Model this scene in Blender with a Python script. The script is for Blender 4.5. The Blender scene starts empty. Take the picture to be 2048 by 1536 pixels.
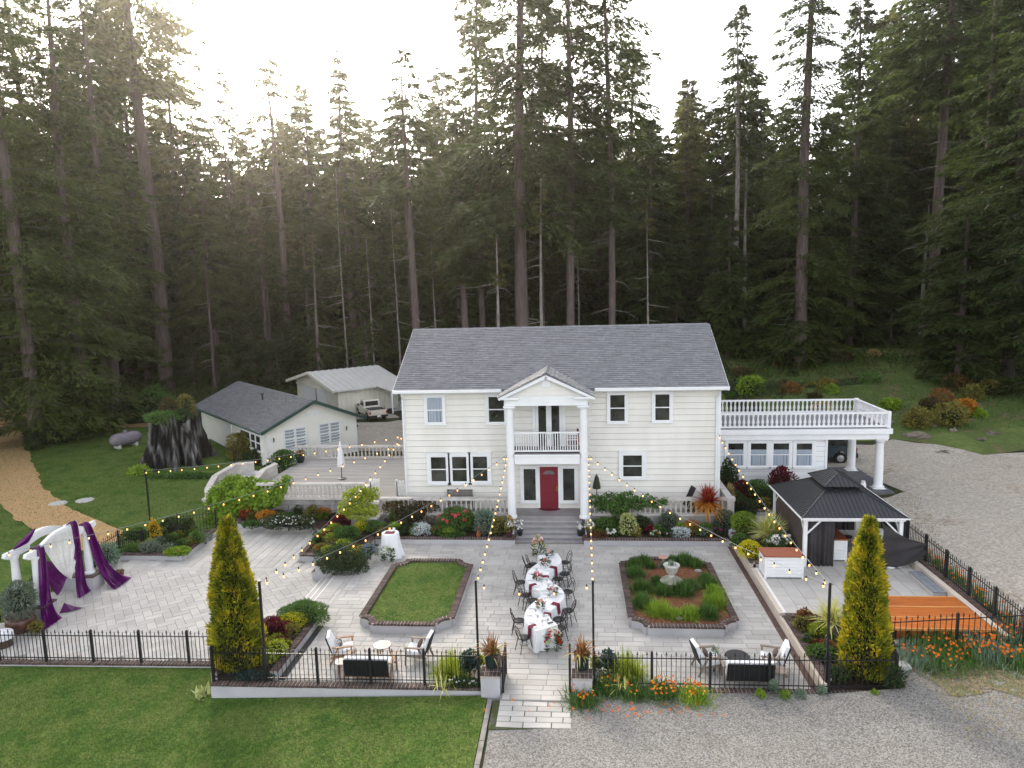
import bpy, math, random
import numpy as np
from mathutils import Matrix, Vector
random.seed(7); rng = np.random.default_rng(7)
SC = bpy.context.scene; COL = SC.collection
rad = math.radians
# ------------------------------------------------------------------ camera
FPX = 1420.0; PITCH = rad(8.0); YAW = rad(5.0); ROLL = rad(1.45); CAM = np.array([1.2, 0.0, 11.9])
_f = np.array([-math.sin(YAW)*math.cos(PITCH), math.cos(YAW)*math.cos(PITCH), -math.sin(PITCH)])
_r = np.array([math.cos(YAW), math.sin(YAW), 0.0]); _u = np.cross(_r, _f)
_R = math.cos(ROLL)*_r - math.sin(ROLL)*_u; _U = math.sin(ROLL)*_r + math.cos(ROLL)*_u
cd = bpy.data.cameras.new('camera'); cam = bpy.data.objects.new('camera', cd); COL.objects.link(cam)
cd.sensor_width = 36.0; cd.lens = FPX/2048*36.0; cd.clip_end = 3000.0; cd.clip_start = 0.1
cam.matrix_world = Matrix(((_R[0], _U[0], -_f[0], CAM[0]), (_R[1], _U[1], -_f[1], CAM[1]), (_R[2], _U[2], -_f[2], CAM[2]), (0, 0, 0, 1)))
SC.camera = cam
# ------------------------------------------------------------------ sky, sun, exposure
SUN_EL, SUN_AZ = rad(24.0), rad(-27.0)          # sun behind the trees, to the left of straight ahead
w = bpy.data.worlds.new('World'); SC.world = w; w.use_nodes = True
nt = w.node_tree; bg = nt.nodes['Background']
sky = nt.nodes.new('ShaderNodeTexSky'); sky.sky_type = 'NISHITA'; sky.sun_disc = False
sky.sun_elevation = SUN_EL; sky.sun_rotation = SUN_AZ
sky.air_density = 0.7; sky.dust_density = 2.2; sky.ozone_density = 1.0; sky.altitude = 50
veil = nt.nodes.new('ShaderNodeHueSaturation'); veil.inputs['Saturation'].default_value = 0.35      # thin high cloud whitens the evening sky
nt.links.new(sky.outputs[0], veil.inputs['Color']); tint = nt.nodes.new('ShaderNodeMix'); tint.data_type = 'RGBA'; tint.blend_type = 'MULTIPLY'; tint.inputs[0].default_value = 1.0; tint.inputs[7].default_value = (1.0, .975, .93, 1)
nt.links.new(veil.outputs[0], tint.inputs[6]); nt.links.new(tint.outputs[2], bg.inputs[0]); bg.inputs[1].default_value = 0.15
sl = bpy.data.lights.new('sun', 'SUN'); sl.energy = 1.5; sl.angle = rad(14); sl.color = (1.0, 0.88, 0.72)
so = bpy.data.objects.new('sun', sl); COL.objects.link(so)
sd = Vector((math.sin(SUN_AZ)*math.cos(SUN_EL), math.cos(SUN_AZ)*math.cos(SUN_EL), math.sin(SUN_EL)))
so.rotation_euler = sd.to_track_quat('Z', 'Y').to_euler(); so.location = (0, 0, 60)
vs = SC.view_settings; vs.view_transform = 'Standard'; vs.look = 'None'; vs.gamma = 1.0; vs.use_curve_mapping = False
vs.exposure = 2.3
SC.cycles.use_denoising = True
SC.cycles.max_bounces = 6; SC.cycles.diffuse_bounces = 3; SC.cycles.transmission_bounces = 4; SC.cycles.volume_bounces = 0
SC.cycles.sample_clamp_indirect = 6.0; SC.cycles.caustics_reflective = False; SC.cycles.caustics_refractive = False
# ------------------------------------------------------------------ pixel helpers: a pixel plus a known plane gives a point
def ray(u, v): return _f + _R*(u-1024)/FPX - _U*(v-768)/FPX
def G(u, v, z=0.0):
    d = ray(u, v); return CAM + d*((z-CAM[2])/d[2])
def W(u, v, Y):
    d = ray(u, v); return CAM + d*((Y-CAM[1])/d[1])
# ------------------------------------------------------------------ mesh helpers
class MB:
    def __init__(s): s.v = []; s.f = []
    def add(s, vs, fs):
        n = len(s.v); s.v += [tuple(map(float, p)) for p in vs]; s.f += [tuple(i+n for i in q) for q in fs]; return s
    def box(s, x0, x1, y0, y1, z0, z1):
        return s.add([(x0,y0,z0),(x1,y0,z0),(x1,y1,z0),(x0,y1,z0),(x0,y0,z1),(x1,y0,z1),(x1,y1,z1),(x0,y1,z1)],
                     [(0,3,2,1),(4,5,6,7),(0,1,5,4),(1,2,6,5),(2,3,7,6),(3,0,4,7)])
    def cham(s, x0, x1, y0, y1, z0, z1, c=.01):
        return s.add([(x0,y0,z0),(x1,y0,z0),(x1,y1,z0),(x0,y1,z0),(x0,y0,z1-c),(x1,y0,z1-c),(x1,y1,z1-c),(x0,y1,z1-c),
                      (x0+c,y0+c,z1),(x1-c,y0+c,z1),(x1-c,y1-c,z1),(x0+c,y1-c,z1)],
                     [(0,3,2,1),(8,9,10,11),(0,1,5,4),(1,2,6,5),(2,3,7,6),(3,0,4,7),(4,5,9,8),(5,6,10,9),(6,7,11,10),(7,4,8,11)])
    def obox(s, a, b, wdt, z0, z1):      # upright box along a->b (2d) of width wdt
        a = np.array(a[:2], float); b = np.array(b[:2], float); d = b-a; d /= max(1e-6, np.linalg.norm(d)); n = np.array([-d[1], d[0]])*wdt/2
        P = [a-n, b-n, b+n, a+n]
        return s.prism(P, z0, z1)
    def beam(s, a, b, wx, wz):           # box between two 3d points
        a = Vector(a); b = Vector(b); d = (b-a); q = d.to_track_quat('X', 'Z'); L = d.length
        pts = [a + q @ Vector((x, y*wx/2, z*wz/2)) for x in (0, L) for y in (-1, 1) for z in (-1, 1)]
        return s.add(pts, [(0,1,3,2),(4,6,7,5),(0,4,5,1),(2,3,7,6),(0,2,6,4),(1,5,7,3)])
    def prism(s, poly, z0, z1):
        n = len(poly); a = sum(poly[i][0]*poly[(i+1) % n][1]-poly[(i+1) % n][0]*poly[i][1] for i in range(n))
        if a < 0: poly = poly[::-1]
        vs = [(p[0], p[1], z0) for p in poly]+[(p[0], p[1], z1) for p in poly]
        return s.add(vs, [tuple(range(n-1, -1, -1)), tuple(range(n, 2*n))]+[(i, (i+1) % n, n+(i+1) % n, n+i) for i in range(n)])
    def extr(s, poly, axis, a, b):       # 2d poly in the plane normal to axis ('x': poly=(y,z); 'y': poly=(x,z))
        n = len(poly)
        if axis == 'x': vs = [(a, p[0], p[1]) for p in poly]+[(b, p[0], p[1]) for p in poly]
        else: vs = [(p[0], a, p[1]) for p in poly]+[(p[0], b, p[1]) for p in poly]
        return s.add(vs, [tuple(range(n-1, -1, -1)), tuple(range(n, 2*n))]+[(i, (i+1) % n, n+(i+1) % n, n+i) for i in range(n)])
    def lathe(s, prof, cx=0, cy=0, cz=0, n=12, sq=False):
        vs = []; fs = []; m = len(prof); off = math.pi/n if sq else 0
        for r, z in prof:
            for k in range(n):
                t = 2*math.pi*k/n+off; vs.append((cx+r*math.cos(t), cy+r*math.sin(t), cz+z))
        for i in range(m-1):
            for k in range(n): fs.append((i*n+k, i*n+(k+1) % n, (i+1)*n+(k+1) % n, (i+1)*n+k))
        fs.append(tuple(range(n-1, -1, -1))); fs.append(tuple((m-1)*n+k for k in range(n)))
        return s.add(vs, fs)
    def tube(s, pts, r, n=6):
        pts = [Vector(p) for p in pts]; m = len(pts); vs = []; fs = []
        for i, p in enumerate(pts):
            d = (pts[min(i+1, m-1)]-pts[max(i-1, 0)]).normalized(); up = Vector((0, 0, 1)) if abs(d.z) < .95 else Vector((1, 0, 0))
            a = d.cross(up).normalized(); b = a.cross(d); rr = r[i] if hasattr(r, '__len__') else r
            for k in range(n):
                t = 2*math.pi*k/n; vs.append(p+a*(rr*math.cos(t))+b*(rr*math.sin(t)))
        for i in range(m-1):
            for k in range(n): fs.append((i*n+k, i*n+(k+1) % n, (i+1)*n+(k+1) % n, (i+1)*n+k))
        fs.append(tuple(range(n-1, -1, -1))); fs.append(tuple((m-1)*n+k for k in range(n)))
        return s.add(vs, fs)
    def ell(s, c, rx, ry, rz, n=12, m=7):
        prof = [(math.sin(math.pi*(i+.02)/(m+.04)), -math.cos(math.pi*(i+.02)/(m+.04))) for i in range(m+1)]
        vs = []; k0 = len(s.v); s.lathe(prof, n=n)
        for i in range(k0, len(s.v)):
            p = s.v[i]; s.v[i] = (c[0]+p[0]*rx, c[1]+p[1]*ry, c[2]+p[2]*rz)
        return s
    def rot(s, cx, cy, a, k0=0):
        c, d = math.cos(a), math.sin(a)
        for i in range(k0, len(s.v)):
            x, y, z = s.v[i]; x -= cx; y -= cy; s.v[i] = (cx+x*c-y*d, cy+x*d+y*c, z)
        return s
    def mesh(s, name, m, smooth=False, off=(0, 0, 0)):
        me = bpy.data.meshes.new(name)
        v = [(p[0]-off[0], p[1]-off[1], p[2]-off[2]) for p in s.v] if any(off) else s.v
        me.from_pydata(v, [], s.f); me.materials.append(m)
        if smooth:
            me.polygons.foreach_set('use_smooth', [True]*len(me.polygons))
            try: me.set_sharp_from_angle(angle=rad(40))
            except Exception: pass
        me.update(); return me
def link(name, me, parent=None, loc=(0, 0, 0), rz=0.0, kind=None):
    o = bpy.data.objects.new(name, me); COL.objects.link(o); o.location = loc
    if rz: o.rotation_euler = (0, 0, rz)
    if parent: o.parent = parent
    if kind: o['kind'] = kind
    return o
def tag(o, label=None, cat=None, group=None, kind=None):
    if label: o['label'] = label
    if cat: o['category'] = cat
    if group: o['group'] = group
    if kind: o['kind'] = kind
    return o
ORG = {}
def thing(name, label, cat, loc=(0, 0, 0), group=None, rz=0.0):
    o = link(name, None, None, tuple(map(float, loc)), rz); o.empty_display_size = .2; ORG[o.name] = tuple(map(float, loc))
    return tag(o, label, cat, group, 'thing')
def org(root):
    x = (0.0, 0.0, 0.0); r = root
    while r is not None:
        l = r.location; x = (x[0]+l[0], x[1]+l[1], x[2]+l[2]); r = r.parent
    return x
def part(root, name, mb, m, smooth=False, kind=None, label=None):      # mb in world coordinates, root unrotated
    o = link(name, mb.mesh(name, m, smooth, org(root)), root, (0, 0, 0), 0, kind)
    if label: o['label'] = label
    return o
def local(root, name, mb, m, smooth=False, kind=None):                 # mb in the root's own coordinates
    return link(name, mb.mesh(name, m, smooth), root, (0, 0, 0), 0, kind)
def piece(root, name, me, x, y, z, rz=0.0):                            # shared mesh at a world position under an unrotated root
    o = org(root); return link(name, me, root, (x-o[0], y-o[1], z-o[2]), rz)
def solo(name, mb, m, label, cat, group=None, smooth=False, loc=None):
    loc = tuple(map(float, loc)) if loc is not None else (0, 0, 0)
    return tag(link(name, mb.mesh(name, m, smooth, loc), None, loc), label, cat, group)
def struct(name, mb, m, smooth=False):
    return tag(link(name, mb.mesh(name, m, smooth)), kind='structure')
def dup(root, loc, rz=0.0, label=None, group=None, sc=None):
    def cp(o, par):
        c = o.copy(); COL.objects.link(c); c.parent = par
        for ch in o.children: cp(ch, c)
        return c
    r = cp(root, None); r.location = tuple(map(float, loc)); r.rotation_euler = (0, 0, rz)
    if sc: r.scale = sc if hasattr(sc, '__len__') else (sc, sc, sc)
    if label: r['label'] = label
    if group: r['group'] = group
    return r
# ------------------------------------------------------------------ materials
def nodes(name):
    m = bpy.data.materials.new(name); m.use_nodes = True; t = m.node_tree; b = t.nodes['Principled BSDF']; return m, t, b
def M(name, c1, c2=None, scale=3.0, rough=.7, bump=0.0, bscale=40.0, rand=0.0, spec=.3, metal=0.0, emit=None, detail=5, stretch=None, bdist=.02, trans=0.0):
    m, t, b = nodes(name); N = t.nodes.new; L = t.links.new
    c2 = c2 or tuple(x*.8 for x in c1)
    g = N('ShaderNodeNewGeometry'); vec = g.outputs['Position']
    if stretch:
        mp = N('ShaderNodeMapping'); mp.inputs['Scale'].default_value = stretch; L(vec, mp.inputs[0]); vec = mp.outputs[0]
    n1 = N('ShaderNodeTexNoise'); n1.inputs['Scale'].default_value = scale; n1.inputs['Detail'].default_value = detail; L(vec, n1.inputs[0])
    r = N('ShaderNodeValToRGB'); r.color_ramp.elements[0].position = .32; r.color_ramp.elements[1].position = .68
    r.color_ramp.elements[0].color = (*c2, 1); r.color_ramp.elements[1].color = (*c1, 1); L(n1.outputs[0], r.inputs[0]); col = r.outputs[0]
    if rand:
        oi = N('ShaderNodeObjectInfo'); ad = N('ShaderNodeMath'); ad.operation = 'ADD'; L(oi.outputs['Random'], ad.inputs[0]); L(g.outputs['Random Per Island'], ad.inputs[1])
        fr = N('ShaderNodeMath'); fr.operation = 'FRACT'; L(ad.outputs[0], fr.inputs[0])
        mr = N('ShaderNodeMapRange'); mr.inputs[3].default_value = 1-rand; mr.inputs[4].default_value = 1+rand*.6; L(fr.outputs[0], mr.inputs[0])
        hs = N('ShaderNodeHueSaturation'); L(mr.outputs[0], hs.inputs['Value']); L(col, hs.inputs['Color']); col = hs.outputs[0]
    L(col, b.inputs['Base Color']); b.inputs['Roughness'].default_value = rough; b.inputs['Specular IOR Level'].default_value = spec; b.inputs['Metallic'].default_value = metal
    if bump:
        n2 = N('ShaderNodeTexNoise'); n2.inputs['Scale'].default_value = bscale; n2.inputs['Detail'].default_value = 4; L(vec, n2.inputs[0])
        bp = N('ShaderNodeBump'); bp.inputs['Strength'].default_value = bump; bp.inputs['Distance'].default_value = bdist; L(n2.outputs[0], bp.inputs['Height']); L(bp.outputs[0], b.inputs['Normal'])
    if trans:
        tr = N('ShaderNodeBsdfTranslucent'); L(col, tr.inputs[0]); mx = N('ShaderNodeMixShader'); mx.inputs[0].default_value = trans
        L(b.outputs[0], mx.inputs[1]); L(tr.outputs[0], mx.inputs[2]); L(mx.outputs[0], t.nodes['Material Output'].inputs[0])
    if emit:
        b.inputs['Emission Color'].default_value = (*emit[:3], 1); b.inputs['Emission Strength'].default_value = emit[3]
    return m
def LEAF(name, c1, c2, trans=.3, scale=.8, rough=.6, c3=None):
    m, t, b = nodes(name); N = t.nodes.new; L = t.links.new
    g = N('ShaderNodeNewGeometry'); n1 = N('ShaderNodeTexNoise'); n1.inputs['Scale'].default_value = scale; n1.inputs['Detail'].default_value = 3; L(g.outputs['Position'], n1.inputs[0])
    oi = N('ShaderNodeObjectInfo')
    a = N('ShaderNodeMath'); a.operation = 'MULTIPLY_ADD'; L(g.outputs['Random Per Island'], a.inputs[0]); a.inputs[1].default_value = .55; L(n1.outputs[0], a.inputs[2])
    a2 = N('ShaderNodeMath'); a2.operation = 'MULTIPLY_ADD'; L(oi.outputs['Random'], a2.inputs[0]); a2.inputs[1].default_value = .22; L(a.outputs[0], a2.inputs[2])
    r = N('ShaderNodeValToRGB'); e = r.color_ramp.elements; e[0].position = .45; e[1].position = 1.05 if not c3 else .85
    e[0].color = (*c1, 1); e[1].color = (*c2, 1)
    if c3: x = e.new(1.0); x.color = (*c3, 1)
    L(a2.outputs[0], r.inputs[0]); L(r.outputs[0], b.inputs['Base Color']); b.inputs['Roughness'].default_value = rough; b.inputs['Specular IOR Level'].default_value = .2
    if trans:
        tr = N('ShaderNodeBsdfTranslucent'); L(r.outputs[0], tr.inputs[0]); mx = N('ShaderNodeMixShader'); mx.inputs[0].default_value = trans
        L(b.outputs[0], mx.inputs[1]); L(tr.outputs[0], mx.inputs[2]); L(mx.outputs[0], t.nodes['Material Output'].inputs[0])
    return m
white = M('white_paint', (.79, .79, .79), (.72, .72, .73), scale=1.5, rough=.55, bump=.03)
siding = M('cream_siding', (.76, .735, .68), (.67, .64, .585), scale=1.1, rough=.6, bump=.05, bscale=15, stretch=(1, 1, .4))
siding_w = M('white_siding', (.77, .77, .77), (.7, .7, .71), scale=.7, rough=.6, bump=.05, bscale=15)
glass = M('window_glass', (.045, .048, .042), (.008, .009, .009), scale=1.6, rough=.05, spec=.6)  # grey-brown noise over near-black paints reflections into the panes
curtain = M('curtain_lace', (.36, .4, .46), (.25, .29, .34), scale=14, rough=.8, stretch=(1, 1, .05))
shingle = M('roof_shingle', (.22, .222, .235), (.175, .177, .188), scale=6, rough=.85, bump=.5, bscale=30, rand=.15)
shingle_d = M('roof_shingle_dark', (.155, .16, .172), (.11, .115, .125), scale=6, rough=.85, bump=.5, bscale=30, rand=.2)
black = M('black_metal', (.012, .012, .013), (.018, .018, .02), rough=.4)
brick_m = M('brown_brick', (.115, .075, .062), (.06, .043, .04), scale=9, rough=.85, bump=.4, bscale=60, rand=.35)
mortar = M('mortar', (.42, .38, .34), (.33, .3, .27), scale=10, rough=.9, bump=.3)
stucco = M('grey_stucco', (.47, .46, .47), (.38, .37, .385), scale=1.2, rough=.85, bump=.15, bscale=50)
stucco_c = M('cream_stucco', (.58, .5, .42), (.5, .43, .37), scale=1.5, rough=.85, bump=.15)
paver_m = M('grey_paver', (.48, .458, .43), (.4, .382, .36), scale=.9, rough=.8, bump=.15, bscale=60, rand=.13)
joint_m = M('paver_joint', (.27, .252, .23), (.2, .187, .17), scale=4, rough=.95)
castone = M('cast_stone', (.56, .53, .5), (.42, .39, .36), scale=2.5, rough=.85, bump=.25, bscale=25)
stone_m = M('block_stone', (.3, .28, .27), (.2, .19, .185), scale=3, rough=.9, bump=.5, bscale=12, rand=.25)
soil = M('soil', (.05, .034, .024), (.03, .02, .015), scale=8, rough=1, bump=.8, bscale=40)
mulch = M('bark_mulch', (.26, .105, .05), (.07, .03, .018), scale=14, rough=1, bump=1, bscale=50)
bark_chip = M('bark_path_chips', (.52, .34, .17), (.37, .225, .1), scale=14, rough=1, bump=.8, bscale=40)
deckwood = M('weathered_deck', (.4, .38, .36), (.3, .285, .27), scale=1.5, rough=.85, stretch=(.4, 6, 1), rand=.14, bump=.1)
cedarwood = M('stained_cedar', (.52, .15, .02), (.33, .08, .011), scale=3, rough=.45, stretch=(.4, 5, 1), rand=.12)
cedar_edge = M('pale_cedar_edge', (.62, .3, .1), (.5, .22, .07), scale=3, rough=.5, stretch=(.5, 5, 1))
redwood_top = M('red_stained_top', (.33, .1, .05), (.25, .07, .035), scale=3, rough=.5, stretch=(.5, 6, 1))
door_red = M('burgundy_paint', (.2, .018, .03), (.17, .014, .025), rough=.4)
metalroof = M('charcoal_metal_roof', (.024, .026, .031), (.019, .02, .025), scale=2, rough=.45, spec=.5)
canvas = M('charcoal_canvas', (.05, .045, .047), (.036, .032, .034), scale=2, rough=.9)
purple = M('purple_satin', (.15, .008, .155), (.075, .004, .08), scale=1.5, rough=.34, spec=.45, trans=.2)
lace = M('white_lace', (.82, .81, .78), (.66, .66, .63), scale=12, rough=.8, trans=.25)
linen = M('white_linen', (.76, .76, .77), (.68, .68, .7), scale=3, rough=.85, bump=.1, bscale=8)
burg = M('burgundy_cloth', (.16, .014, .035), (.1, .008, .02), scale=6, rough=.8)
teak = M('teak_wood', (.33, .19, .1), (.24, .13, .065), scale=4, rough=.6, stretch=(3, 3, .6))
teak_grey = M('grey_teak', (.27, .22, .18), (.19, .155, .125), scale=4, rough=.7)
cushion = M('white_cushion', (.78, .78, .79), (.7, .7, .72), scale=3, rough=.9)
terracotta = M('brown_glaze', (.1, .04, .024), (.06, .022, .014), scale=4, rough=.35, spec=.5)
greenpot = M('dark_green_glaze', (.02, .035, .034), (.012, .02, .02), scale=4, rough=.3, spec=.5)
rock_m = M('grey_rock', (.3, .28, .26), (.18, .165, .15), scale=3, rough=.95, bump=.6, bscale=10)
concrete = M('pale_concrete', (.5, .49, .47), (.42, .41, .39), scale=1.5, rough=.9, bump=.15)
slate = M('grey_slate', (.23, .25, .275), (.17, .19, .21), scale=2, rough=.7, rand=.15)
trunk_m = M('conifer_bark', (.17, .128, .115), (.085, .064, .058), scale=2.2, rough=1, bump=.9, bscale=5, stretch=(3, 3, .35), bdist=.1, rand=.2)
trunk_p = M('pale_bark', (.3, .27, .24), (.13, .115, .1), scale=3, rough=1, bump=.5, bscale=6, stretch=(2, 2, .5))
stem_m = M('plant_stem', (.1, .075, .045), (.06, .045, .03), rough=.9)
# ================================================================== terrain
from mathutils.geometry import delaunay_2d_cdt
def lerp_tab(x, tab):
    if x <= tab[0][0]: return tab[0][1]
    for (a, p), (b, q) in zip(tab, tab[1:]):
        if x <= b: return p+(q-p)*(x-a)/(b-a)
    return tab[-1][1]
def sstep(a, b, x):
    t = min(1, max(0, (x-a)/(b-a))); return t*t*(3-2*t)
def zt(x, y):
    z = lerp_tab(x, [(-12, -.42), (-9.8, -.42), (-1.6, -.12), (0, -.08), (2, -.03), (8, .02), (10.5, .27), (16, .42), (18, .6), (30, .7)])
    if y > 34: z += sstep(34, 52, y)*.35*(1 if x < 0 else .6)
    if (8 < x < 10.6 and y > 19.7) or (10.6 <= x < 15.1 and y > 22.2): z = min(z, .02)
    if -9.9 < x <= 8.2 and 19.7 < y < 46: z = min(z, -.45)
    if x > 8 and y > 44: z += sstep(46, 75, y+.25*(x-20))*3.0
    if x < 8 and y > 75: z += sstep(75, 120, y)*4*sstep(8, -30, -abs(x)*0-x*0-0)
    return z
def axis(lo, hi, fine0, fine1, st, big):
    a = list(np.arange(fine0, fine1+.01, st)); s = st; x = fine0
    while x > lo: s = min(big, s*1.35); x -= s; a.insert(0, x)
    s = st; x = fine1
    while x < hi: s = min(big, s*1.35); x += s; a.append(x)
    return a
def heightfield(xs, ys, dz=0):
    mb = MB(); nx = len(xs)
    for y in ys:
        for x in xs: mb.v.append((x, y, zt(x, y)+dz+(0.25*math.sin(x*.31+y*.17)*math.sin(y*.23) if y > 62 else 0)))
    for j in range(len(ys)-1):
        for i in range(nx-1): mb.f.append((j*nx+i, j*nx+i+1, (j+1)*nx+i+1, (j+1)*nx+i))
    return mb
def bump_soft(x, y): return 0.25*math.sin(x*.31+y*.17)*math.sin(y*.23) if y > 62 else 0
def drape(poly, step, dz=.02, wob=0.0):
    P = []; n = len(poly)
    for i in range(n):
        a = np.array(poly[i][:2], float); b = np.array(poly[(i+1) % n][:2], float); k = max(1, int(np.linalg.norm(b-a)/step))
        for j in range(k):
            q = a+(b-a)*j/k
            if wob: q = q+np.array([math.sin(q[1]*2.1+q[0])+math.sin(q[0]*5.3), math.cos(q[0]*1.9-q[1]*1.3)+math.sin(q[1]*4.7)])*wob*.5
            P.append(q)
    m = len(P); E = [(i, (i+1) % m) for i in range(m)]; A = np.array(P)
    x0, y0 = A.min(0); x1, y1 = A.max(0)
    def inside(x, y):
        c = False; j = m-1
        for i in range(m):
            if (A[i, 1] > y) != (A[j, 1] > y) and x < (A[j, 0]-A[i, 0])*(y-A[i, 1])/(A[j, 1]-A[i, 1])+A[i, 0]: c = not c
            j = i
        return c
    pts = list(P)
    for y in np.arange(y0+step/2, y1, step):
        for x in np.arange(x0+step/2, x1, step):
            if inside(x, y) and np.min(np.abs(A[:, 0]-x)+np.abs(A[:, 1]-y)) > step*.35: pts.append((x, y))
    r = delaunay_2d_cdt([Vector((float(p[0]), float(p[1]))) for p in pts], E, [], 1, 1e-5)
    mb = MB(); mb.v = [(p.x, p.y, zt(p.x, p.y)+dz+bump_soft(p.x, p.y)) for p in r[0]]; mb.f = [tuple(f) for f in r[2]]
    return mb
def in_poly(x, y, A):
    c = False; m = len(A); j = m-1
    for i in range(m):
        if (A[i][1] > y) != (A[j][1] > y) and x < (A[j][0]-A[i][0])*(y-A[i][1])/(A[j][1]-A[i][1])+A[i][0]: c = not c
        j = i
    return c
def mixground(name, cols, s1, s2, bump=.6, bs=25, rough=1, fine=None):
    m, t, b = nodes(name); N = t.nodes.new; L = t.links.new; g = N('ShaderNodeNewGeometry')
    n1 = N('ShaderNodeTexNoise'); n1.inputs['Scale'].default_value = s1; n1.inputs['Detail'].default_value = 4; L(g.outputs['Position'], n1.inputs[0])
    n2 = N('ShaderNodeTexNoise'); n2.inputs['Scale'].default_value = s2; n2.inputs['Detail'].default_value = 5; L(g.outputs['Position'], n2.inputs[0])
    a = N('ShaderNodeMath'); a.operation = 'MULTIPLY_ADD'; a.inputs[1].default_value = .6; L(n1.outputs[0], a.inputs[0])
    h = N('ShaderNodeMath'); h.operation = 'MULTIPLY'; h.inputs[1].default_value = .4; L(n2.outputs[0], h.inputs[0]); L(h.outputs[0], a.inputs[2])
    r = N('ShaderNodeValToRGB'); e = r.color_ramp.elements; k = len(cols)
    e[0].position = .36; e[0].color = (*cols[0], 1); e[1].position = .64; e[1].color = (*cols[-1], 1)
    for i in range(1, k-1): x = e.new(.36+.28*i/(k-1)); x.color = (*cols[i], 1)
    L(a.outputs[0], r.inputs[0]); col = r.outputs[0]
    if fine:
        v = N('ShaderNodeTexVoronoi'); v.inputs['Scale'].default_value = fine[0]; L(g.outputs['Position'], v.inputs[0])
        mr = N('ShaderNodeMapRange'); mr.inputs[3].default_value = 1-fine[1]; mr.inputs[4].default_value = 1+fine[1]
        sp = N('ShaderNodeSeparateColor'); L(v.outputs['Color'], sp.inputs[0]); L(sp.outputs[0], mr.inputs[0])
        hs = N('ShaderNodeHueSaturation'); L(mr.outputs[0], hs.inputs['Value']); L(col, hs.inputs['Color']); col = hs.outputs[0]
    L(col, b.inputs['Base Color']); b.inputs['Roughness'].default_value = rough; b.inputs['Specular IOR Level'].default_value = .15
    n3 = N('ShaderNodeTexNoise'); n3.inputs['Scale'].default_value = bs; n3.inputs['Detail'].default_value = 4; L(g.outputs['Position'], n3.inputs[0])
    bp = N('ShaderNodeBump'); bp.inputs['Strength'].default_value = bump; bp.inputs['Distance'].default_value = .04; L(n3.outputs[0], bp.inputs['Height']); L(bp.outputs[0], b.inputs['Normal'])
    return m
floor_m = mixground('forest_floor', [(.012, .018, .007), (.025, .04, .014), (.05, .045, .025), (.03, .05, .014)], .15, 1.6)
bank_m = mixground('rough_grass', [(.18, .13, .08), (.08, .115, .033), (.11, .15, .042), (.15, .18, .06)], .35, 3)
lawn_m = mixground('lawn_grass', [(.042, .086, .014), (.06, .112, .018), (.105, .138, .034), (.066, .122, .02)], .8, 6, fine=(26, .4))
gravel_m = mixground('grey_gravel', [(.225, .21, .19), (.255, .243, .226), (.245, .232, .215), (.28, .268, .25)], .35, 2, bump=1, bs=45, fine=(34, .5))
drive_m = mixground('pale_gravel', [(.27, .23, .185), (.37, .335, .29), (.33, .3, .26), (.42, .385, .34)], .28, 5, fine=(14, .25))
struct('ground', heightfield(axis(-175, 175, -24, 24, 2.0, 25), axis(-25, 215, 4, 80, 2.0, 25)), floor_m, True)
LAWN = [(-48, 3), (-1.45, 3), (-1.45, 19.3), (-9.85, 19.3), (-9.85, 21.3), (-20.6, 21.3), (-20.6, 31), (-17.2, 33.5), (-18, 36), (-20.5, 40), (-20, 46), (-24, 58), (-30, 62), (-42, 59), (-50, 52), (-52, 30)]
struct('lawn', drape(LAWN, .9, .02), lawn_m, True)
GRAV = [(-1.27, 3), (26, 3), (24, 12), (15.2, 21.75), (11.0, 21.75), (10.35, 19.55), (1.04, 19.55), (1.02, 17.75), (-1.2, 17.68)]
struct('gravel_yard', drape(GRAV, .7, .03, .03), gravel_m, True)
struct('dry_grass_patch', drape([(10.8, 20.2), (11.6, 19.1), (12.6, 19.3), (13.4, 18.4), (14.6, 18.7), (15.6, 17.8), (16.6, 18.3), (18.2, 18.1), (19, 19.8), (17, 21.8), (11.2, 21.7)], .3, .045, .45), mixground('dry_patch', [(.19, .175, .155), (.2, .16, .105), (.13, .135, .065), (.235, .215, .19)], 1.6, 6, fine=(30, .45)), True)
p1 = [G(u, v, .8) for u, v in ((1790, 884), (1880, 893), (1965, 911), (2048, 906))]
DRIVE = [(15.3, 21.6), (19, 17), (24, 12), (60, 12), (60, 44)]+[tuple(p[:2]) for p in p1[::-1]]+[(20.5, 47.5), (15, 48), (8, 48), (8, 44), (15.6, 43), (17.5, 41), (18.2, 37.5), (16, 36.5), (15.3, 30)]
struct('gravel_drive', drape(DRIVE, 1.2, .035, .25), drive_m, True)
struct('rough_bank', drape([(20.5, 48.2)]+[tuple(p[:2]+np.array([0, .3])) for p in p1]+[(64, 48), (64, 75), (40, 82), (8, 84), (8, 50)], 1.6, .025, .5), bank_m, True)
LD = [tuple(G(u, v, .1)[:2]) for u, v in ((690, 880), (716, 848), (700, 832), (735, 818), (790, 826), (830, 850), (830, 900), (716, 897))]
struct('driveway', drape(LD, 1.2, .03, .1), drive_m, True)
def strip(cl, wid):
    cl = [np.array(p[:2], float) for p in cl]; L_ = []; R_ = []
    for i, p in enumerate(cl):
        d = cl[min(i+1, len(cl)-1)]-cl[max(i-1, 0)]; d /= np.linalg.norm(d); n = np.array([-d[1], d[0]]); L_.append(p+n*wid/2); R_.append(p-n*wid/2)
    return [tuple(p) for p in L_]+[tuple(p) for p in R_[::-1]]
pth = [G(u, v, -.3) for u, v in ((215, 1085), (165, 1060), (85, 1026), (38, 985), (20, 930), (16, 880), (-10, 850), (-60, 830))]
struct('bark_path', drape(strip(pth, 2.6), .6, .05, .12), bark_chip, True)
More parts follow.
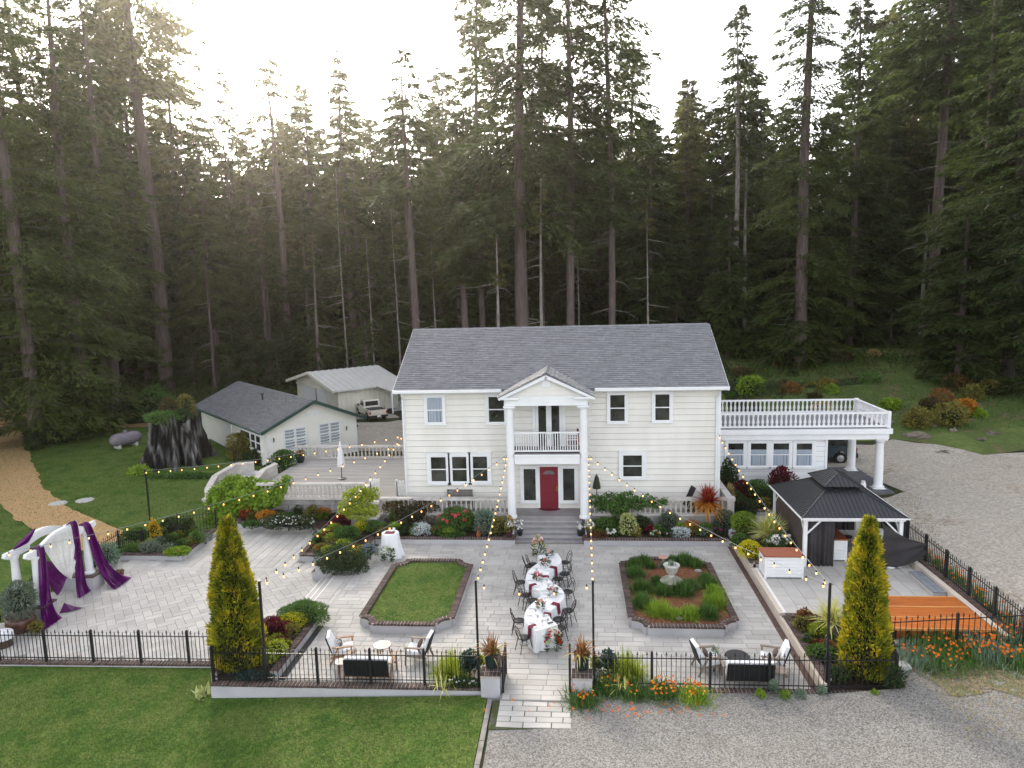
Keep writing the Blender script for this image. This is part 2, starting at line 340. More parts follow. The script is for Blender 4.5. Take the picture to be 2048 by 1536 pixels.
pth2 = [G(u, v, -.1) for u, v in ((10, 822), (60, 838), (150, 853), (230, 856), (300, 850), (345, 842))]
struct('bark_path', drape(strip(pth2, 2.2), .7, .045, .15), bark_chip, True)
# ================================================================== patios and their pavers
def brick_me(name, lx, ly, h, m, c=.008):
    return MB().cham(-lx/2, lx/2, -ly/2, ly/2, -h, 0, c).mesh(name, m)
pv_cache = {}
def lay(root, items, z, m, name='paver', limit=300):
    items = sorted(items, key=lambda q: (q[0]-CAM[0])**2+(q[1]-CAM[1])**2); rest = MB()
    for i, (x, y, lx, ly, a) in enumerate(items):
        zz = z+random.uniform(-.003, .003)
        if i < limit:
            k = (round(lx, 2), round(ly, 2), m.name)
            if k not in pv_cache: pv_cache[k] = brick_me(name, k[0]-.013, k[1]-.013, .06, m)
            piece(root, name, pv_cache[k], x, y, zz, a)
        else:
            k0 = len(rest.v); lx -= .013; ly -= .013; rest.cham(x-lx/2, x+lx/2, y-ly/2, y+ly/2, zz-.05, zz, .008)
            if a: rest.rot(x, y, a, k0)
    if rest.v: part(root, name+'_field', rest, m, kind='stuff')
def courses(x0, x1, y0, y1, wd, along='x', lens=(.6, .6, .6, .9, .45)):
    out = []
    if along == 'x':
        y = y0; k = 0
        while y < y1-.05:
            h = min(wd, y1-y); x = x0-random.uniform(0, .55)
            while x < x1-.02:
                l = random.choice(lens); a = max(x, x0); b = min(x+l, x1)
                if b-a > .06: out.append(((a+b)/2, y+h/2, b-a, h, 0.0))
                x += l
            y += wd; k += 1
    else:
        for (a, b, c, d, e) in courses(y0, y1, x0, x1, wd, 'x', lens): out.append((b, a, d, c, 0.0))
    return out
NOTCH = .5
def bed_poly(x0, x1, y0, y1, r):
    P = []
    for cx, cy, a0 in ((x0, y0, 90), (x1, y0, 180), (x1, y1, 270), (x0, y1, 0)):
        arc = [(cx+r*math.cos(rad(a0-90*k/6)), cy+r*math.sin(rad(a0-90*k/6))) for k in range(7)]
        P += arc
    return P
BEDL = bed_poly(-6.4, -3.2, 22.85, 28.55, NOTCH); BEDR = bed_poly(3.1, 6.62, 23.0, 28.95, NOTCH)
cp = struct('central_patio', MB().prism([(-8.9, 19.55), (8.22, 19.55), (8.22, 32.0), (-8.9, 32.0)], -.5, -.012), joint_m)
its = [q for q in courses(-8.1, 8.02, 19.75, 31.4, .305) if not any(all(in_poly(q[0]+sx*q[2]*.5, q[1]+sy*q[3]*.5, B) for sx in (-1, 1) for sy in (-1, 1)) for B in (BEDL, BEDR)) and not (q[0] < -8.0 and q[1] < 23)]
its += [q for q in courses(-8.9, -8.1, 24.3, 28.0, .6, 'y')]
its += courses(-1.0, 1.0, 19.0, 19.75, .25)
struct('gate_threshold', MB().box(-1.05, 1.1, 18.97, 19.56, -.4, -.014), joint_m)
lay(cp, its, 0.0, paver_m)
# garden patio (lower, to the west)
ZL = -.38
LP = [(-20.4, 21.15), (-9.95, 21.15), (-9.9, 23.3), (-9.5, 23.3), (-9.5, 28.0), (-9.95, 28.0), (-9.95, 30.1), (-11.3, 30.1), (-11.3, 32.6), (-12.4, 34.35), (-16.4, 34.45), (-17.0, 33.4), (-16.9, 30.1), (-20.4, 30.1)]
gp = struct('garden_patio', MB().prism(LP, -.9, ZL-.012), joint_m)
hb = []; wd = .31; ca, sa = math.cos(rad(38)), math.sin(rad(38))
for i in range(-70, 70):
    for j in range(-70, 70):
        k = (i-j) % 4
        if k == 0: cx, cy, lx, ly = i+1, j+.5, 2, 1
        elif k == 3: cx, cy, lx, ly = i+.5, j+1, 1, 2
        else: continue
        x = -15+(cx*ca-cy*sa)*wd; y = 25+(cx*sa+cy*ca)*wd
        if y < 29.12 and in_poly(x, y, [(-20.5, 21.33), (-10.0, 21.33), (-9.95, 23.3), (-9.45, 23.3), (-9.45, 28), (-9.8, 28), (-9.8, 30), (-20.6, 30)]): hb.append((x, y, lx*wd, ly*wd, rad(38)))
lay(gp, hb, ZL, paver_m)
lay(gp, [q for q in courses(-20.3, -10.0, 29.25, 34.4, .42, 'y', (.6, .8, .5)) if in_poly(q[0], q[1], LP)]+courses(-20.3, -9.9, 28.8, 29.25, .45), ZL+.006, paver_m, 'border_paver', 150)
# upper patio (to the east)
ZR = .36
up = struct('upper_patio', MB().prism([(8.26, 23.8), (10.9, 23.8), (10.9, 22.0), (14.6, 22.0), (14.6, 36.5), (8.26, 36.5)], -.3, ZR-.012), joint_m)
lay(up, [q for q in courses(8.45, 14.55, 22.6, 36.4, .5, 'y', (.9, .6, .75)) if not (q[0] < 10.3 and q[1] < 23.9) and not (q[0] < 10.2 and q[1] > 29.2)], ZR, paver_m)
# stepping slabs of the front walk
st = struct('front_walk', MB().prism([(-1.24, 17.66), (1.03, 17.72), (1.06, 18.98), (-1.24, 18.98)], -.5, -.05), mixground('mossy_joint', [(.1, .09, .07), (.05, .07, .02), (.09, .085, .075)], 2, 9))
rows = [(17.75+.25*k, l) for k, l in enumerate(([.75, .78, .55], [.38, .72, .74, .25], [.76, .75, .55], [.4, .7, .72, .26], [.68, .72, .66]))]
for k, (y, ls) in enumerate(rows):
    x = -1.05
    for l in ls:
        piece(st, 'slab', MB().cham(-l/2+.012, l/2-.012, -.116, .116, -.08, 0, .012).mesh('slab', paver_m), x+l/2, y+.125, -.035+(random.random()-.5)*.008, random.uniform(-.012, .012)); x += l
# ================================================================== walls with brick copings
BR = brick_me('brick', .108, .25, .07, brick_m, .012)
def coped(root, pts, z0, z1, wid=.2, wm=stucco, closed=False, pieces=True, bw=.25, coping=True):
    P = [np.array(p[:2], float) for p in pts]; segs = list(zip(P, P[1:]+([P[0]] if closed else []))); wall = MB(); mo = MB(); far = MB()
    if closed: segs = segs[:len(P)]
    top = z1-.07
    for a, b in segs: wall.obox(a, b, wid, z0, top-.012 if coping else z1)
    if coping:
        for a, b in segs: mo.obox(a, b, bw-.03, top-.014, z1-.012)
        run = 0.0; pitch = .12
        tot = sum(np.linalg.norm(b-a) for a, b in segs); n = max(1, round(tot/pitch)); pitch = tot/n; nxt = pitch/2
        for a, b in segs:
            L = np.linalg.norm(b-a); ang = math.atan2(b[1]-a[1], b[0]-a[0])
            while nxt <= run+L+1e-6:
                q = a+(b-a)*(nxt-run)/max(L, 1e-6); r_ = random.uniform(-.004, .004)
                if pieces: piece(root, 'brick', BR, q[0], q[1], z1+r_, ang+random.uniform(-.02, .02))
                else:
                    k0 = len(far.v); far.cham(q[0]-.054, q[0]+.054, q[1]-bw/2, q[1]+bw/2, z1-.07, z1+r_, .012); far.rot(q[0], q[1], ang, k0)
                nxt += pitch
            run += L
    part(root, 'wall', wall, wm)
    if coping: part(root, 'mortar_bed', mo, mortar)
    if far.v: part(root, 'brick_coping', far, brick_m, kind='stuff')
t = thing('retaining_wall', 'long grey stucco retaining wall with brick coping along the front lawn', 'wall', (-5.7, 19.4, -.42))
coped(t, [(-9.95, 19.4), (-1.65, 19.5)], -.75, .07)
t = thing('raised_bed', 'raised brick-edged bed with notched corners planted with clipped grass', 'raised bed', (-4.8, 25.7, 0)); bed_l = t
coped(t, BEDL, -.05, .36, .2, closed=True)
part(t, 'turf', MB().prism(BEDL, .0, .27), lawn_m)
t = thing('raised_bed', 'raised brick-edged bed with bark mulch, lavender and a stone urn', 'raised bed', (4.86, 26, 0)); bed_r = t
coped(t, BEDR, -.05, .36, .2, closed=True)
part(t, 'mulch', MB().prism(BEDR, .0, .27), mulch)
t = thing('kerb', 'low brick kerb under the iron fence between lawn and herringbone patio', 'kerb', (-15, 21.05, -.42))
coped(t, [(-21.5, 20.85), (-10.05, 21.1)], -.6, -.27)
t = thing('kerb', 'low brick kerb along the gravel below the lounge seating fence', 'kerb', (5, 19.6, 0))
coped(t, [(1.75, 19.62), (8.2, 19.68), (10.3, 19.72), (10.75, 20.4)], -.2, .06)
t = thing('planter_wall', 'grey planter wall around the golden cedar by the patio steps', 'planter', (-9, 21.4, 0)); bed_c = t
coped(t, [(-8.12, 19.7), (-8.12, 23.2), (-9.85, 23.2), (-9.95, 19.55)], -.45, .3)
part(t, 'soil', MB().prism([(-8.15, 19.55), (-8.15, 23.15), (-9.82, 23.15), (-9.9, 19.55)], -.4, .2), soil)
t = thing('planter_wall', 'grey stepped planter wall filled with trailing rosemary beside the patio steps', 'planter', (-9.5, 30, 0)); bed_m = t
coped(t, [(-8.3, 31.3), (-8.3, 28.05), (-9.85, 28.05)], -.45, .36)
coped(t, [(-9.95, 28.1), (-9.95, 30.1), (-11.3, 30.1), (-11.35, 32.6), (-12.4, 34.4), (-16.35, 34.5), (-16.95, 35.6)], -.5, -.05, pieces=False)
part(t, 'soil', MB().prism([(-8.35, 32.9), (-8.35, 28.1), (-9.8, 28.1), (-9.9, 30.2), (-11.25, 30.2), (-11.3, 32.6), (-12.35, 34.5), (-16.3, 34.6), (-16.8, 35.6), (-9.5, 35.5), (-9.5, 33)], -.45, -.12), soil)
part(t, 'upper_soil', MB().prism([(-8.35, 32.9), (-8.35, 28.1), (-9.8, 28.1), (-9.8, 32.9)], -.4, .26), soil)
part(t, 'drain_strip', MB().box(-8.17, -7.95, 28.0, 31.2, -.05, .004), M('dark_pebble', (.06, .055, .055), (.03, .028, .028), scale=30))
part(bed_c, 'drain_strip', MB().box(-8.0, -7.78, 19.75, 23.2, -.05, .004), bpy.data.materials['dark_pebble'])
for s in (-1, 1):
    t = thing('bed_wall', 'low grey wall with brick coping below the '+('rose and silver-leaved bushes' if s < 0 else 'vine-covered balustrade')+' bed', 'wall', (s*4.9, 31.35, 0))
    coped(t, [(s*8.15, 31.36), (s*2.0, 31.36)], -.05, .31, pieces=False)
    part(t, 'pier', MB().box(min(s*1.58, s*2.12), max(s*1.58, s*2.12), 31.2, 31.75, -.05, .25), stucco)
    part(t, 'pier_cap', MB().cham(min(s*1.55, s*2.15), max(s*1.55, s*2.15), 31.17, 31.78, .252, .32, .012), brick_m)
    part(t, 'soil', MB().prism([(s*8.1, 31.4), (s*1.75, 31.4), (s*1.75, 33.0), (s*8.1, 33.0)], -.05, .25), soil)
# wall up to the east patio
t = thing('step_wall', 'cream stucco step wall edging the higher patio', 'wall', (8.3, 26, 0)); ew = t
part(t, 'wall', MB().box(8.2, 8.42, 19.7, 23.95, -.1, ZR-.07), stucco_c); part(t, 'wall', MB().box(8.2, 8.42, 28.0, 31.6, -.1, ZR+.13), stucco_c)
part(t, 'riser', MB().box(8.2, 8.38, 23.97, 27.98, -.1, ZR+.004), stucco_c)
part(t, 'nosing', MB().box(8.36, 8.46, 24.0, 27.95, ZR-.02, ZR+.016), M('white_stone', (.75, .73, .7), (.68, .66, .63), rough=.7))
part(t, 'brick_strip', MB().box(7.98, 8.18, 19.75, 31.2, -.05, .006), M('brick_strip', (.13, .08, .065), (.08, .05, .045), scale=6, rough=.9))
t = thing('planter_wall', 'brick-edged planter around the right-hand golden cedar and yucca'.replace('right-hand ', 'gravel-side '), 'planter', (9.3, 21.8, ZR))
coped(t, [(8.42, 19.85), (8.42, 23.85), (10.2, 23.85)], .0, ZR+.012, wid=.1, coping=True)
part(t, 'soil', MB().prism([(8.45, 19.8), (8.45, 23.8), (10.88, 23.8), (10.88, 21.9), (10.25, 19.85)], -.1, .1), soil)
t = thing('planter_wall', 'low cream-walled bed of yucca and white flowers beside the gazebo', 'planter', (9.2, 29.5, ZR))
coped(t, [(8.32, 31.5), (8.32, 28.1), (9.8, 28.1)], ZR-.1, ZR+.22, wm=stucco, pieces=False)
part(t, 'soil', MB().prism([(8.4, 28.15), (10.0, 28.15), (10.1, 33), (8.4, 33)], ZR-.1, ZR+.15), soil)
t = thing('boundary_wall', 'low cream wall with brick edging beside the gravel drive', 'wall', (14.7, 25.5, ZR))
part(t, 'wall', MB().box(14.52, 14.72, 22.1, 29.5, .1, ZR+.26), stucco_c)
coped(t, [(14.86, 22.1), (14.86, 29.5)], .1, ZR+.3, wid=.22, pieces=False)
# patio steps between the two planters on the west
t = thing('patio_steps', 'three shallow paver steps with white nosings between planters', 'steps', (-9.4, 26, ZL))
for k in range(3):
    x1 = -8.9-.33*k; z1 = -.127*k
    if k < 2: part(t, 'tread', MB().box(x1-.34, x1+.0 if k else x1-.0, 23.4, 28.0, -.6, z1-.127+.002*k), paver_m)
    part(t, 'nosing', MB().box(x1-.0, x1+.045, 23.42, 27.98, z1-.06, z1+.004), bpy.data.materials['white_stone'])
# ================================================================== iron fences
def picket_me(h, tip):
    mb = MB().box(-.0085, .0085, -.0085, .0085, 0, h)
    if tip: mb.box(-.032, .032, -.008, .008, h-.075, h-.055).add([(-.02, -.01, h-.03), (.02, -.01, h-.03), (.02, .01, h-.03), (-.02, .01, h-.03), (0, 0, h+.04)], [(0, 1, 4), (1, 2, 4), (2, 3, 4), (3, 0, 4), (3, 2, 1, 0)])
    else: mb.add([(-.0085, -.0085, h), (.0085, -.0085, h), (.0085, .0085, h), (-.0085, .0085, h), (0, 0, h+.02)], [(0, 1, 4), (1, 2, 4), (2, 3, 4), (3, 0, 4)])
    return mb.mesh('picket', black)
PT, PS = picket_me(1.08, True), picket_me(1.03, False)
POST = MB().box(-.036, .036, -.036, .036, 0, 1.12).lathe([(.045, 1.12), (.05, 1.135), (.0, 1.19)], n=4, sq=True).mesh('post', black)
def fence(label, pts, z, posts=True, skip=None):
    """pts: polyline of (x, y); z: start and end height"""
    t = thing('iron_fence', label, 'fence', (*[float(c) for c in pts[0][:2]], z[0])); P = [np.array(p[:2], float) for p in pts]
    tot = sum(np.linalg.norm(b-a) for a, b in zip(P, P[1:])); run = 0; rail = MB()
    for a, b in zip(P, P[1:]):
        L = np.linalg.norm(b-a); n = max(1, round(L/1.65)); ang = math.atan2(b[1]-a[1], b[0]-a[0])
        za, zb = z[0]+(z[1]-z[0])*run/tot, z[0]+(z[1]-z[0])*(run+L)/tot
        for h in (.14, .93): rail.beam((*a, za+h), (*b, zb+h), .022, .028)
        for k in range(n+1):
            q = a+(b-a)*k/n; zz = za+(zb-za)*k/n
            if k < n or b is P[-1]: piece(t, 'post', POST, q[0], q[1], zz-.02, ang)
            if k < n:
                for j in range(1, 12):
                    f = (k+j/12)/n; q = a+(b-a)*f; piece(t, 'picket', PT if j % 2 else PS, q[0], q[1], za+(zb-za)*f+.03, ang)
        run += L
    part(t, 'rail', rail, black); return t
fence('black iron picket fence between the lawn and the herringbone patio', [(-21.55, 20.85), (-9.98, 21.1)], (-.28, -.28))
fence('black iron picket fence returning beside the golden cedar planter', [(-9.98, 21.1), (-9.92, 19.45)], (-.1, .07))
fence('black iron picket fence on the retaining wall behind the lawn', [(-9.92, 19.45), (-1.72, 19.55)], (.07, .07))
fence('black iron picket fence along the gravel below the lounge seating', [(1.7, 19.65), (8.4, 19.7)], (.05, .07))
fence('short black iron picket fence around the golden cedar beside gravel', [(8.4, 19.7), (10.27, 19.75)], (.07, .1))
fence('black iron picket fence behind orange poppies at the timber platform', [(10.27, 19.75), (10.9, 21.75), (15.0, 21.85)], (.1, .5))
fence('black iron picket fence along the gravel drive beside the gazebo', [(14.95, 21.85), (14.95, 29.6)], (.5, .66))
fence('black iron picket fence behind the white wedding arch', [(-21.4, 20.9), (-20.6, 25.5), (-20.6, 30.9), (-19.4, 30.9)], (-.4, -.4))
fence('black iron picket fence around the herb bed above the bark path', [(-19.4, 30.95), (-19.0, 33.3), (-17.3, 33.9)], (-.4, -.3))
# gate leaves, swung open
for s in (-1, 1):
    t = thing('gate_leaf', 'open black iron gate leaf beside the '+('lawn-side' if s < 0 else 'gravel-side')+' pillar', 'gate', (s*.99, 19.35, 0))
    x = s*.98
    part(t, 'post', MB().box(x-.03, x+.03, 19.3, 19.36, -.05, 1.15), black); part(t, 'post', MB().box(x-.03, x+.03, 20.25, 20.31, .03, 1.05), black)
    part(t, 'rail', MB().box(x-.015, x+.015, 19.36, 20.25, .1, .14).box(x-.015, x+.015, 19.36, 20.25, .95, .99), black)
    for k in range(1, 8): piece(t, 'picket', PT if k % 2 else PS, x, 19.33+.118*k, .03, math.pi/2)
    t = thing('gate_pillar', 'stucco gate pillar with brick cap on the '+('lawn' if s < 0 else 'gravel')+' side', 'pillar', (s*1.34, 19.45, 0))
    part(t, 'shaft', MB().box(s*1.34-.28, s*1.34+.28, 19.2, 19.75, -.5, .5), stucco)
    part(t, 'mortar_bed', MB().box(s*1.34-.29, s*1.34+.29, 19.19, 19.76, .502, .57), mortar)
    for i in range(5):
        for j in range(2): piece(t, 'brick', BR, s*1.34-.245+.1225*i, 19.33+.28*j, .585)
    part(t, 'plinth', MB().box(s*1.34-.2, s*1.34+.2, 19.75, 20.35, -.05, .7), brick_m)
# stone edging between lawn and walk
t = thing('stone_edging', 'narrow grey stone edging between the front lawn and walk', 'edging', (-1.35, 15, -.1))
for k in range(14): part(t, 'edging_stone', MB().cham(-1.42, -1.28, 19.1-.95*(k+1), 19.1-.95*k-.012, -.25, zt(-1.35, 18)+.045, .01), rock_m)
# ================================================================== farmhouse
def Z1(x, y, Y=34.0):
    p = W(760+x/2.8444, 640+y/2.8444, Y); return float(p[0]), float(p[2])
HX0, HX1, HY, HB, ZF = -7.25, 8.15, 34.0, 44.6, .88
EZ, RY, RZ = 6.92, 38.6, 9.55
hs = thing('farmhouse', 'two-storey cream clapboard farmhouse with grey shingle roof and red door', 'house', (0, 38, 0))
core = MB().box(HX0+.05, HX1-.05, HY+.04, HB-.05, -.3, EZ-.05)
core.extr([(HY+.04, EZ-.06), (HB-.05, EZ-.06), (RY, RZ-.35)], 'x', HX0+.05, HX1-.05)
part(hs, 'wall', core, siding)
def clap(root, x0, x1, z0, z1, y, m=siding, pitch=.295, side=None):
    z = z0
    while z < z1-.03:
        h = min(pitch, z1-z); mb = MB()
        if side is None: mb.extr([(y-.03, z), (y-.012, z+h-.017), (y+.035, z+h-.017), (y+.035, z)], 'x', x0, x1)
        else:
            s = side; X = y; mb.extr([(X-s*.03, z), (X-s*.03, z+h-.017), (X+s*.016, z+h-.017), (X+s*.03, z)], 'y', x0, x1)
        part(root, 'siding_board', mb, m); z += pitch
clap(hs, HX0+.12, -2.0, .8, 6.72, HY); clap(hs, 1.95, HX1-.12, .8, 6.72, HY); clap(hs, -2.0, 1.95, .86, 6.72, HY, pitch=.33)
clap(hs, HY+.1, HB-.1, 0, 6.75, HX1-.05, side=1, pitch=.4); clap(hs, HY+.1, HB-.1, 0, 6.75, HX0+.05, side=-1, pitch=.4)
cb = [MB().box(HX0-.02, HX0+.12, HY-.035, HY+.1, .6, 6.75), MB().box(HX1-.12, HX1+.02, HY-.035, HY+.1, .6, 6.75)]
for mb in cb: part(hs, 'corner_board', mb, white)
part(hs, 'frieze', MB().box(HX0, -2.05, HY-.05, HY+.02, 6.72, 6.9).box(2.0, HX1, HY-.05, HY+.02, 6.72, 6.9), white)
# roof in shingle courses
def shingle_slope(mb, xa0, xb0, xa1, xb1, y0, z0, y1, z1, n, th=.035):
    """courses from eave (y0,z0; x from xa0 to xb0) to ridge (y1,z1; xa1..xb1)"""
    nx, nz = -(z1-z0), (y1-y0); L = math.hypot(nx, nz); nx /= L; nz /= L
    if nz < 0: nx, nz = -nx, -nz
    for k in range(n):
        f0, f1 = k/n, (k+1)/n; A = []
        ya, za, yb, zb = y0+(y1-y0)*f0, z0+(z1-z0)*f0, y0+(y1-y0)*f1, z0+(z1-z0)*f1
        xl0, xr0 = xa0+(xa1-xa0)*f0, xb0+(xb1-xb0)*f0; xl1, xr1 = xa0+(xa1-xa0)*f1, xb0+(xb1-xb0)*f1
        x = xl0-random.uniform(0, .3); i = 0
        while x < xr0:
            w_ = random.choice((.28, .33, .4)); a, b = max(x, xl0), min(x+w_, xr0); x += w_
            if b-a < .02: continue
            t_ = th+random.uniform(-.008, .012)
            c0, c1 = max(a, xl1), min(b, xr1)
            if c1 <= c0: c0 = c1 = (c0+c1)/2
            mb.add([(a, ya+nx*t_, za+nz*t_), (b, ya+nx*t_, za+nz*t_), (c1, yb+nx*.006, zb+nz*.006), (c0, yb+nx*.006, zb+nz*.006), (a, ya, za), (b, ya, za)], [(0, 1, 2, 3), (4, 5, 1, 0)])
RX0, RX1 = HX0-.3, HX1+.28
ra = MB().extr([(HY-.42, EZ+.0), (RY, RZ), (HB+.4, EZ), (HB+.4, EZ-.14), (RY, RZ-.16), (HY-.42, EZ-.14)], 'x', RX0+.02, RX1-.02)
roof = part(hs, 'roof', ra, shingle)
sh = MB(); shingle_slope(sh, RX0, RX1, RX0, RX1, HY-.46, EZ-.01, RY, RZ+.01, 34)
part(roof, 'shingle_courses', sh, shingle, kind='stuff')
sh = MB(); k = 0
while RX0+k*.3 < RX1-.3: sh.extr([(RY-.16, RZ-.07), (RY, RZ+.05), (RY+.16, RZ-.07), (RY+.16, RZ-.1), (RY, RZ+.01), (RY-.16, RZ-.1)], 'x', RX0+k*.3, RX0+k*.3+.292); k += 1
part(roof, 'ridge_caps', sh, shingle, kind='stuff')
for x0, x1 in ((RX0-.02, -2.25), (2.2, RX1+.02)): part(hs, 'gutter', MB().box(x0, x1, HY-.58, HY-.45, EZ-.13, EZ-.0), white)
part(hs, 'soffit', MB().box(RX0+.03, RX1-.03, HY-.44, HY+.02, EZ-.18, EZ-.145), white)
for x in (RX0, RX1):
    for ya, yb in ((HY-.46, RY), (HB+.42, RY)):
        part(hs, 'rake_board', MB().beam((x, ya, EZ-.12), (x, yb, RZ-.12), .05, .2), white)
part(hs, 'downspout', MB().tube([(HX1-.1, HY-.5, 6.8), (HX1-.1, HY-.3, 6.6), (HX1-.18, HY-.09, 6.35), (HX1-.18, HY-.09, 1.0)], .045, 6), white)
part(hs, 'downspout', MB().tube([(HX0+.06, HY-.5, 6.8), (HX0+.06, HY-.09, 6.4), (HX0+.06, HY-.09, 1.0)], .045, 6), white)
def sash_window(root, gx0, gx1, gz0, gz1, Y, fm=white, curt=None, trim=.13, rail=True, sill=True, head=True, ny=1):
    """double-hung window, glass between gx0..gx1, gz0..gz1 on a front wall at Y"""
    wn = link('window', None, root, (0, 0, 0)); o = org(root); wn.location = ((gx0+gx1)/2-o[0], Y-o[1], gz0-o[2])
    part(wn, 'frame', MB().box(gx0-trim, gx0-.02, Y-.06, Y+.02, gz0-.02, gz1+.02).box(gx1+.02, gx1+trim, Y-.06, Y+.02, gz0-.02, gz1+.02).box(gx0-trim, gx1+trim, Y-.065, Y+.02, gz1+.02, gz1+trim), fm)
    s = MB(); zm = (gz0+gz1)/2
    s.box(gx0-.02, gx0+.035, Y-.045, Y-.01, gz0-.02, gz1+.02).box(gx1-.035, gx1+.02, Y-.045, Y-.01, gz0-.02, gz1+.02).box(gx0+.035, gx1-.035, Y-.045, Y-.01, gz1-.03, gz1+.02).box(gx0+.035, gx1-.035, Y-.045, Y-.01, gz0-.02, gz0+.04)
    if rail: s.box(gx0+.035, gx1-.035, Y-.052, Y-.01, zm-.025, zm+.025)
    part(wn, 'sash', s, white)
    if rail:
        part(wn, 'pane', MB().box(gx0+.03, gx1-.03, Y-.03, Y-.022, zm+.02, gz1-.025), glass); part(wn, 'pane', MB().box(gx0+.03, gx1-.03, Y-.034, Y-.026, gz0+.03, zm-.02), glass)
    else: part(wn, 'pane', MB().box(gx0+.03, gx1-.03, Y-.03, Y-.022, gz0+.03, gz1-.025), glass)
    if curt:
        for (a, b, c, d) in curt:
            x0, x1 = gx0+.03+(gx1-gx0-.06)*a, gx0+.03+(gx1-gx0-.06)*b; z0, z1 = gz0+.035+(gz1-gz0-.06)*c, gz0+.035+(gz1-gz0-.06)*d
            cu = MB(); n = 14
            P = [(x0+(x1-x0)*i/n, Y-.038+.006*math.sin(i*2.2)) for i in range(n+1)]
            cu.add([(p[0], p[1], z0) for p in P]+[(p[0], p[1], z1) for p in P], [(i, i+1, n+2+i, n+1+i) for i in range(n)])
            part(wn, 'curtain', cu, curtain)
    if sill: part(wn, 'sill', MB().box(gx0-trim-.04, gx1+trim+.04, Y-.1, Y+.02, gz0-trim+.03, gz0-.02), fm)
    if head: part(wn, 'head_cap', MB().box(gx0-trim-.05, gx1+trim+.05, Y-.1, Y+.02, gz1+trim, gz1+trim+.04), fm)
    return wn
def zwin(x0, y0, x1, y1, **k):
    a = Z1(x0, y1); b = Z1(x1, y0); return sash_window(hs, a[0], b[0], a[1], b[1], HY-.03, **k)
zwin(270, 437, 356, 585, curt=[(0, 1, 0, .48), (0, 1, .52, 1)]); zwin(618, 432, 708, 583); zwin(1306, 422, 1395, 578); zwin(1561, 418, 1650, 573)
zwin(292, 775, 378, 920, trim=.17); zwin(412, 773, 495, 920, trim=.17); zwin(529, 772, 613, 918, trim=.17); zwin(1379, 765, 1493, 892, trim=.17)
# entrance: door and sidelights
HD = HY-.035
dr = link('door', None, hs); a = Z1(913, 1058); b = Z1(1012, 833); x0, x1, z0, z1 = a[0], b[0], ZF+.02, b[1]
part(dr, 'leaf', MB().box(x0, x1, HD-.03, HD+.02, z0, z1), door_red)
for i in range(2):
    for (c, d) in ((.08, .38), (.46, .72)):
        xa = x0+(x1-x0)*(.14+.4*i); xb = xa+(x1-x0)*.32
        part(dr, 'panel', MB().cham(xa, xb, 0, 1, 0, 1).box(xa, xb, HD-.045, HD-.03, z0+(z1-z0)*c, z0+(z1-z0)*d) if False else MB().box(xa, xb, HD-.045, HD-.029, z0+(z1-z0)*c, z0+(z1-z0)*d), door_red)
fan = MB(); n = 10; P = [((x0+x1)/2+.28*math.cos(math.pi*i/n), z0+(z1-z0)*.82+.2*math.sin(math.pi*i/n)) for i in range(n+1)]
fan.extr(P, 'y', HD-.04, HD-.031); part(dr, 'fanlight', fan, M('frosted_glass', (.22, .2, .2), (.12, .1, .1), rough=.2))
part(dr, 'handle', MB().box(x1-.09, x1-.05, HD-.08, HD-.03, z0+.85, z0+1.1), M('brass', (.5, .33, .12), (.4, .25, .09), rough=.3, metal=1))
part(dr, 'casing', MB().box(x0-.1, x0-.005, HD-.06, HD+.02, ZF, z1+.1).box(x1+.005, x1+.1, HD-.06, HD+.02, ZF, z1+.1).box(x0-.005, x1+.005, HD-.06, HD+.02, z1+.01, z1+.1), white)
for q in ((817, 842, 888, 1028), (1039, 840, 1109, 1028)):
    a = Z1(q[0], q[3]); b = Z1(q[2], q[1]); sash_window(hs, a[0], b[0], a[1], b[1], HY-.03, rail=False, head=False, trim=.14)
# balcony doors
bd = link('balcony_door', None, hs); a = Z1(888, 650); b = Z1(1034, 482)
for i in range(2):
    xa = a[0]+(b[0]-a[0])*.5*i; xb = xa+(b[0]-a[0])*.5
    part(bd, 'leaf', MB().box(xa, xb, HD-.04, HD+.02, 3.55, b[1]+.12), white)
    part(bd, 'pane', MB().box(xa+.13, xb-.13, HD-.05, HD-.042, 3.85, b[1]), glass)
part(bd, 'casing', MB().box(a[0]-.16, a[0]-.01, HD-.06, HD+.02, 3.5, b[1]+.28).box(b[0]+.01, b[0]+.16, HD-.06, HD+.02, 3.5, b[1]+.28).box(a[0]-.01, b[0]+.01, HD-.06, HD+.02, b[1]+.13, b[1]+.28), white)
part(bd, 'handle', MB().box((a[0]+b[0])/2-.06, (a[0]+b[0])/2-.02, HD-.09, HD-.04, 4.4, 4.6), black)
# portico
PY = 32.55
po = link('portico', None, hs)
cx = [float(W(1021, 900, PY)[0]), float(W(1167.5, 900, PY)[0])]
ztop = float(W(1020, 812, PY)[2])
for x in cx:
    mb = MB().lathe([(.25, 0), (.25, .1), (.2, .13), (.205, 1.2), (.175, ztop-ZF-.16), (.21, ztop-ZF-.14), (.22, ztop-ZF-.06)], x, PY, ZF, 20)
    mb.box(x-.27, x+.27, PY-.27, PY+.27, ztop-.06, ztop+.02); part(po, 'column', mb, white, True)
zb = [float(W(1093, v, PY)[2]) for v in (906, 926, 864)]     # balcony floor top, beam bottom, handrail
part(po, 'balcony_floor', MB().box(cx[0]-.05, cx[1]+.05, PY-.12, HY-.03, zb[0]-.12, zb[0]), M('balcony_deck', (.2, .18, .18), (.13, .12, .12), scale=4))
part(po, 'beam', MB().box(cx[0]+.19, cx[1]-.19, PY-.14, PY+.14, zb[1]-.02, zb[0]-.121).box(cx[0]+.18, cx[1]-.18, PY-.2, PY+.1, zb[0]-.12, zb[0]-.04), white)
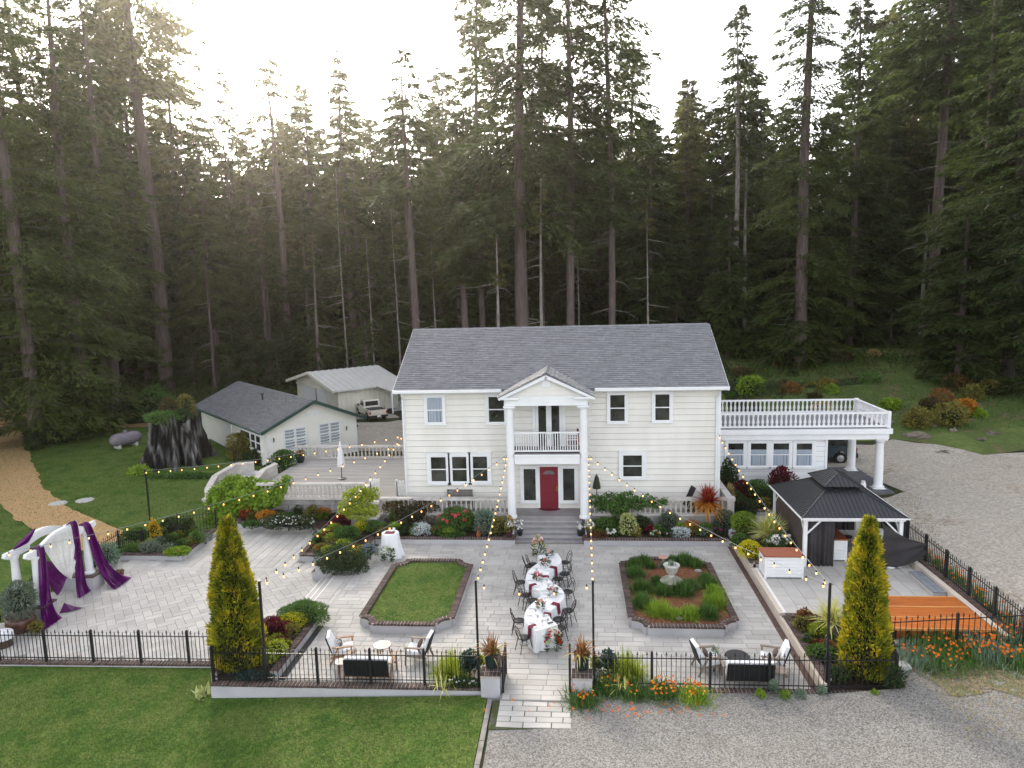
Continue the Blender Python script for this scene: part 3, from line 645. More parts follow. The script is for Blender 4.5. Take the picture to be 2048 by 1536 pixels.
part(po, 'side_beam', MB().box(cx[0]-.12, cx[0]+.12, PY+.2, HY-.03, zb[1]-.02, zb[0]-.121).box(cx[1]-.12, cx[1]+.12, PY+.2, HY-.03, zb[1]-.02, zb[0]-.121), white)
part(po, 'porch_ceiling', MB().box(cx[0]+.12, cx[1]-.12, PY+.14, HY-.03, zb[0]-.2, zb[0]-.123), white)
rl = part(po, 'balcony_rail', MB().box(cx[0]+.17, cx[1]-.17, PY-.05, PY+.05, zb[2]-.06, zb[2]).box(cx[0]+.17, cx[1]-.17, PY-.03, PY+.03, zb[0]+.07, zb[0]+.13), white)
for sx in (cx[0], cx[1]): part(po, 'side_rail', MB().box(sx-.03, sx+.03, PY+.2, HY-.03, zb[2]-.06, zb[2]).box(sx-.03, sx+.03, PY+.2, HY-.03, zb[0]+.07, zb[0]+.12), white)
n = 27
for i in range(1, n): part(rl, 'baluster', MB().box(*(lambda x: (x-.02, x+.02))(cx[0]+.17+(cx[1]-cx[0]-.34)*i/n), PY-.02, PY+.02, zb[0]+.13, zb[2]-.06), white)
# portico gable
ap = [float(q) for q in W(1091, 748, PY-.35)]; el = W(996, 795, PY-.35); er = W(1190, 793, PY-.35)
GZ, GE, GX0, GX1 = ap[2], float(el[2]+er[2])/2, float(el[0]), float(er[0]); GC = (GX0+GX1)/2
def main_y(z): return HY-.46+(z-(EZ-.01))*(RY-HY+.46)/(RZ-EZ)
part(po, 'entablature', MB().box(cx[0]-.2, cx[1]+.2, PY-.16, PY+.16, ztop+.022, GE+.02).box(cx[0]-.2, cx[0]+.16, PY+.16, HY-.03, ztop+.022, GE).box(cx[1]-.16, cx[1]+.2, PY+.16, HY-.03, ztop+.022, GE), white)
part(po, 'pediment', MB().extr([(GX0+.25, GE+.02), (GX1-.25, GE+.02), (GC, GZ-.2)], 'y', PY-.14, HY), siding)
n = 4
for i in range(n):
    z = GE+.03+i*.24; hw = (GX1-GX0)/2*(1-(z+.24-GE)/(GZ-GE))-.1
    if hw > .1: part(po, 'siding_board', MB().extr([(PY-.175, z), (PY-.155, z+.235), (PY-.13, z+.235), (PY-.13, z)], 'x', GC-hw, GC+hw), siding)
part(po, 'vent', MB().box(GC-.2, GC+.2, PY-.2, PY-.14, GE+.42, GE+.85), white)
for k in range(5): part(po, 'louver', MB().box(GC-.16, GC+.16, PY-.215, PY-.195, GE+.46+.075*k, GE+.5+.075*k), white)
for s, gx in ((-1, GX0), (1, GX1)):
    part(po, 'rake_board', MB().beam((gx, PY-.33, GE-.06), (GC, PY-.33, GZ-.1), .1, .2), white)
    part(po, 'return', MB().box(min(gx, gx-s*.95), max(gx, gx-s*.95), PY-.36, PY-.12, GE-.12, GE-.01), white)
    sl_ = MB(); nn = 12
    yb0, yb1 = main_y(GE), main_y(GZ)
    sl_.add([(gx-s*.0, PY-.4, GE+.02), (GC, PY-.4, GZ+.02), (GC, yb1+.15, GZ+.02), (gx, yb0+.25, GE+.02), (gx, PY-.4, GE-.04), (GC, PY-.4, GZ-.04), (GC, yb1+.15, GZ-.04), (gx, yb0+.25, GE-.04)],
            [(0, 1, 2, 3) if s < 0 else (3, 2, 1, 0), (4, 7, 6, 5) if s < 0 else (5, 6, 7, 4), (0, 4, 5, 1), (0, 3, 7, 4)])
    pr = part(po, 'roof', sl_, shingle)
    cs = MB(); slen = math.hypot(GC-gx, GZ-GE)
    for k in range(nn):
        f0, f1 = k/nn, (k+1)/nn; xa, xb = gx+(GC-gx)*f0, gx+(GC-gx)*f1; za, zb_ = GE+(GZ-GE)*f0+.035, GE+(GZ-GE)*f1+.035
        y = PY-.42; ye = main_y(za)+.05; up_ = .03
        while y < ye:
            y2 = min(y+random.choice((.28, .36, .42)), ye); nx = -s*0
            cs.add([(xa, y, za+up_), (xa, y2-.006, za+up_), (xb, y2-.006, zb_+.004), (xb, y, zb_+.004), (xa, y, za-.02), (xa, y2-.006, za-.02)], [(0, 3, 2, 1) if s > 0 else (0, 1, 2, 3), (0, 1, 5, 4)]); y = y2
    part(pr, 'shingle_courses', cs, shingle, kind='stuff')
part(po, 'ridge_cap', MB().extr([(GC-.12, GZ+.0), (GC, GZ+.08), (GC+.12, GZ), (GC, GZ+.05)], 'y', PY-.42, main_y(GZ)+.1), shingle_d)
# foundation, porch and steps
tr = thing('porch_terrace', 'grey stone terrace and porch floor along the front of the farmhouse', 'terrace', (0, 33.4, 0))
part(tr, 'terrace_slab', MB().box(-8.25, -1.9, 32.8, HY+.02, -.3, ZF-.005), stone_m)
for q in ((1.85, 8.5, 32.8, HY+.02, -.3, ZF-.005), (-9.6, -8.26, 32.3, 36, -.3, ZF-.01), (8.16, 8.5, HY+.03, 36.2, -.3, ZF-.01)): part(tr, 'terrace_slab', MB().box(*q), stone_m)
part(tr, 'porch_floor', MB().box(-1.89, 1.84, 32.72, HY+.02, -.3, ZF), M('porch_paint', (.3, .28, .28), (.22, .2, .2), scale=1.2, rough=.6))
stp = thing('porch_steps', 'five grey timber steps up to the red front door', 'steps', (0, 32.3, 0))
for k in range(5):
    z1 = ZF-ZF/5.0*(k+1)+ZF/5.0-.176; 
    part(stp, 'tread', MB().box(-1.62, 1.52, 32.72-.22*(k+1), 32.72-.22*k+.03, z1-.05, z1), M('step_paint%d' % k, (.4, .38, .38), (.3, .29, .29), scale=2, rough=.6) if k == 0 else bpy.data.materials['step_paint0'])
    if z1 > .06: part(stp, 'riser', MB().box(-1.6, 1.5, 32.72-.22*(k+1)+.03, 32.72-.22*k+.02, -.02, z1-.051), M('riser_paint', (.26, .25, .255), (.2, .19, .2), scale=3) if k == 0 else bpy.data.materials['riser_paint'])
for s in (-1, 1):
    mb = MB(); mb.extr([(31.75, -.05), (31.75, .3), (32.6, 1.0), (32.95, 1.55), (32.95, -.05)], 'x', *sorted((s*1.66, s*1.9)))
    part(stp, 'cheek_wall', mb, castone)
solo('door_mat', MB().prism([(x0-.1+.0, HY-.08)]+[((x0+x1)/2-(.55)*math.cos(math.pi*i/10), HY-.08-.42*math.sin(math.pi*i/10)) for i in range(11)], ZF+.002, ZF+.02), burg, 'half-round burgundy mat before the red front door', 'door mat')
# ================================================================== balustrades
def bal_me(h, m, r=.075):
    return MB().lathe([(r*.9, 0), (r*.9, .05), (r*.55, .07), (r, h*.3), (r*.95, h*.38), (r*.5, h*.68), (r*.62, h*.72), (r*.5, h*.76), (r*.85, h*.9), (r*.9, h)], n=8).mesh('baluster', m, True)
B_ST, B_WH = bal_me(.62, castone, .068), bal_me(.56, white, .075)
def balustrade(label, pts, z, h=.85, m=castone, bal=B_ST, pitch=.235, group=None, posts=(), skip=None, name='balustrade'):
    t = thing(name, label, 'balustrade', (*[float(c) for c in pts[0][:2]], z), group); P = [np.array(p[:2], float) for p in pts]
    for a, b in zip(P, P[1:]):
        L = np.linalg.norm(b-a); n = max(1, round(L/pitch))
        part(t, 'coping', MB().obox(a-(b-a)/L*.12, b+(b-a)/L*.12, .3 if m is castone else .2, z+h-.11, z+h), m)
        part(t, 'base_rail', MB().obox(a, b, .26 if m is castone else .16, z-.02, z+.11), m)
        for k in range(n):
            q = a+(b-a)*(k+.5)/n
            if skip and skip(q): continue
            o = piece(t, 'baluster', bal, q[0], q[1], z+.105)
            if abs(h-.85) > .01 and bal is B_ST: o.scale = (1, 1, (h-.22)/.62)
    for p in posts: part(t, 'pedestal', MB().box(p[0]-.16, p[0]+.16, p[1]-.16, p[1]+.16, z-.02, z+h-.1).box(p[0]-.2, p[0]+.2, p[1]-.2, p[1]+.2, z+h-.115, z+h+.03), m)
    return t
balustrade('weathered cast stone balustrade below the bench and triple window', [(-8.2, 32.95), (-2.05, 32.95)], ZF)
balustrade('weathered cast stone balustrade overgrown with green vine before the house', [(2.0, 32.95), (8.45, 32.95), (8.45, 36.1)], ZF, posts=[(8.45, 32.95)])
balustrade('cast stone balustrade on the stone wall at the front of the deck', [(-15.6, 35.55), (-9.6, 35.55)], ZF)
balustrade('short cast stone balustrade descending from the deck past yellow foliage', [(-9.6, 35.4), (-9.6, 32.35), (-8.3, 32.35)], ZF)
balustrade('cast stone balustrade at the rear of the deck towards the cottage', [(-17.0, 44.3), (-7.5, 44.3)], ZF, pitch=.25)
# stone block wall below the deck: every block a piece of its own
sw = thing('stone_wall', 'coursed grey stone block wall below the deck balustrade', 'wall', (-12.5, 35.5, -.3))
part(sw, 'core', MB().box(-16.0, -9.62, 35.5, 35.8, -.5, ZF-.03), mortar)
z = -.35
for hgt in (.3, .3, .3, .3):
    x = -16.0
    while x < -9.7:
        l = min(random.uniform(.35, .65), -9.62-x); part(sw, 'block', MB().box(x+.01, x+l-.01, 35.42+random.uniform(-.015, .015), 35.52, z+.01, z+hgt-.01), stone_m); x += l
    z += hgt
part(sw, 'ledge', MB().box(-16.05, -9.6, 35.35, 35.8, ZF-.03+.0, ZF-.021), castone)
# deck
dk = thing('deck', 'weathered grey timber deck beside the farmhouse', 'deck', (-12, 40, 0))
part(dk, 'deck_frame', MB().box(-16.6, -7.3, 35.75, 44.4, -.4, ZF-.06), stone_m)
mb = MB(); y = 35.8
while y < 44.3: mb.box(-16.6, -7.3, y, y+.134, ZF-.055, ZF+.002*random.random()); y += .14
part(dk, 'deck_boards', mb, deckwood, kind='stuff')
# curved stone stair beside the deck
ss = thing('stone_stair', 'curved pale stone garden stair with solid parapets west of the deck', 'stair', (-18.5, 39, -.4))
op = [(-18.9, 36.3, .5), (-19.8, 37.9, .62), (-20.2, 39.6, .95), (-19.6, 41.0, 1.3), (-18.6, 41.4, 1.3)]
ip = [(-16.9, 36.6, .55), (-17.3, 38.2, .85), (-17.2, 39.6, 1.3), (-16.7, 40.3, 1.5)]
for pl in (op, ip):
    mb = MB(); cp_ = MB()
    for a, b in zip(pl, pl[1:]):
        d = np.array(b[:2])-np.array(a[:2]); d /= np.linalg.norm(d); n_ = np.array([-d[1], d[0]])
        for m_, wdt, lo, hi in ((mb, .24, None, 0), (cp_, .36, -.0, .1)):
            A = [np.array(a[:2])-n_*wdt/2, np.array(b[:2])-n_*wdt/2, np.array(b[:2])+n_*wdt/2, np.array(a[:2])+n_*wdt/2]; Z = [a[2], b[2], b[2], a[2]]
            m_.add([(p[0], p[1], -.5 if lo is None else z_+.004) for p, z_ in zip(A, Z)]+[(p[0], p[1], z_+hi) for p, z_ in zip(A, Z)], [(3, 2, 1, 0), (4, 5, 6, 7), (0, 1, 5, 4), (1, 2, 6, 5), (2, 3, 7, 6), (3, 0, 4, 7)])
    part(ss, 'parapet', mb, castone); part(ss, 'coping', cp_, castone)
part(ss, 'end_post', MB().box(-19.1, -18.7, 36.05, 36.45, -.5, .6).box(-19.15, -18.65, 36.0, 36.5, .6, .7), castone)
for k in range(8):
    f = k/7; a = np.array([-18.7, 36.5])*(1-f)+np.array([-19.2, 41.0])*f; b = np.array([-17.0, 36.7])*(1-f)+np.array([-16.7, 40.0])*f
    a2 = a+np.array([-.1, .66]); b2 = b+np.array([.05, .52]); part(ss, 'tread', MB().prism([tuple(a), tuple(b), tuple(b2), tuple(a2)], -.5, -.25+.16*k), concrete)
# white terrace gates
for k, (px_, xx) in enumerate(((752, -9.4), (791, -8.0))):
    t = thing('picket_gate', 'white picket gate standing '+('open beside the deck balustrade' if k == 0 else 'shut against the farmhouse corner'), 'gate', (xx, 35.3, ZF))
    dx = (.25, .95) if k == 0 else (1.0, .0)
    for i in range(6): part(t, 'picket', MB().box(xx+dx[0]*i/6*.9-.05+.0, xx+dx[0]*i/6*.9+.05, 35.2+dx[1]*i/6, 35.23+dx[1]*i/6, ZF+.05, ZF+1.0+.06*math.sin(i)), white)
    part(t, 'rail', MB().beam((xx, 35.25, ZF+.25), (xx+dx[0]*.85, 35.25+dx[1]*.85, ZF+.25), .04, .08).beam((xx, 35.25, ZF+.8), (xx+dx[0]*.85, 35.25+dx[1]*.85, ZF+.8), .04, .08), white)
    part(t, 'post', MB().box(xx-.1, xx-.0, 35.2, 35.3, ZF, ZF+1.1), white)
# ================================================================== east wing with roof terrace and carport
wg = thing('east_wing', 'low white wing with balustraded roof terrace and columned carport', 'building', (13, 40, 0))
WY, WX1 = 38.0, 14.55
part(wg, 'wall', MB().box(HX1+.02, WX1-.03, WY+.04, 42.0, -.2, 3.35), siding_w)
clap(wg, HX1+.03, WX1-.14, .3, 3.3, WY, siding_w, pitch=.27)
part(wg, 'corner_board', MB().box(WX1-.13, WX1+.0, WY-.035, WY+.1, .0, 3.35), white)
for u0, u1 in ((1454, 1488), (1499, 1534), (1544, 1579), (1590, 1625)):
    a = W(u0, 932, WY); b = W(u1, 885, WY); sash_window(wg, float(a[0]), float(b[0]), float(a[2]), float(b[2]), WY-.03, curt=[(0, 1, .0, .47), (0, 1, .53, .72)], trim=.15, head=False)
part(wg, 'head_trim', MB().box(float(W(1449, 880, WY)[0])-.1, float(W(1632, 880, WY)[0])+.1, WY-.09, WY+.02, 3.32, 3.42), white)
FZ0, FZ1 = 3.3, 4.02
part(wg, 'fascia', MB().box(HX1+.03, 17.55, WY-.25, 42.2, FZ0+.1, FZ0+.4), white); part(wg, 'cornice', MB().box(HX1+.03, 17.68, WY-.36, 42.3, FZ0+.41, FZ1-.04), white)
part(wg, 'roof_deck', MB().box(HX1+.03, 17.5, WY-.2, 42.1, FZ1-.04+.001, FZ1), M('roof_felt', (.22, .22, .24), (.16, .16, .18), rough=.9))
part(wg, 'shade_strip', MB().box(HX1+.03, 17.56, WY-.27, 42.2, FZ0+.4, FZ0+.41), black)  # solid black strip painted in for the shade line under the cornice
for y in (38.1, 41.8):
    part(wg, 'column', MB().lathe([(.3, 0), (.3, .1), (.26, .14), (.22, .2), (.225, 1.2), (.19, 2.45), (.24, 2.5), (.25, 2.62)], 17.25, y, .7, 18).box(16.93, 17.57, y-.32, y+.32, .55, .71).box(16.97, 17.53, y-.28, y+.28, 3.31, FZ0+.1), white, True)
part(wg, 'carport_slab', MB().box(13.2, 17.75, 37.3, 42.4, .0, .7), M('dark_slab', (.12, .125, .135), (.085, .09, .1), scale=2, rough=.6))
RT = [(8.35, WY-.2), (17.5, WY-.2), (17.5, 42.05), (8.35, 42.05)]
for a, b in zip(RT, RT[1:]):
    a = np.array(a); b = np.array(b); L = np.linalg.norm(b-a); n = round(L/.24)
    part(wg, 'coping', MB().obox(a, b, .16, FZ1+.74, FZ1+.82), white); part(wg, 'base_rail', MB().obox(a, b, .14, FZ1+.04, FZ1+.12), white)
    for k in range(n):
        q = a+(b-a)*(k+.5)/n; o = piece(wg, 'baluster', B_WH, q[0], q[1], FZ1+.12); o.scale = (1, 1, 1.12)
for q in RT[1:3]: part(wg, 'pedestal', MB().box(q[0]-.09, q[0]+.09, q[1]-.09, q[1]+.09, FZ1, FZ1+.86), white)
solo('stepping_slab', MB().cham(15.6, 16.5, 38.4, 39.5, .701, .75, .01), slate, 'grey slate slab lying on the carport floor', 'slab')
# ================================================================== cottage and garage to the north-west
def rotbox_pts(c, d, L, Wd): n = np.array([-d[1], d[0]]); return [c, c+d*L, c+d*L+n*Wd, c+n*Wd]
cz = -.1
dd = np.array([.71, .704]); dd /= np.linalg.norm(dd); cn = np.array([-dd[1], dd[0]]); CW = 6.7; c0 = np.array([-19.6, 44.8])+(dd+cn)*.55
ct = thing('cottage', 'cream single-storey cottage with green gable trim and grey shingle roof', 'house', (float(c0[0]), float(c0[1]), cz))
CL = 14.3; ew_z = 2.74; ap_z = 4.22
def cpt(a, b, z): q = c0+dd*a+cn*b; return (float(q[0]), float(q[1]), float(z))
mb = MB(); mb.add([cpt(0, 0, cz-.3), cpt(CW, 0, cz-.3), cpt(CW, CL, cz-.3), cpt(0, CL, cz-.3), cpt(0, 0, ew_z), cpt(CW, 0, ew_z), cpt(CW, CL, ew_z), cpt(0, CL, ew_z), cpt(CW/2, 0, ap_z-.1), cpt(CW/2, CL, ap_z-.1)],
                  [(0, 1, 5, 8, 4), (1, 2, 6, 5), (2, 3, 7, 9, 6), (3, 0, 4, 7), (4, 8, 9, 7), (5, 6, 9, 8)])
cot_w = M('cottage_paint', (.82, .8, .73), (.76, .74, .67), scale=1, rough=.7)
part(ct, 'wall', mb, cot_w)
z = cz
while z < ap_z-.4:
    hw = CW/2 if z+.2 < ew_z else CW/2*(1-(z+.2-ew_z)/(ap_z-ew_z))
    part(ct, 'siding_board', MB().add([cpt(CW/2-hw, -.03, z), cpt(CW/2+hw, -.03, z), cpt(CW/2+hw, -.012, z+.215), cpt(CW/2-hw, -.012, z+.215), cpt(CW/2-hw, .0, z), cpt(CW/2+hw, .0, z)], [(0, 1, 2, 3), (0, 4, 5, 1)]), cot_w); z += .22
green = M('green_trim', (.03, .075, .06), (.025, .06, .05), rough=.5)
e_ov, g_ov = .55, .5
sl0 = (ap_z-ew_z)/(CW/2)
for s in (0, 1):
    xe = -e_ov if s == 0 else CW+e_ov; ze = ew_z-e_ov*sl0
    rf = part(ct, 'roof', MB().add([cpt(xe, -g_ov, ze), cpt(CW/2, -g_ov, ap_z), cpt(CW/2, CL+g_ov, ap_z), cpt(xe, CL+g_ov, ze), cpt(xe, -g_ov, ze-.08), cpt(CW/2, -g_ov, ap_z-.08), cpt(CW/2, CL+g_ov, ap_z-.08), cpt(xe, CL+g_ov, ze-.08)],
                                  [(0, 1, 2, 3), (7, 6, 5, 4), (0, 4, 5, 1), (2, 6, 7, 3), (0, 3, 7, 4)]), shingle_d)
    cs = MB(); nn = 22
    for k in range(nn):
        f0, f1 = k/nn, (k+1)/nn; xa, xb = xe+(CW/2-xe)*f0, xe+(CW/2-xe)*f1; za, zb_ = ze+(ap_z-ze)*f0, ze+(ap_z-ze)*f1; y = -g_ov-.02
        while y < CL+g_ov:
            y2 = min(y+random.choice((.4, .55, .7)), CL+g_ov)
            cs.add([cpt(xa, y, za+.045), cpt(xa, y2-.01, za+.045), cpt(xb, y2-.01, zb_+.012), cpt(xb, y, zb_+.012), cpt(xa, y, za), cpt(xa, y2-.01, za)], [(0, 1, 2, 3) if s == 1 else (3, 2, 1, 0), (0, 4, 5, 1)]); y = y2
    part(rf, 'shingle_courses', cs, shingle_d, kind='stuff')
    part(ct, 'rake_board', MB().beam(cpt(xe, -g_ov-.04, ze-.1), cpt(CW/2, -g_ov-.04, ap_z-.1), .06, .2), green)
part(ct, 'gutter', MB().beam(cpt(-e_ov-.05, -g_ov, ew_z-e_ov*sl0-.06), cpt(-e_ov-.05, CL+g_ov, ew_z-e_ov*sl0-.06), .1, .1), green)
def cot_win(u0, v0, u1, v1):
    wn = link('window', None, ct)
    def hit(u, v):
        d = ray(u, v); n_ = np.array([*cn, 0]); t_ = ((np.array([*c0, 0])-n_*.03-CAM)@n_)/(d@n_); p = CAM+d*t_; return float((p[:2]-c0)@dd), float(p[2])
    a, z1_ = hit(u0, v0); b, z0_ = hit(u1, v1)
    return a, b, z0_, z1_, wn
def cwin(a, b, z0_, z1_, wn, side=False):
    P = (lambda x, o, z: cpt(x, -o, z)) if not side else (lambda x, o, z: cpt(-o, x, z))
    def bx(x0_, x1_, o0, o1, za, zb_, m, nm, par):
        pts = [P(x, o, z) for z in (za, zb_) for x, o in ((x0_, o1), (x1_, o1), (x1_, o0), (x0_, o0))]
        return part(par, nm, MB().add(pts, [(0, 3, 2, 1), (4, 5, 6, 7), (0, 1, 5, 4), (1, 2, 6, 5), (2, 3, 7, 6), (3, 0, 4, 7)]), m)
    bx(a-.12, b+.12, .0, .06, z1_, z1_+.12, white, 'frame', wn); bx(a-.12, b+.12, .0, .08, z0_-.12, z0_, white, 'sill', wn)
    n_ = 2 if not side else 4; wd_ = (b-a)/n_; zm = (z0_+z1_)/2
    for i in range(n_+1): bx(a+wd_*i-.07, a+wd_*i+.07, .0, .062, z0_, z1_, white, 'mullion', wn)
    for i in range(n_):
        bx(a+wd_*i+.07, a+wd_*(i+1)-.07, .0, .02, z0_, z1_, glass, 'pane', wn); bx(a+wd_*i+.07, a+wd_*(i+1)-.07, .02, .045, zm-.04, zm+.04, white, 'sash_rail', wn)
        if not side: bx(a+wd_*i+.1, a+wd_*(i+1)-.14, .021, .026, z0_+.02, zm-.05, curtain, 'curtain', wn); bx(a+wd_*i+.1, a+wd_*(i+1)-.12, .021, .026, zm+.05, z1_-.02, curtain, 'curtain', wn)
q = cot_win(567, 862, 614, 892); cwin(q[0], q[1], min(q[2], q[3]-1.3), q[3], q[4]); q2 = cot_win(637, 846, 681, 872); cwin(q2[0], q2[1], q[3]-1.45+.1, q[3]+.05, q2[4])
cwin(1.0, 5.0, cz+1.0, cz+2.0, link('window', None, ct), True); cwin(7.0, 7.9, cz+1.2, cz+2.0, link('window', None, ct), True)
for x in (CW*.06, CW*.87): part(ct, 'wall_lamp', MB().box(*sorted((cpt(x, -.18, 0)[0], cpt(x, -.05, 0)[0]+.12)), *sorted((cpt(x, -.2, 0)[1], cpt(x, -.02, 0)[1])), cz+1.75, cz+2.05), black)
for i in range(2): part(ct, 'vent', MB().beam(cpt(CW/2-.5+.6*i, -.04, ap_z-1.0), cpt(CW/2-.05+.6*i, -.04, ap_z-1.0), .05, .35), white)
part(ct, 'vent_pipe', MB().lathe([(.07, 0), (.07, .5), (.12, .5), (.12, .6)], *cpt(CW/2-1.2, 6, 0)[:2], ap_z-.6, 8), black)
part(ct, 'corner_board', MB().prism([cpt(-.04, -.04, 0)[:2], cpt(.1, -.04, 0)[:2], cpt(.1, .1, 0)[:2], cpt(-.04, .1, 0)[:2]], cz-.3, ew_z), white); part(ct, 'corner_board', MB().prism([cpt(CW-.1, -.04, 0)[:2], cpt(CW+.04, -.04, 0)[:2], cpt(CW+.04, .1, 0)[:2], cpt(CW-.1, .1, 0)[:2]], cz-.3, ew_z), white)
part(ct, 'handrail', MB().tube([cpt(-1.3, 8, cz+1.0), cpt(-1.3, 3, cz+.9), cpt(-1.3, 1.4, cz+.3)], .03).tube([cpt(-1.3, 8, cz), cpt(-1.3, 8, cz+1)], .03).tube([cpt(-1.3, 3, cz-.2), cpt(-1.3, 3, cz+.9)], .03), black)
# garage
gz = .1
gd = np.array([.73, .68]); gd /= np.linalg.norm(gd); gn = np.array([-gd[1], gd[0]])
GW, GL = 10.2, 6.4; gew, gap = 2.62, 3.75; g0 = np.array([-21.13, 63.9])+gd*.8+gn*.85
gb = thing('garage', 'cream metal-roofed garage with a broken white sliding door', 'garage', (float(g0[0]), float(g0[1]), gz))
def gpt(a, b, z): q = g0+gd*a+gn*b; return (float(q[0]), float(q[1]), float(z))
gcream = M('garage_panel', (.82, .78, .68), (.74, .7, .6), scale=1, rough=.6)
part(gb, 'wall', MB().add([gpt(0, 0, gz-.3), gpt(0, GW, gz-.3), gpt(GL, GW, gz-.3), gpt(GL, 0, gz-.3), gpt(0, 0, gew), gpt(0, GW, gew), gpt(GL, GW, gew), gpt(GL, 0, gew), gpt(0, GW/2, gap-.1), gpt(GL, GW/2, gap-.1)],
                          [(0, 4, 8, 5, 1), (1, 5, 6, 2), (2, 6, 9, 7, 3), (3, 7, 4, 0), (4, 7, 9, 8), (5, 8, 9, 6)]), gcream)
for k in range(13): part(gb, 'wall_rib', MB().beam(gpt(.3+k*.5, -.03, gz), gpt(.3+k*.5, -.03, gew-.1), .08, .05), gcream)
for y0_, y1_, z0_, sk in ((2.2, 4.9, gz+.1, .5), (5.2, 8.4, gz+.1, -.3)):
    part(gb, 'sliding_door', MB().add([gpt(-.06, y0_, gz), gpt(-.06, y1_-sk*(sk < 0)*0, gz), gpt(-.06, y1_+(.35 if sk < 0 else .1), gew-.6), gpt(-.06, y0_+(.45 if sk > 0 else 0), gew-.6)], [(0, 3, 2, 1)]), siding_w)
part(gb, 'door_gap', MB().add([gpt(-.05, 4.3, gz), gpt(-.05, 5.7, gz), gpt(-.05, 5.3, gew-.6), gpt(-.05, 4.9, gew-.6)], [(0, 3, 2, 1)]), black)
part(gb, 'door_track', MB().beam(gpt(-.1, 1.2, gew-.5), gpt(-.1, 10, gew-.5), .1, .16), gcream)
tin = M('pale_metal_roof', (.6, .59, .57), (.54, .53, .51), scale=.6, rough=.5, stretch=(2, .3, 1))
for s in (0, 1):
    ye = -.85 if s == 0 else GW+.85; ze = gew-(gap-gew)/(GW/2)*.85
    part(gb, 'roof', MB().add([gpt(-.8, ye, ze), gpt(-.8, GW/2, gap), gpt(GL+.6, GW/2, gap), gpt(GL+.6, ye, ze), gpt(-.8, ye, ze-.15), gpt(-.8, GW/2, gap-.15), gpt(GL+.6, GW/2, gap-.15), gpt(GL+.6, ye, ze-.15)],
                              [(0, 1, 2, 3), (7, 6, 5, 4), (0, 4, 5, 1), (2, 6, 7, 3), (0, 3, 7, 4)]), tin)
    for k in range(12): part(gb, 'roof_seam', MB().beam(gpt(-.5+k*.63, ye+.0, ze+.03), gpt(-.5+k*.66, GW/2, gap+.03), .05, .05), tin)
    part(gb, 'rake_board', MB().beam(gpt(-.84, ye, ze-.1), gpt(-.84, GW/2, gap-.1), .06, .28), gcream)
# lattice screen with lean-to roof
part(gb, 'lean_to_roof', MB().add([gpt(3.6, -.8, gew-.1), gpt(4.0, -3.0, gew-.45), gpt(GL+2.6, -3.0, gew-.45), gpt(GL+.6, -.8, gew-.1), gpt(3.6, -.8, gew-.2), gpt(4.0, -3.0, gew-.55), gpt(GL+2.6, -3.0, gew-.55), gpt(GL+.6, -.8, gew-.2)], [(3, 2, 1, 0), (4, 5, 6, 7), (0, 1, 5, 4), (1, 2, 6, 5)]), tin)
la = MB(); LX0, LX1 = 4.2, GL+2.4
for k in range(28):
    for sgn in (-1, 1):
        x = LX0+k*.165; xe = x+sgn*1.8; f = 1.0
        if xe > LX1: f = (LX1-x)/1.8
        if xe < LX0: f = (x-LX0)/1.8
        if f > .03: la.beam(gpt(x, -2.9+.02*sgn, gz), gpt(x+sgn*1.8*f, -2.9+.02*sgn, gz+1.95*f), .05, .012)
part(gb, 'lattice_screen', la, white, kind='stuff')
for k in (LX0, (LX0+LX1)/2, LX1): part(gb, 'lattice_post', MB().beam(gpt(k, -2.9, gz-.2), gpt(k, -2.9, gew-.5), .12, .12), white)
# ================================================================== dining: serpentine table, chairs, settings
def TP(x, y, z=.76): p = G(1020+x/6.4, 1080+y/6.4, z); return np.array([p[0], p[1]])
cl_px = [(470, 1125), (395, 1065), (348, 985), (375, 890), (470, 800), (545, 720), (520, 645), (420, 575), (345, 490), (375, 400), (455, 335), (525, 262), (480, 185)]
raw = np.array([TP(*p) for p in cl_px])
def catmull(P, n=5):
    out = []
    for i in range(len(P)-1):
        p0, p1, p2, p3 = P[max(i-1, 0)], P[i], P[i+1], P[min(i+2, len(P)-1)]
        for k in range(n):
            t_ = k/n; out.append(.5*((2*p1)+(-p0+p2)*t_+(2*p0-5*p1+4*p2-p3)*t_*t_+(-p0+3*p1-3*p2+p3)*t_**3))
    out.append(P[-1]); return np.array(out)
cl = catmull(raw, 5)
def normals(c):
    d = np.gradient(c, axis=0); d /= np.linalg.norm(d, axis=1)[:, None]; return np.stack([-d[:, 1], d[:, 0]], 1)
nn_ = normals(cl); HWID = .42
tb = thing('serpentine_table', 'long winding dining table under white linen set for dinner', 'table', (float(cl[:, 0].mean()), float(cl[:, 1].mean()), 0))
Lp = cl+nn_*HWID; Rp = cl-nn_*HWID; loop = np.vstack([Lp, Rp[::-1]]); m_ = len(loop)
part(tb, 'table_top', MB().add([(p[0], p[1], .74) for p in Lp]+[(p[0], p[1], .74) for p in Rp], [(i, i+1, len(Lp)+i+1, len(Lp)+i) for i in range(len(Lp)-1)]), teak)
mb = MB(); n = len(Lp)
mb.add([(p[0], p[1], .765) for p in Lp]+[(p[0], p[1], .765) for p in Rp], [(i, n+i, n+i+1, i+1) for i in range(n-1)])
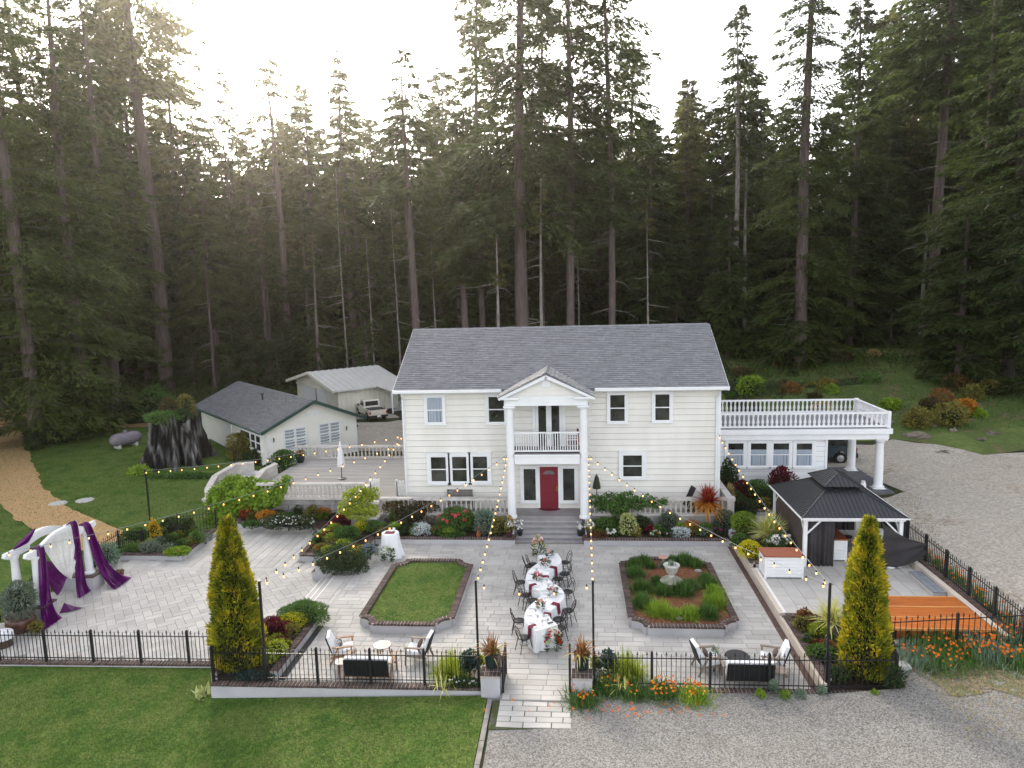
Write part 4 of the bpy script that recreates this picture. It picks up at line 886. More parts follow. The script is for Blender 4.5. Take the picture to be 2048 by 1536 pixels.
# skirt that hangs to the ground in folds
ds = np.diff(np.vstack([loop, loop[:1]]), axis=0); 
pts = []; acc = 0
for i in range(m_):
    a = loop[i]; b = loop[(i+1) % m_]; L = np.linalg.norm(b-a); k = max(1, int(L/.06))
    for j in range(k): pts.append((a+(b-a)*j/k, acc+L*j/k))
    acc += L
K = len(pts); ctr = np.array([p for p, _ in pts]); g_ = np.roll(ctr, -3, 0)-np.roll(ctr, 3, 0); g_ /= np.linalg.norm(g_, axis=1)[:, None]; on = np.stack([-g_[:, 1], g_[:, 0]], 1)
rings = []
for zz, amp, out in ((.765, 0, 0), (.7, .006, .012), (.45, .022, .02), (.02, .045, .04)):
    rings.append([(p[0]+on[i, 0]*(out+amp*(math.sin(s*19)+.6*math.sin(s*31+2))), p[1]+on[i, 1]*(out+amp*(math.sin(s*19)+.6*math.sin(s*31+2))), zz) for i, (p, s) in enumerate(pts)])
sk = MB(); sk.v = [q for r_ in rings for q in r_]
for r_ in range(3):
    for i in range(K): sk.f.append((r_*K+i, r_*K+(i+1) % K, (r_+1)*K+(i+1) % K, (r_+1)*K+i))
mb.add(sk.v, sk.f); part(tb, 'tablecloth', mb, linen, True)
for i in range(4, n-2, 9):
    for s in (-1, 1): part(tb, 'leg', MB().tube([(cl[i, 0]+s*nn_[i, 0]*.3, cl[i, 1]+s*nn_[i, 1]*.3, 0), (cl[i, 0]+s*nn_[i, 0]*.3, cl[i, 1]+s*nn_[i, 1]*.3, .74)], .02, 5), black)
# bentwood chair
blackwood = M('black_bentwood', (.014, .014, .015), (.02, .02, .021), rough=.35)
def bentwood():
    t = thing('bentwood_chair', 'x', 'chair', (0, 0, 0), 'black bentwood chairs at the winding table')
    local(t, 'seat', MB().lathe([(.0, .43), (.19, .43), (.205, .445), (.205, .465), (.19, .475), (.0, .472)], n=18), blackwood, True)
    for s in (-1, 1):
        local(t, 'leg', MB().tube([(s*.13, .15, .44), (s*.16, .19, .2), (s*.19, .22, 0)], [.016, .015, .011]), blackwood, True)
        local(t, 'leg', MB().tube([(s*.14, -.15, .44), (s*.16, -.2, .2), (s*.18, -.25, 0)], [.016, .015, .012]), blackwood, True)
    back = [(.19*math.cos(a_)*(1 if True else 1), -.17-.1*((.46+.44*math.sin(a_))-.46)/.44*1.0-.02, .55+.36*math.sin(a_)) for a_ in np.linspace(0, math.pi, 13)]
    local(t, 'back_hoop', MB().tube([(.165, -.14, .44)]+back+[(-.165, -.14, .44)], .014), blackwood, True)
    inn = [(.1*math.cos(a_), -.18-.1*math.sin(a_), .52+.27*math.sin(a_)) for a_ in np.linspace(0, math.pi, 11)]
    local(t, 'back_loop', MB().tube([(.08, -.14, .46)]+inn+[(-.08, -.14, .46)], .011), blackwood, True)
    ring = [(.15*math.cos(a_), .15*math.sin(a_), .24) for a_ in np.linspace(0, 2*math.pi, 17)]
    local(t, 'stretcher_ring', MB().tube(ring, .009, 5), blackwood, True)
    return t
ch0 = bentwood()
# chair: pixel of the seat centre in the 6.4x crop, seat height .46; faces the table
chairs = [((680, 290), 'topmost on the porch-step side, lawn side away'), ((700, 430), ''), ((585, 490), ''), ((735, 660), ''), ((740, 900), ''), ((620, 1010), ''), ((600, 1130), ''),
          ((250, 330), ''), ((300, 310), ''), ((145, 540), ''), ((215, 700), ''), ((290, 770), ''), ((140, 1030), ''), ((205, 1240), '')]
LBL = ['black bentwood chair pulled up at the porch-step end of the winding table, urn-bed side', 'second black bentwood chair from the porch steps, urn-bed side of the table', 'black bentwood chair tucked into the first table bend below the porch steps, urn-bed side',
       'black bentwood chair at the middle bulge of the table, urn-bed side', 'black bentwood chair standing clear of the cloth beside the middle bulge, urn-bed side', 'black bentwood chair tucked into the gate-end bend of the table, urn-bed side', 'black bentwood chair on the urn-bed side next to the gate flowers',
       'black bentwood chair by the pink flowers at the table end near the steps, grass-bed side', 'black bentwood chair behind another beside the pink flowers, grass-bed side', 'black bentwood chair at the outer bulge below the pink flowers, grass-bed side', 'black bentwood chair with empty seat turned to the burgundy napkin mid-table, grass-bed side',
       'black bentwood chair tucked into the middle bend of the table, grass-bed side', 'black bentwood chair with its back to the grass bed near the gate end', 'black bentwood chair on the grass-bed side next to the gate flowers']
for i, (p, _) in enumerate(chairs):
    c = TP(*p, z=.46); j = int(np.argmin(((cl-c)**2).sum(1))); v = cl[j]-c; d_ = np.linalg.norm(v); v /= d_
    if d_ < .66: c = cl[j]-v*.66
    rz = math.atan2(v[1], v[0])-math.pi/2+random.uniform(-.12, .12)
    if i == 0: ch0.location = (c[0], c[1], .003); ch0.rotation_euler = (0, 0, rz); ch0['label'] = LBL[0]
    else: dup(ch0, (c[0], c[1], .003), rz, LBL[i])
# place settings: plate with folded napkin, glass; napkins hang over the edge
china = M('white_china', (.8, .8, .8), (.76, .76, .77), rough=.2, spec=.5)
glassm = M('clear_glassware', (.6, .62, .64), (.5, .52, .55), rough=.05, spec=.8, trans=.5)
plate = MB().lathe([(0, 0), (.09, 0), (.135, .012), (.13, .016), (.085, .006), (0, .006)], n=16)
nap_i = 0
for k in range(3, n-3, 4):
    for s in (-1, 1):
        j = k; q = cl[j]+nn_[j]*s*.27; a_ = math.atan2(nn_[j][1], nn_[j][0])
        if random.random() < .12: continue
        t = thing('place_setting', 'white plate with folded napkin laid on the winding table', 'plate', (float(q[0]), float(q[1]), .766), 'dinner plates on the winding table')
        local(t, 'plate', plate, china, True)
        local(t, 'napkin', MB().box(-.1, .1, -.035, .035, .017, .03).rot(0, 0, a_), linen if random.random() < .5 else M('grey_napkin%d' % k, (.1, .09, .11), rough=.9) if nap_i == 0 else linen); nap_i = 1
        r_ = q-nn_[j]*s*.16+np.array([.06, .04])
        mb = MB().lathe([(.032, 0), (.005, .008), (.005, .09), (.03, .12), (.036, .16), (.03, .2)], n=8)
        t = solo('wine_glass', MB().lathe([(.032, 0), (.005, .008), (.005, .09), (.03, .12), (.036, .16), (.03, .2)], float(r_[0]), float(r_[1]), .766, 8), glassm, 'clear stemmed wine glass on the winding table', 'glass', 'wine glasses on the winding table', True)
def edge_nap(x, y, lab):
    p = TP(x, y); j = int(np.argmin(((cl-p)**2).sum(1))); s = 1 if (p-cl[j])@nn_[j] > 0 else -1; o = cl[j]+nn_[j]*s*(HWID+.03); d_ = np.array([nn_[j][1], -nn_[j][0]]); q = cl[j]+nn_[j]*s*.2
    w_ = .11
    mb = MB(); P = [(q, .785), (cl[j]+nn_[j]*s*HWID, .786), (o+nn_[j]*s*.015, .75), (o+nn_[j]*s*.03, .42)]
    for (pp, z) in P: mb.v += [(pp[0]-d_[0]*w_, pp[1]-d_[1]*w_, z), (pp[0]+d_[0]*w_, pp[1]+d_[1]*w_, z)]
    mb.f = [(2*i, 2*i+1, 2*i+3, 2*i+2) for i in range(3)]
    solo('napkin', mb, burg, lab, 'napkin', 'burgundy napkins hanging from the table')
for x, y in ((245, 1120), (530, 960), (690, 840), (245, 590), (505, 470), (390, 260), (650, 370)): edge_nap(x, y, 'burgundy napkin hanging over the edge of the winding table')
# ================================================================== flowers helpers
def leaf_mesh(name, C, D, Nn, Ls, Ws, m, bend=0.0):
    """C centres (base), D directions, Nn side vectors, Ls lengths, Ws widths -> one quad (kite) per leaf"""
    C = np.asarray(C, float); D = np.asarray(D, float); S = np.cross(D, Nn); S /= np.maximum(1e-6, np.linalg.norm(S, axis=1))[:, None]
    Ls = np.asarray(Ls)[:, None]; Ws = np.asarray(Ws)[:, None]; n = len(C)
    V = np.empty((n, 4, 3)); V[:, 0] = C; V[:, 1] = C+D*Ls*.45+S*Ws*.5; V[:, 2] = C+D*Ls; V[:, 3] = C+D*Ls*.45-S*Ws*.5
    if bend: V[:, 2, 2] -= (Ls*bend)[:, 0]
    me = bpy.data.meshes.new(name); me.vertices.add(n*4); me.vertices.foreach_set('co', V.ravel()); me.loops.add(n*4); me.loops.foreach_set('vertex_index', np.arange(n*4, dtype=np.int32))
    me.polygons.add(n); me.polygons.foreach_set('loop_start', np.arange(0, n*4, 4, dtype=np.int32)); me.polygons.foreach_set('loop_total', np.full(n, 4, np.int32)); me.materials.append(m); me.update(calc_edges=True); return me
def unit(v): return v/np.maximum(1e-6, np.linalg.norm(v, axis=-1))[..., None]
fl_mats = {}
def FM(c):
    k = tuple(round(x, 3) for x in c)
    if k not in fl_mats: fl_mats[k] = LEAF('petal_%d' % len(fl_mats), tuple(x*.75 for x in c), c, trans=.2)
    return fl_mats[k]
LG = LEAF('leaf_green', (.02, .05, .012), (.07, .13, .03)); 
def blossoms(root, name, P, size, c, petals=5):
    P = np.asarray(P, float); C = []; D = []; N_ = []; L_ = []; W_ = []
    for p in P:
        ax = unit(rng.normal(size=3)*.5+np.array([0, -.5, .9])); a = unit(np.cross(ax, [1, .2, .1])); b = np.cross(ax, a)
        for k in range(petals):
            t_ = 2*math.pi*k/petals; d = a*math.cos(t_)+b*math.sin(t_)+ax*.3; C.append(p); D.append(d/np.linalg.norm(d)); N_.append(ax); L_.append(size*.55); W_.append(size*.5)
    return link(name, leaf_mesh(name, C, np.array(D), np.array(N_), L_, W_, FM(c)), root)
def bouquet(label, x, y, z, w_, h, cols, n=40, cat='flowers', leaves=120):
    t = thing('flower_arrangement', label, cat, (x, y, z))
    th = rng.uniform(0, 2*math.pi, leaves); r_ = w_*np.sqrt(rng.uniform(0, 1, leaves)); zz = rng.uniform(0, h*.75, leaves)
    P = np.stack([r_*np.cos(th)*.5, r_*np.sin(th)*.5, zz], 1); D = unit(np.stack([np.cos(th), np.sin(th), rng.uniform(.0, 1.2, leaves)], 1))
    link('foliage', leaf_mesh('foliage', P, D, unit(rng.normal(size=(leaves, 3))), rng.uniform(.08, .2, leaves), rng.uniform(.03, .07, leaves), LG), t)
    for c, k, s in cols:
        th = rng.uniform(0, 2*math.pi, k); el_ = rng.uniform(.1, 1.3, k); P = np.stack([np.cos(th)*np.cos(el_)*w_*.55, np.sin(th)*np.cos(el_)*w_*.55, h*.35+np.sin(el_)*h*.6], 1)
        blossoms(t, 'blossoms', P, s, c, 6)
    return t
fe = TP(520, 1380, .02); bouquet('lush white and red flower arrangement on paving at the gate end of the table', float(fe[0])+.05, float(fe[1]), .003, .55, .75, [((.75, .74, .66), 34, .16), ((.5, .02, .025), 12, .17), ((.4, .5, .22), 14, .15), ((.2, .05, .2), 4, .1)], leaves=260)
for x, y, lab, c in ((330, 870, 'peach and green table flowers near the gate end', (.7, .3, .2)), (490, 705, 'pink bud vase flowers in the middle of the table', (.6, .15, .2)), (375, 510, 'rose coloured flowers beside the burgundy napkins', (.55, .1, .16)), (355, 320, 'red table flowers near the steps', (.5, .06, .08)), (490, 215, 'blush table flowers at the porch-step end', (.75, .45, .45))):
    p = TP(x, y); j = int(np.argmin(((cl-p)**2).sum(1))); p = cl[j]; bouquet(lab, float(p[0]), float(p[1]), .766, .26, .32, [(c, 14, .09), ((.7, .65, .5), 8, .08)], leaves=60)
p = TP(365, 190, .02); bouquet('tall pink and lime flower arrangement standing by the table near the steps', float(p[0]), float(p[1]), .003, .5, .95, [((.7, .35, .28), 20, .13), ((.4, .45, .1), 16, .12), ((.75, .7, .65), 14, .13)], leaves=160)
# ================================================================== cocktail table
cx_, cy_ = [float(q) for q in G(783, 1112, 0)[:2]]
t = thing('cocktail_table', 'high round table draped in white cloth by the planter wall', 'table', (cx_, cy_, 0))
prof = []; cloth = MB(); nseg = 40
R0 = [(.0, 1.1), (.36, 1.1), (.385, 1.07), (.4, .8), (.46, .35), (.56, .01)]
for i, (r_, z) in enumerate(R0):
    for k in range(nseg):
        a_ = 2*math.pi*k/nseg; rr = r_+(.05*(1.1-z)*math.sin(k*2*math.pi*9/nseg) if i > 1 else 0); cloth.v.append((cx_+rr*math.cos(a_), cy_+rr*math.sin(a_), z))
for i in range(len(R0)-1):
    for k in range(nseg): cloth.f.append((i*nseg+k, (i+1)*nseg+k, (i+1)*nseg+(k+1) % nseg, i*nseg+(k+1) % nseg))
part(t, 'tablecloth', cloth, linen, True); part(t, 'pole', MB().tube([(cx_, cy_, 0), (cx_, cy_, 1.09)], .04), black)
solo('cloth_runner', MB().box(cx_-.22, cx_+.2, cy_-.2, cy_+.12, 1.102, 1.115), burg, 'burgundy cloth folded on the high round table', 'cloth')
solo('framed_card', MB().beam((cx_-.1, cy_+.15, 1.12), (cx_+.06, cy_+.15, 1.12), .1, .03).box(cx_+.08, cx_+.2, cy_+.1, cy_+.14, 1.1, 1.27), china, 'small white card stand on the high round table', 'card stand')
bouquet('white and green floor flowers leaning against the high round table', cx_+.02, cy_-.62, .003, .5, .72, [((.8, .8, .74), 26, .13), ((.45, .55, .25), 12, .1)], leaves=240)
# ================================================================== lounge seating
def xf(mb, c, a):
    mb.rot(0, 0, a); mb.v = [(p[0]+c[0], p[1]+c[1], p[2]+c[2]) for p in mb.v]; return mb
stripe = M('patterned_pillow', (.6, .58, .56), (.03, .035, .045), scale=9, rough=.9, detail=1)
brownp = M('brown_pillow', (.16, .12, .1), (.1, .075, .06), rough=.9)
blk_sling = M('black_sling', (.011, .011, .011), (.016, .016, .016), rough=.8)
def lounge_chair(label, c, a, wood, pil):
    t = thing('lounge_chair', label, 'armchair', (c[0], c[1], .004), None, a)
    for s in (-1, 1):
        local(t, 'leg', MB().beam((s*.34, .34, 0), (s*.34, .3, .56), .045, .05), wood); local(t, 'leg', MB().beam((s*.34, -.38, 0), (s*.34, -.1, .56), .045, .05), wood)
        local(t, 'armrest', MB().box(s*.34-.04, s*.34+.04, -.28, .36, .56, .595), wood)
        local(t, 'side_rail', MB().beam((s*.31, .34, .3), (s*.31, -.34, .24), .03, .07), wood)
    local(t, 'seat_cushion', MB().add([(-.29, .36, .3), (.29, .36, .3), (.29, -.28, .24), (-.29, -.28, .24), (-.27, .34, .45), (.27, .34, .45), (.27, -.26, .38), (-.27, -.26, .38)], [(0, 3, 2, 1), (4, 5, 6, 7), (0, 1, 5, 4), (1, 2, 6, 5), (2, 3, 7, 6), (3, 0, 4, 7)]), cushion)
    local(t, 'back_cushion', MB().add([(-.29, -.14, .38), (.29, -.14, .38), (.29, -.27, .34), (-.29, -.27, .34), (-.27, -.36, .93), (.27, -.36, .93), (.25, -.46, .9), (-.25, -.46, .9)], [(0, 3, 2, 1), (4, 5, 6, 7), (0, 1, 5, 4), (1, 2, 6, 5), (2, 3, 7, 6), (3, 0, 4, 7)]), cushion)
    local(t, 'back_sling', MB().beam((0, -.29, .3), (0, -.48, .88), .6, .02), blk_sling)
    local(t, 'front_rail', MB().box(-.31, .31, .31, .35, .24, .3), wood)
    k = tag(link('pillow', MB().ell((0, 0, 0), .2, .07, .16, 10, 6).mesh('pillow', pil, True), None, (c[0]-math.sin(a)*-.02, c[1]+.0, .58), a), 'scatter pillow on the '+label.replace(' with white cushions', ''), 'pillow')
    k.location = (c[0]+math.sin(a)*.06, c[1]-math.cos(a)*.06, .58); k.rotation_euler = (rad(18), 0, a)
    return t
def loveseat(label, c, wood):
    t = thing('loveseat', label, 'loveseat', (c[0], c[1], .004))
    for s in (-1, 1):
        local(t, 'leg', MB().beam((s*.72, .42, 0), (s*.72, .38, .58), .05, .05), wood); local(t, 'leg', MB().beam((s*.72, -.4, 0), (s*.72, -.12, .58), .05, .05), wood)
        local(t, 'armrest', MB().box(s*.72-.045, s*.72+.045, -.3, .44, .58, .615), wood)
        local(t, 'seat_cushion', MB().cham(min(s*.01, s*.66), max(s*.01, s*.66), -.3, .4, .3, .46, .04), cushion)
        local(t, 'back_cushion', MB().add([(s*.02, -.16, .42), (s*.66, -.16, .42), (s*.66, -.3, .4), (s*.02, -.3, .4), (s*.02, -.34, .86), (s*.66, -.34, .86), (s*.66, -.46, .84), (s*.02, -.46, .84)], [(0, 3, 2, 1), (4, 5, 6, 7), (0, 1, 5, 4), (1, 2, 6, 5), (2, 3, 7, 6), (3, 0, 4, 7)]), cushion)
    local(t, 'back_sling', MB().beam((0, -.37, .22), (0, -.5, .8), 1.36, .02), blk_sling)
    local(t, 'frame', MB().box(-.7, .7, .36, .4, .24, .3).box(-.7, .7, -.36, -.32, .18, .24), wood)
    return t
def round_table(label, c, r_, h, top, wood, nlegs=3):
    t = thing('round_table', label, 'table', (c[0], c[1], .004))
    local(t, 'table_top', MB().lathe([(0, h-.03), (r_*.95, h-.03), (r_, h-.015), (r_*.98, h), (0, h)], n=22), top, True)
    for k in range(nlegs):
        a_ = 2*math.pi*k/nlegs+.5; local(t, 'leg', MB().tube([(r_*.85*math.cos(a_), r_*.85*math.sin(a_), 0), (r_*.7*math.cos(a_), r_*.7*math.sin(a_), h-.03)], [.02, .028]), wood, True)
    return t
marble = M('dark_marble', (.02, .022, .024), (.1, .1, .098), scale=5, rough=.25, detail=8)
wtop = M('pale_terrazzo', (.62, .56, .48), (.5, .44, .38), scale=6, rough=.5)
g2 = lambda u, v, z=0.0: tuple(float(q) for q in G(u, v, z)[:2])
c = g2(686, 1318); lounge_chair('teak lounge chair with white cushions facing the gravel side, grass-bed group', c, rad(-75), teak, stripe)
c = g2(838, 1320); lounge_chair('teak lounge chair with white cushions facing the cedar, grass-bed group', c, rad(85), teak_grey, brownp)
c = g2(738, 1360); loveseat('black-backed teak loveseat with white cushions by the lawn fence', (c[0], c[1]+.2), teak)
c = g2(766, 1316); round_table('round dark marble coffee table with teak legs, grass-bed group', c, .3, .46, marble, teak)
c = g2(684, 1353); round_table('small round pale side table behind the loveseat, grass-bed group', c, .2, .5, wtop, teak)
c = g2(1414, 1340); lounge_chair('grey teak lounge chair with white cushions facing the yucca, urn-bed group', c, rad(-80), teak_grey, brownp)
c = g2(1545, 1340); lounge_chair('grey teak lounge chair with white cushions facing the gate, urn-bed group', c, rad(78), teak_grey, brownp)
c = g2(1497, 1370); loveseat('black-backed grey teak loveseat with white cushions by the gravel fence', (c[0], c[1]+.2), teak_grey)
c = g2(1474, 1336); round_table('round black coffee table with teak rim, urn-bed group', c, .36, .42, black, teak_grey)
c = g2(1558, 1368); round_table('slatted round teak side table behind the loveseat, urn-bed group', c, .24, .46, teak_grey, teak_grey, 4)
# ================================================================== white wedding arch with purple drapes
ax0, ax1, ay0, ay1 = -20.15, -19.3, 24.2, 27.05
ar = thing('wedding_arch', 'white columned garden arch with curved rafters over the herringbone patio', 'pergola', (-19.7, 25.6, ZL))
for y in (ay0, ay1):
    part(ar, 'plinth', MB().box(ax0-.35, ax1+.35, y-.35, y+.35, ZL-.1, ZL+.55), stucco)
    part(ar, 'plinth_cap', MB().box(ax0-.38, ax1+.38, y-.38, y+.38, ZL+.551, ZL+.62), brick_m)
    for x in (ax0, ax1):
        part(ar, 'column', MB().lathe([(.2, 0), (.2, .07), (.15, .12), (.16, .6), (.125, 1.72), (.16, 1.78), (.17, 1.85)], x, y, ZL+.62, 16), white, True)
for x in (ax0, ax1):
    bz = ZL+.62+1.85
    for y0_, y1_, s in ((ay0, ay0+.75, -1), (ay1-.75, ay1, 1)):
        e_ = ay0-.5 if s < 0 else ay1+.62
        if s < 0: P = [(e_, bz+.12), (e_+.12, bz+.02), (e_+.3, bz+.0), (y1_, bz), (y1_, bz+.26), (e_+.05, bz+.26)]
        else: P = [(y0_, bz), (e_-.3, bz), (e_-.12, bz+.02), (e_, bz+.12), (e_-.05, bz+.26), (y0_, bz+.26)]
        part(ar, 'rafter_end', MB().extr(P, 'x', x-.07, x+.07), white)
    n_ = 14; lo = []; hi = []
    for k in range(n_+1):
        f = k/n_; y = ay0+.25+(ay1-ay0-.5)*f; lo.append((y, bz+.02+.26*math.sin(math.pi*f))); hi.append((y, bz+.3+.3*math.sin(math.pi*f)))
    part(ar, 'arched_rafter', MB().extr(lo+hi[::-1], 'x', x-.075, x+.075), white)
def drape_cloth(label, path, w0, w1, m=purple, folds=5, amp=.05, name='drape', dirx=None):
    """cloth strip that follows a 3d path; width w0 at the top to w1 at the foot, with folds"""
    P = [Vector(p) for p in path]; P = [P[0]]+P; n_ = 18; mb = MB(); cols_ = 30
    c_ = catmull(np.array([tuple(p) for p in path]), 6); Kc = len(c_)
    side = np.array(dirx if dirx is not None else (0, 1, 0), float)
    for i, p in enumerate(c_):
        f = i/(Kc-1); w_ = w0*(1-.2*math.sin(f*math.pi))+(w1-w0)*f**2.2
        d = c_[min(i+1, Kc-1)]-c_[max(i-1, 0)]; d /= max(1e-6, np.linalg.norm(d)); nrm = np.cross(d, side)
        nl = np.linalg.norm(nrm); nrm = nrm/nl if nl > 1e-3 else np.array([1.0, 0, 0])
        for j in range(cols_+1):
            t_ = j/cols_-.5; o = amp*(.35+f)*(math.sin((t_*folds+.15*math.sin(f*5))*2*math.pi)+.4*math.sin(t_*folds*14+f*3)); q = p+side*w_*t_+nrm*o
            q[2] = max(q[2], ZL+.012+.03*abs(math.sin(j*1.7+i)) if p[2] < ZL+.2 else q[2]); mb.v.append(tuple(q))
    for i in range(Kc-1):
        for j in range(cols_): mb.f.append((i*(cols_+1)+j, i*(cols_+1)+j+1, (i+1)*(cols_+1)+j+1, (i+1)*(cols_+1)+j))
    return solo(name, mb, m, label, 'drape', None, True)
bz = ZL+2.5
drape_cloth('purple satin drape hanging beside the big brown pot on the arch', [(ax1-.1, ay0+.2, bz+.3), (ax1+.12, ay0+.2, bz+.15), (ax1+.22, ay0+.05, bz-.9), (ax1+.3, ay0-.1, ZL+.7), (ax1+.55, ay0-.35, ZL+.25), (ax1+.85, ay0-.6, ZL+.02)], .38, 1.0, folds=5, amp=.07)
drape_cloth('purple satin drape spreading over the paving at the herb-bed end of the arch', [(ax1-.1, ay1-.05, bz+.3), (ax1+.12, ay1+.0, bz+.2), (ax1+.25, ay1+.1, bz-.6), (ax1+.4, ay1+.3, ZL+.8), (ax1+.75, ay1+.35, ZL+.25), (ax1+1.25, ay1+.2, ZL+.02)], .36, 1.15, folds=5, amp=.07)
drape_cloth('purple satin drape hanging straight from the middle of the arch', [(ax1-.12, ay1-.75, bz+.55), (ax1+.1, ay1-.72, bz+.5), (ax1+.12, ay1-.75, bz-.8), (ax1+.15, ay1-.8, ZL+.5), (ax1+.28, ay1-.85, ZL+.02)], .36, .7, folds=5, amp=.06)
sw_ = [(ax0+.1, ay0+.55, bz+.45), (ax0+.2, ay0+.8, bz-.5), (ax0+.3, ay0+1.15, ZL+1.05), (ax0+.45, ay0+1.6, ZL+.9), (ax0+.4, ay0+1.9, ZL+1.3)]
def swag(label, A, B, sag, drop, m, name='drape', w0=.7):
    mb = MB(); nu, nv = 22, 12; A = np.array(A); B = np.array(B)
    for j in range(nv+1):
        for i in range(nu+1):
            f = i/nu; h_ = j/nv; s_ = sag*(1-(2*f-1)**2); q = A+(B-A)*f; q = q+np.array([.14*math.sin(h_*9+f*2)*(1-(2*f-1)**2), 0, -s_*(.55+.45*h_)-drop*h_*(1-.75*abs(2*f-1))]); mb.v.append(tuple(q))
    for j in range(nv):
        for i in range(nu): mb.f.append((j*(nu+1)+i, j*(nu+1)+i+1, (j+1)*(nu+1)+i+1, (j+1)*(nu+1)+i))
    return solo(name, mb, m, label, 'drape', None, True)
swag('deep purple satin swag hung low through the arch', (ax1-.22, ay0+.3, bz+.0), (ax1-.22, ay1-.6, bz-.35), 1.0, 1.0, purple)
swag('purple satin swag across the rear rafter of the arch', (ax0+.1, ay0-.1, bz+.33), (ax0+.1, ay0+1.1, bz+.74), -.03, .28, purple)
# white lace panel: narrows to a point
mb = MB(); nu, nv = 16, 14
for j in range(nv+1):
    h_ = j/nv
    for i in range(nu+1):
        f = i/nu-.5; wd_ = 2.0*(1-h_**1.6)+.03; mb.v.append((ax1+.1+.03*math.sin(i*1.9+h_*6), (ay0+ay1)/2-.05+f*wd_+.2*h_, bz+.24-1.85*h_+(.2*(1-4*f*f) if h_ < .08 else 0)))
for j in range(nv):
    for i in range(nu): mb.f.append((j*(nu+1)+i, j*(nu+1)+i+1, (j+1)*(nu+1)+i+1, (j+1)*(nu+1)+i))
solo('lace_panel', mb, lace, 'pointed white lace panel hanging from the arch front', 'drape', None, True)
mb = MB(); mb.v = [(ax1+.4, ay0+.7, ZL+.3), (ax1+.42, ay0+.35, ZL+.012), (ax1+1.1, ay0+.85, ZL+.03), (ax1+.75, ay0+.8, ZL+.1), (ax1+.8, ay0+.55, ZL+.04)]; mb.f = [(0, 1, 4), (0, 4, 3), (3, 4, 2)]
solo('drape', mb, purple, 'loose purple satin tail lying on the paving by the arch plinth', 'drape')
# ================================================================== string lights
bulb_glass = M('lit_bulb', (1, .7, .35), (1, .7, .35), emit=(1.0, .4, .09, .6)); cord_m = M('light_cord', (.3, .33, .32), (.25, .27, .27), rough=.6)
BULB = MB().lathe([(.0, -.13), (.018, -.125), (.028, -.105), (.03, -.09), (.022, -.06), (.016, -.045)], n=8).mesh('bulb', bulb_glass, True)
SOCK = MB().lathe([(.022, -.05), (.022, 0), (.008, .03)], n=6).mesh('socket', black)
def strand(label, a, b, sag, spacing=.62, name='string_light'):
    a = np.array(a, float); b = np.array(b, float); L = np.linalg.norm(b-a); N_ = 24
    t = thing(name, label, 'string light', tuple((a+b)/2), 'festoon strings over the patio')
    f_ = lambda s: a+(b-a)*s+np.array([0, 0, -4*sag*s*(1-s)])
    part(t, 'cord', MB().tube([f_(k/N_) for k in range(N_+1)], .0065, 4), cord_m)
    k = .25
    while k < L:
        p = f_(k/L); sk_ = piece(t, 'socket', SOCK, p[0], p[1], p[2]-.03); link('bulb', BULB, sk_); k += spacing*random.uniform(.93, 1.07)
def pole(label, x, y, z0, z1):
    t = thing('light_pole', label, 'pole', (x, y, z0)); part(t, 'shaft', MB().box(x-.032, x+.032, y-.032, y+.032, z0-.05, z1), black); part(t, 'hook', MB().tube([(x, y, z1-.04), (x+.05, y-.02, z1-.01), (x+.08, y-.02, z1-.05)], .008, 4), black); return (x, y, z1-.05)
TA = pole('black light pole beside the lawn-side gate pillar', -1.84, 20.35, 0, 3.02); TB = pole('black light pole beside the gravel-side gate pillar', 1.7, 20.4, 0, 3.02)
TC = pole('black light pole beside the golden cedar on the lawn side', -8.3, 19.6, .05, 3.26); TD = pole('black light pole between loveseat and gravel-side cedar', 8.36, 19.78, .05, 3.3)
TE = pole('tall black light pole behind the herb bed', -20.4, 33.2, -.42, 3.1)
HL = tuple(W(805, 868, HY-.05)); HL2 = tuple(W(806, 882, HY-.05)); HR = tuple(W(1437, 866, HY-.05)); PL = tuple(W(1014, 909, PY-.22)); PR = tuple(W(1177, 909, PY-.22))
strand('festoon string from the farmhouse corner to the herb-bed pole', HL, TE, .25); strand('festoon string from the farmhouse corner over the arch', HL2, tuple(W(-60, 1118, 22.0)), .5)
strand('festoon string from the farmhouse corner down to the lawn-side cedar pole', HL, TC, .45); strand('festoon string from the portico down to the lawn-side cedar pole', PL, TC, .4)
strand('festoon string from the portico to the lawn-side gate pole', PL, TA, .3); strand('festoon string from the portico to the gravel-side gate pole', PR, TB, .3)
strand('festoon string from the portico to the gravel-side cedar pole', PR, TD, .45); strand('festoon string from the wing corner to the gravel-side cedar pole', HR, TD, .35); strand('short festoon swag across the gate between the two poles', TA, TB, .28, 1.0)
# ================================================================== gazebo
GX0_, GX1_, GY0_, GY1_, GE_ = 10.25, 14.1, 28.05, 32.5, 2.42
gz_ = thing('gazebo', 'hardtop gazebo with charcoal metal two-tier roof and white frame', 'gazebo', (12.2, 30.3, ZR))
for x in (GX0_+.1, GX1_-.1):
    for y in (GY0_+.1, GY1_-.1):
        part(gz_, 'post', MB().box(x-.07, x+.07, y-.07, y+.07, ZR, GE_-.12), white)
        for dx, dy in ((1 if x < 12 else -1, 0), (0, 1 if y < 30 else -1)): part(gz_, 'brace', MB().beam((x+dx*.05, y+dy*.05, GE_-.7), (x+dx*.6, y+dy*.6, GE_-.14), .05, .06), white)
for a, b in (((GX0_, GY0_), (GX1_, GY0_)), ((GX0_, GY1_), (GX1_, GY1_)), ((GX0_, GY0_), (GX0_, GY1_)), ((GX1_, GY0_), (GX1_, GY1_))): part(gz_, 'beam', MB().obox(a, b, .09, GE_-.13, GE_), white)
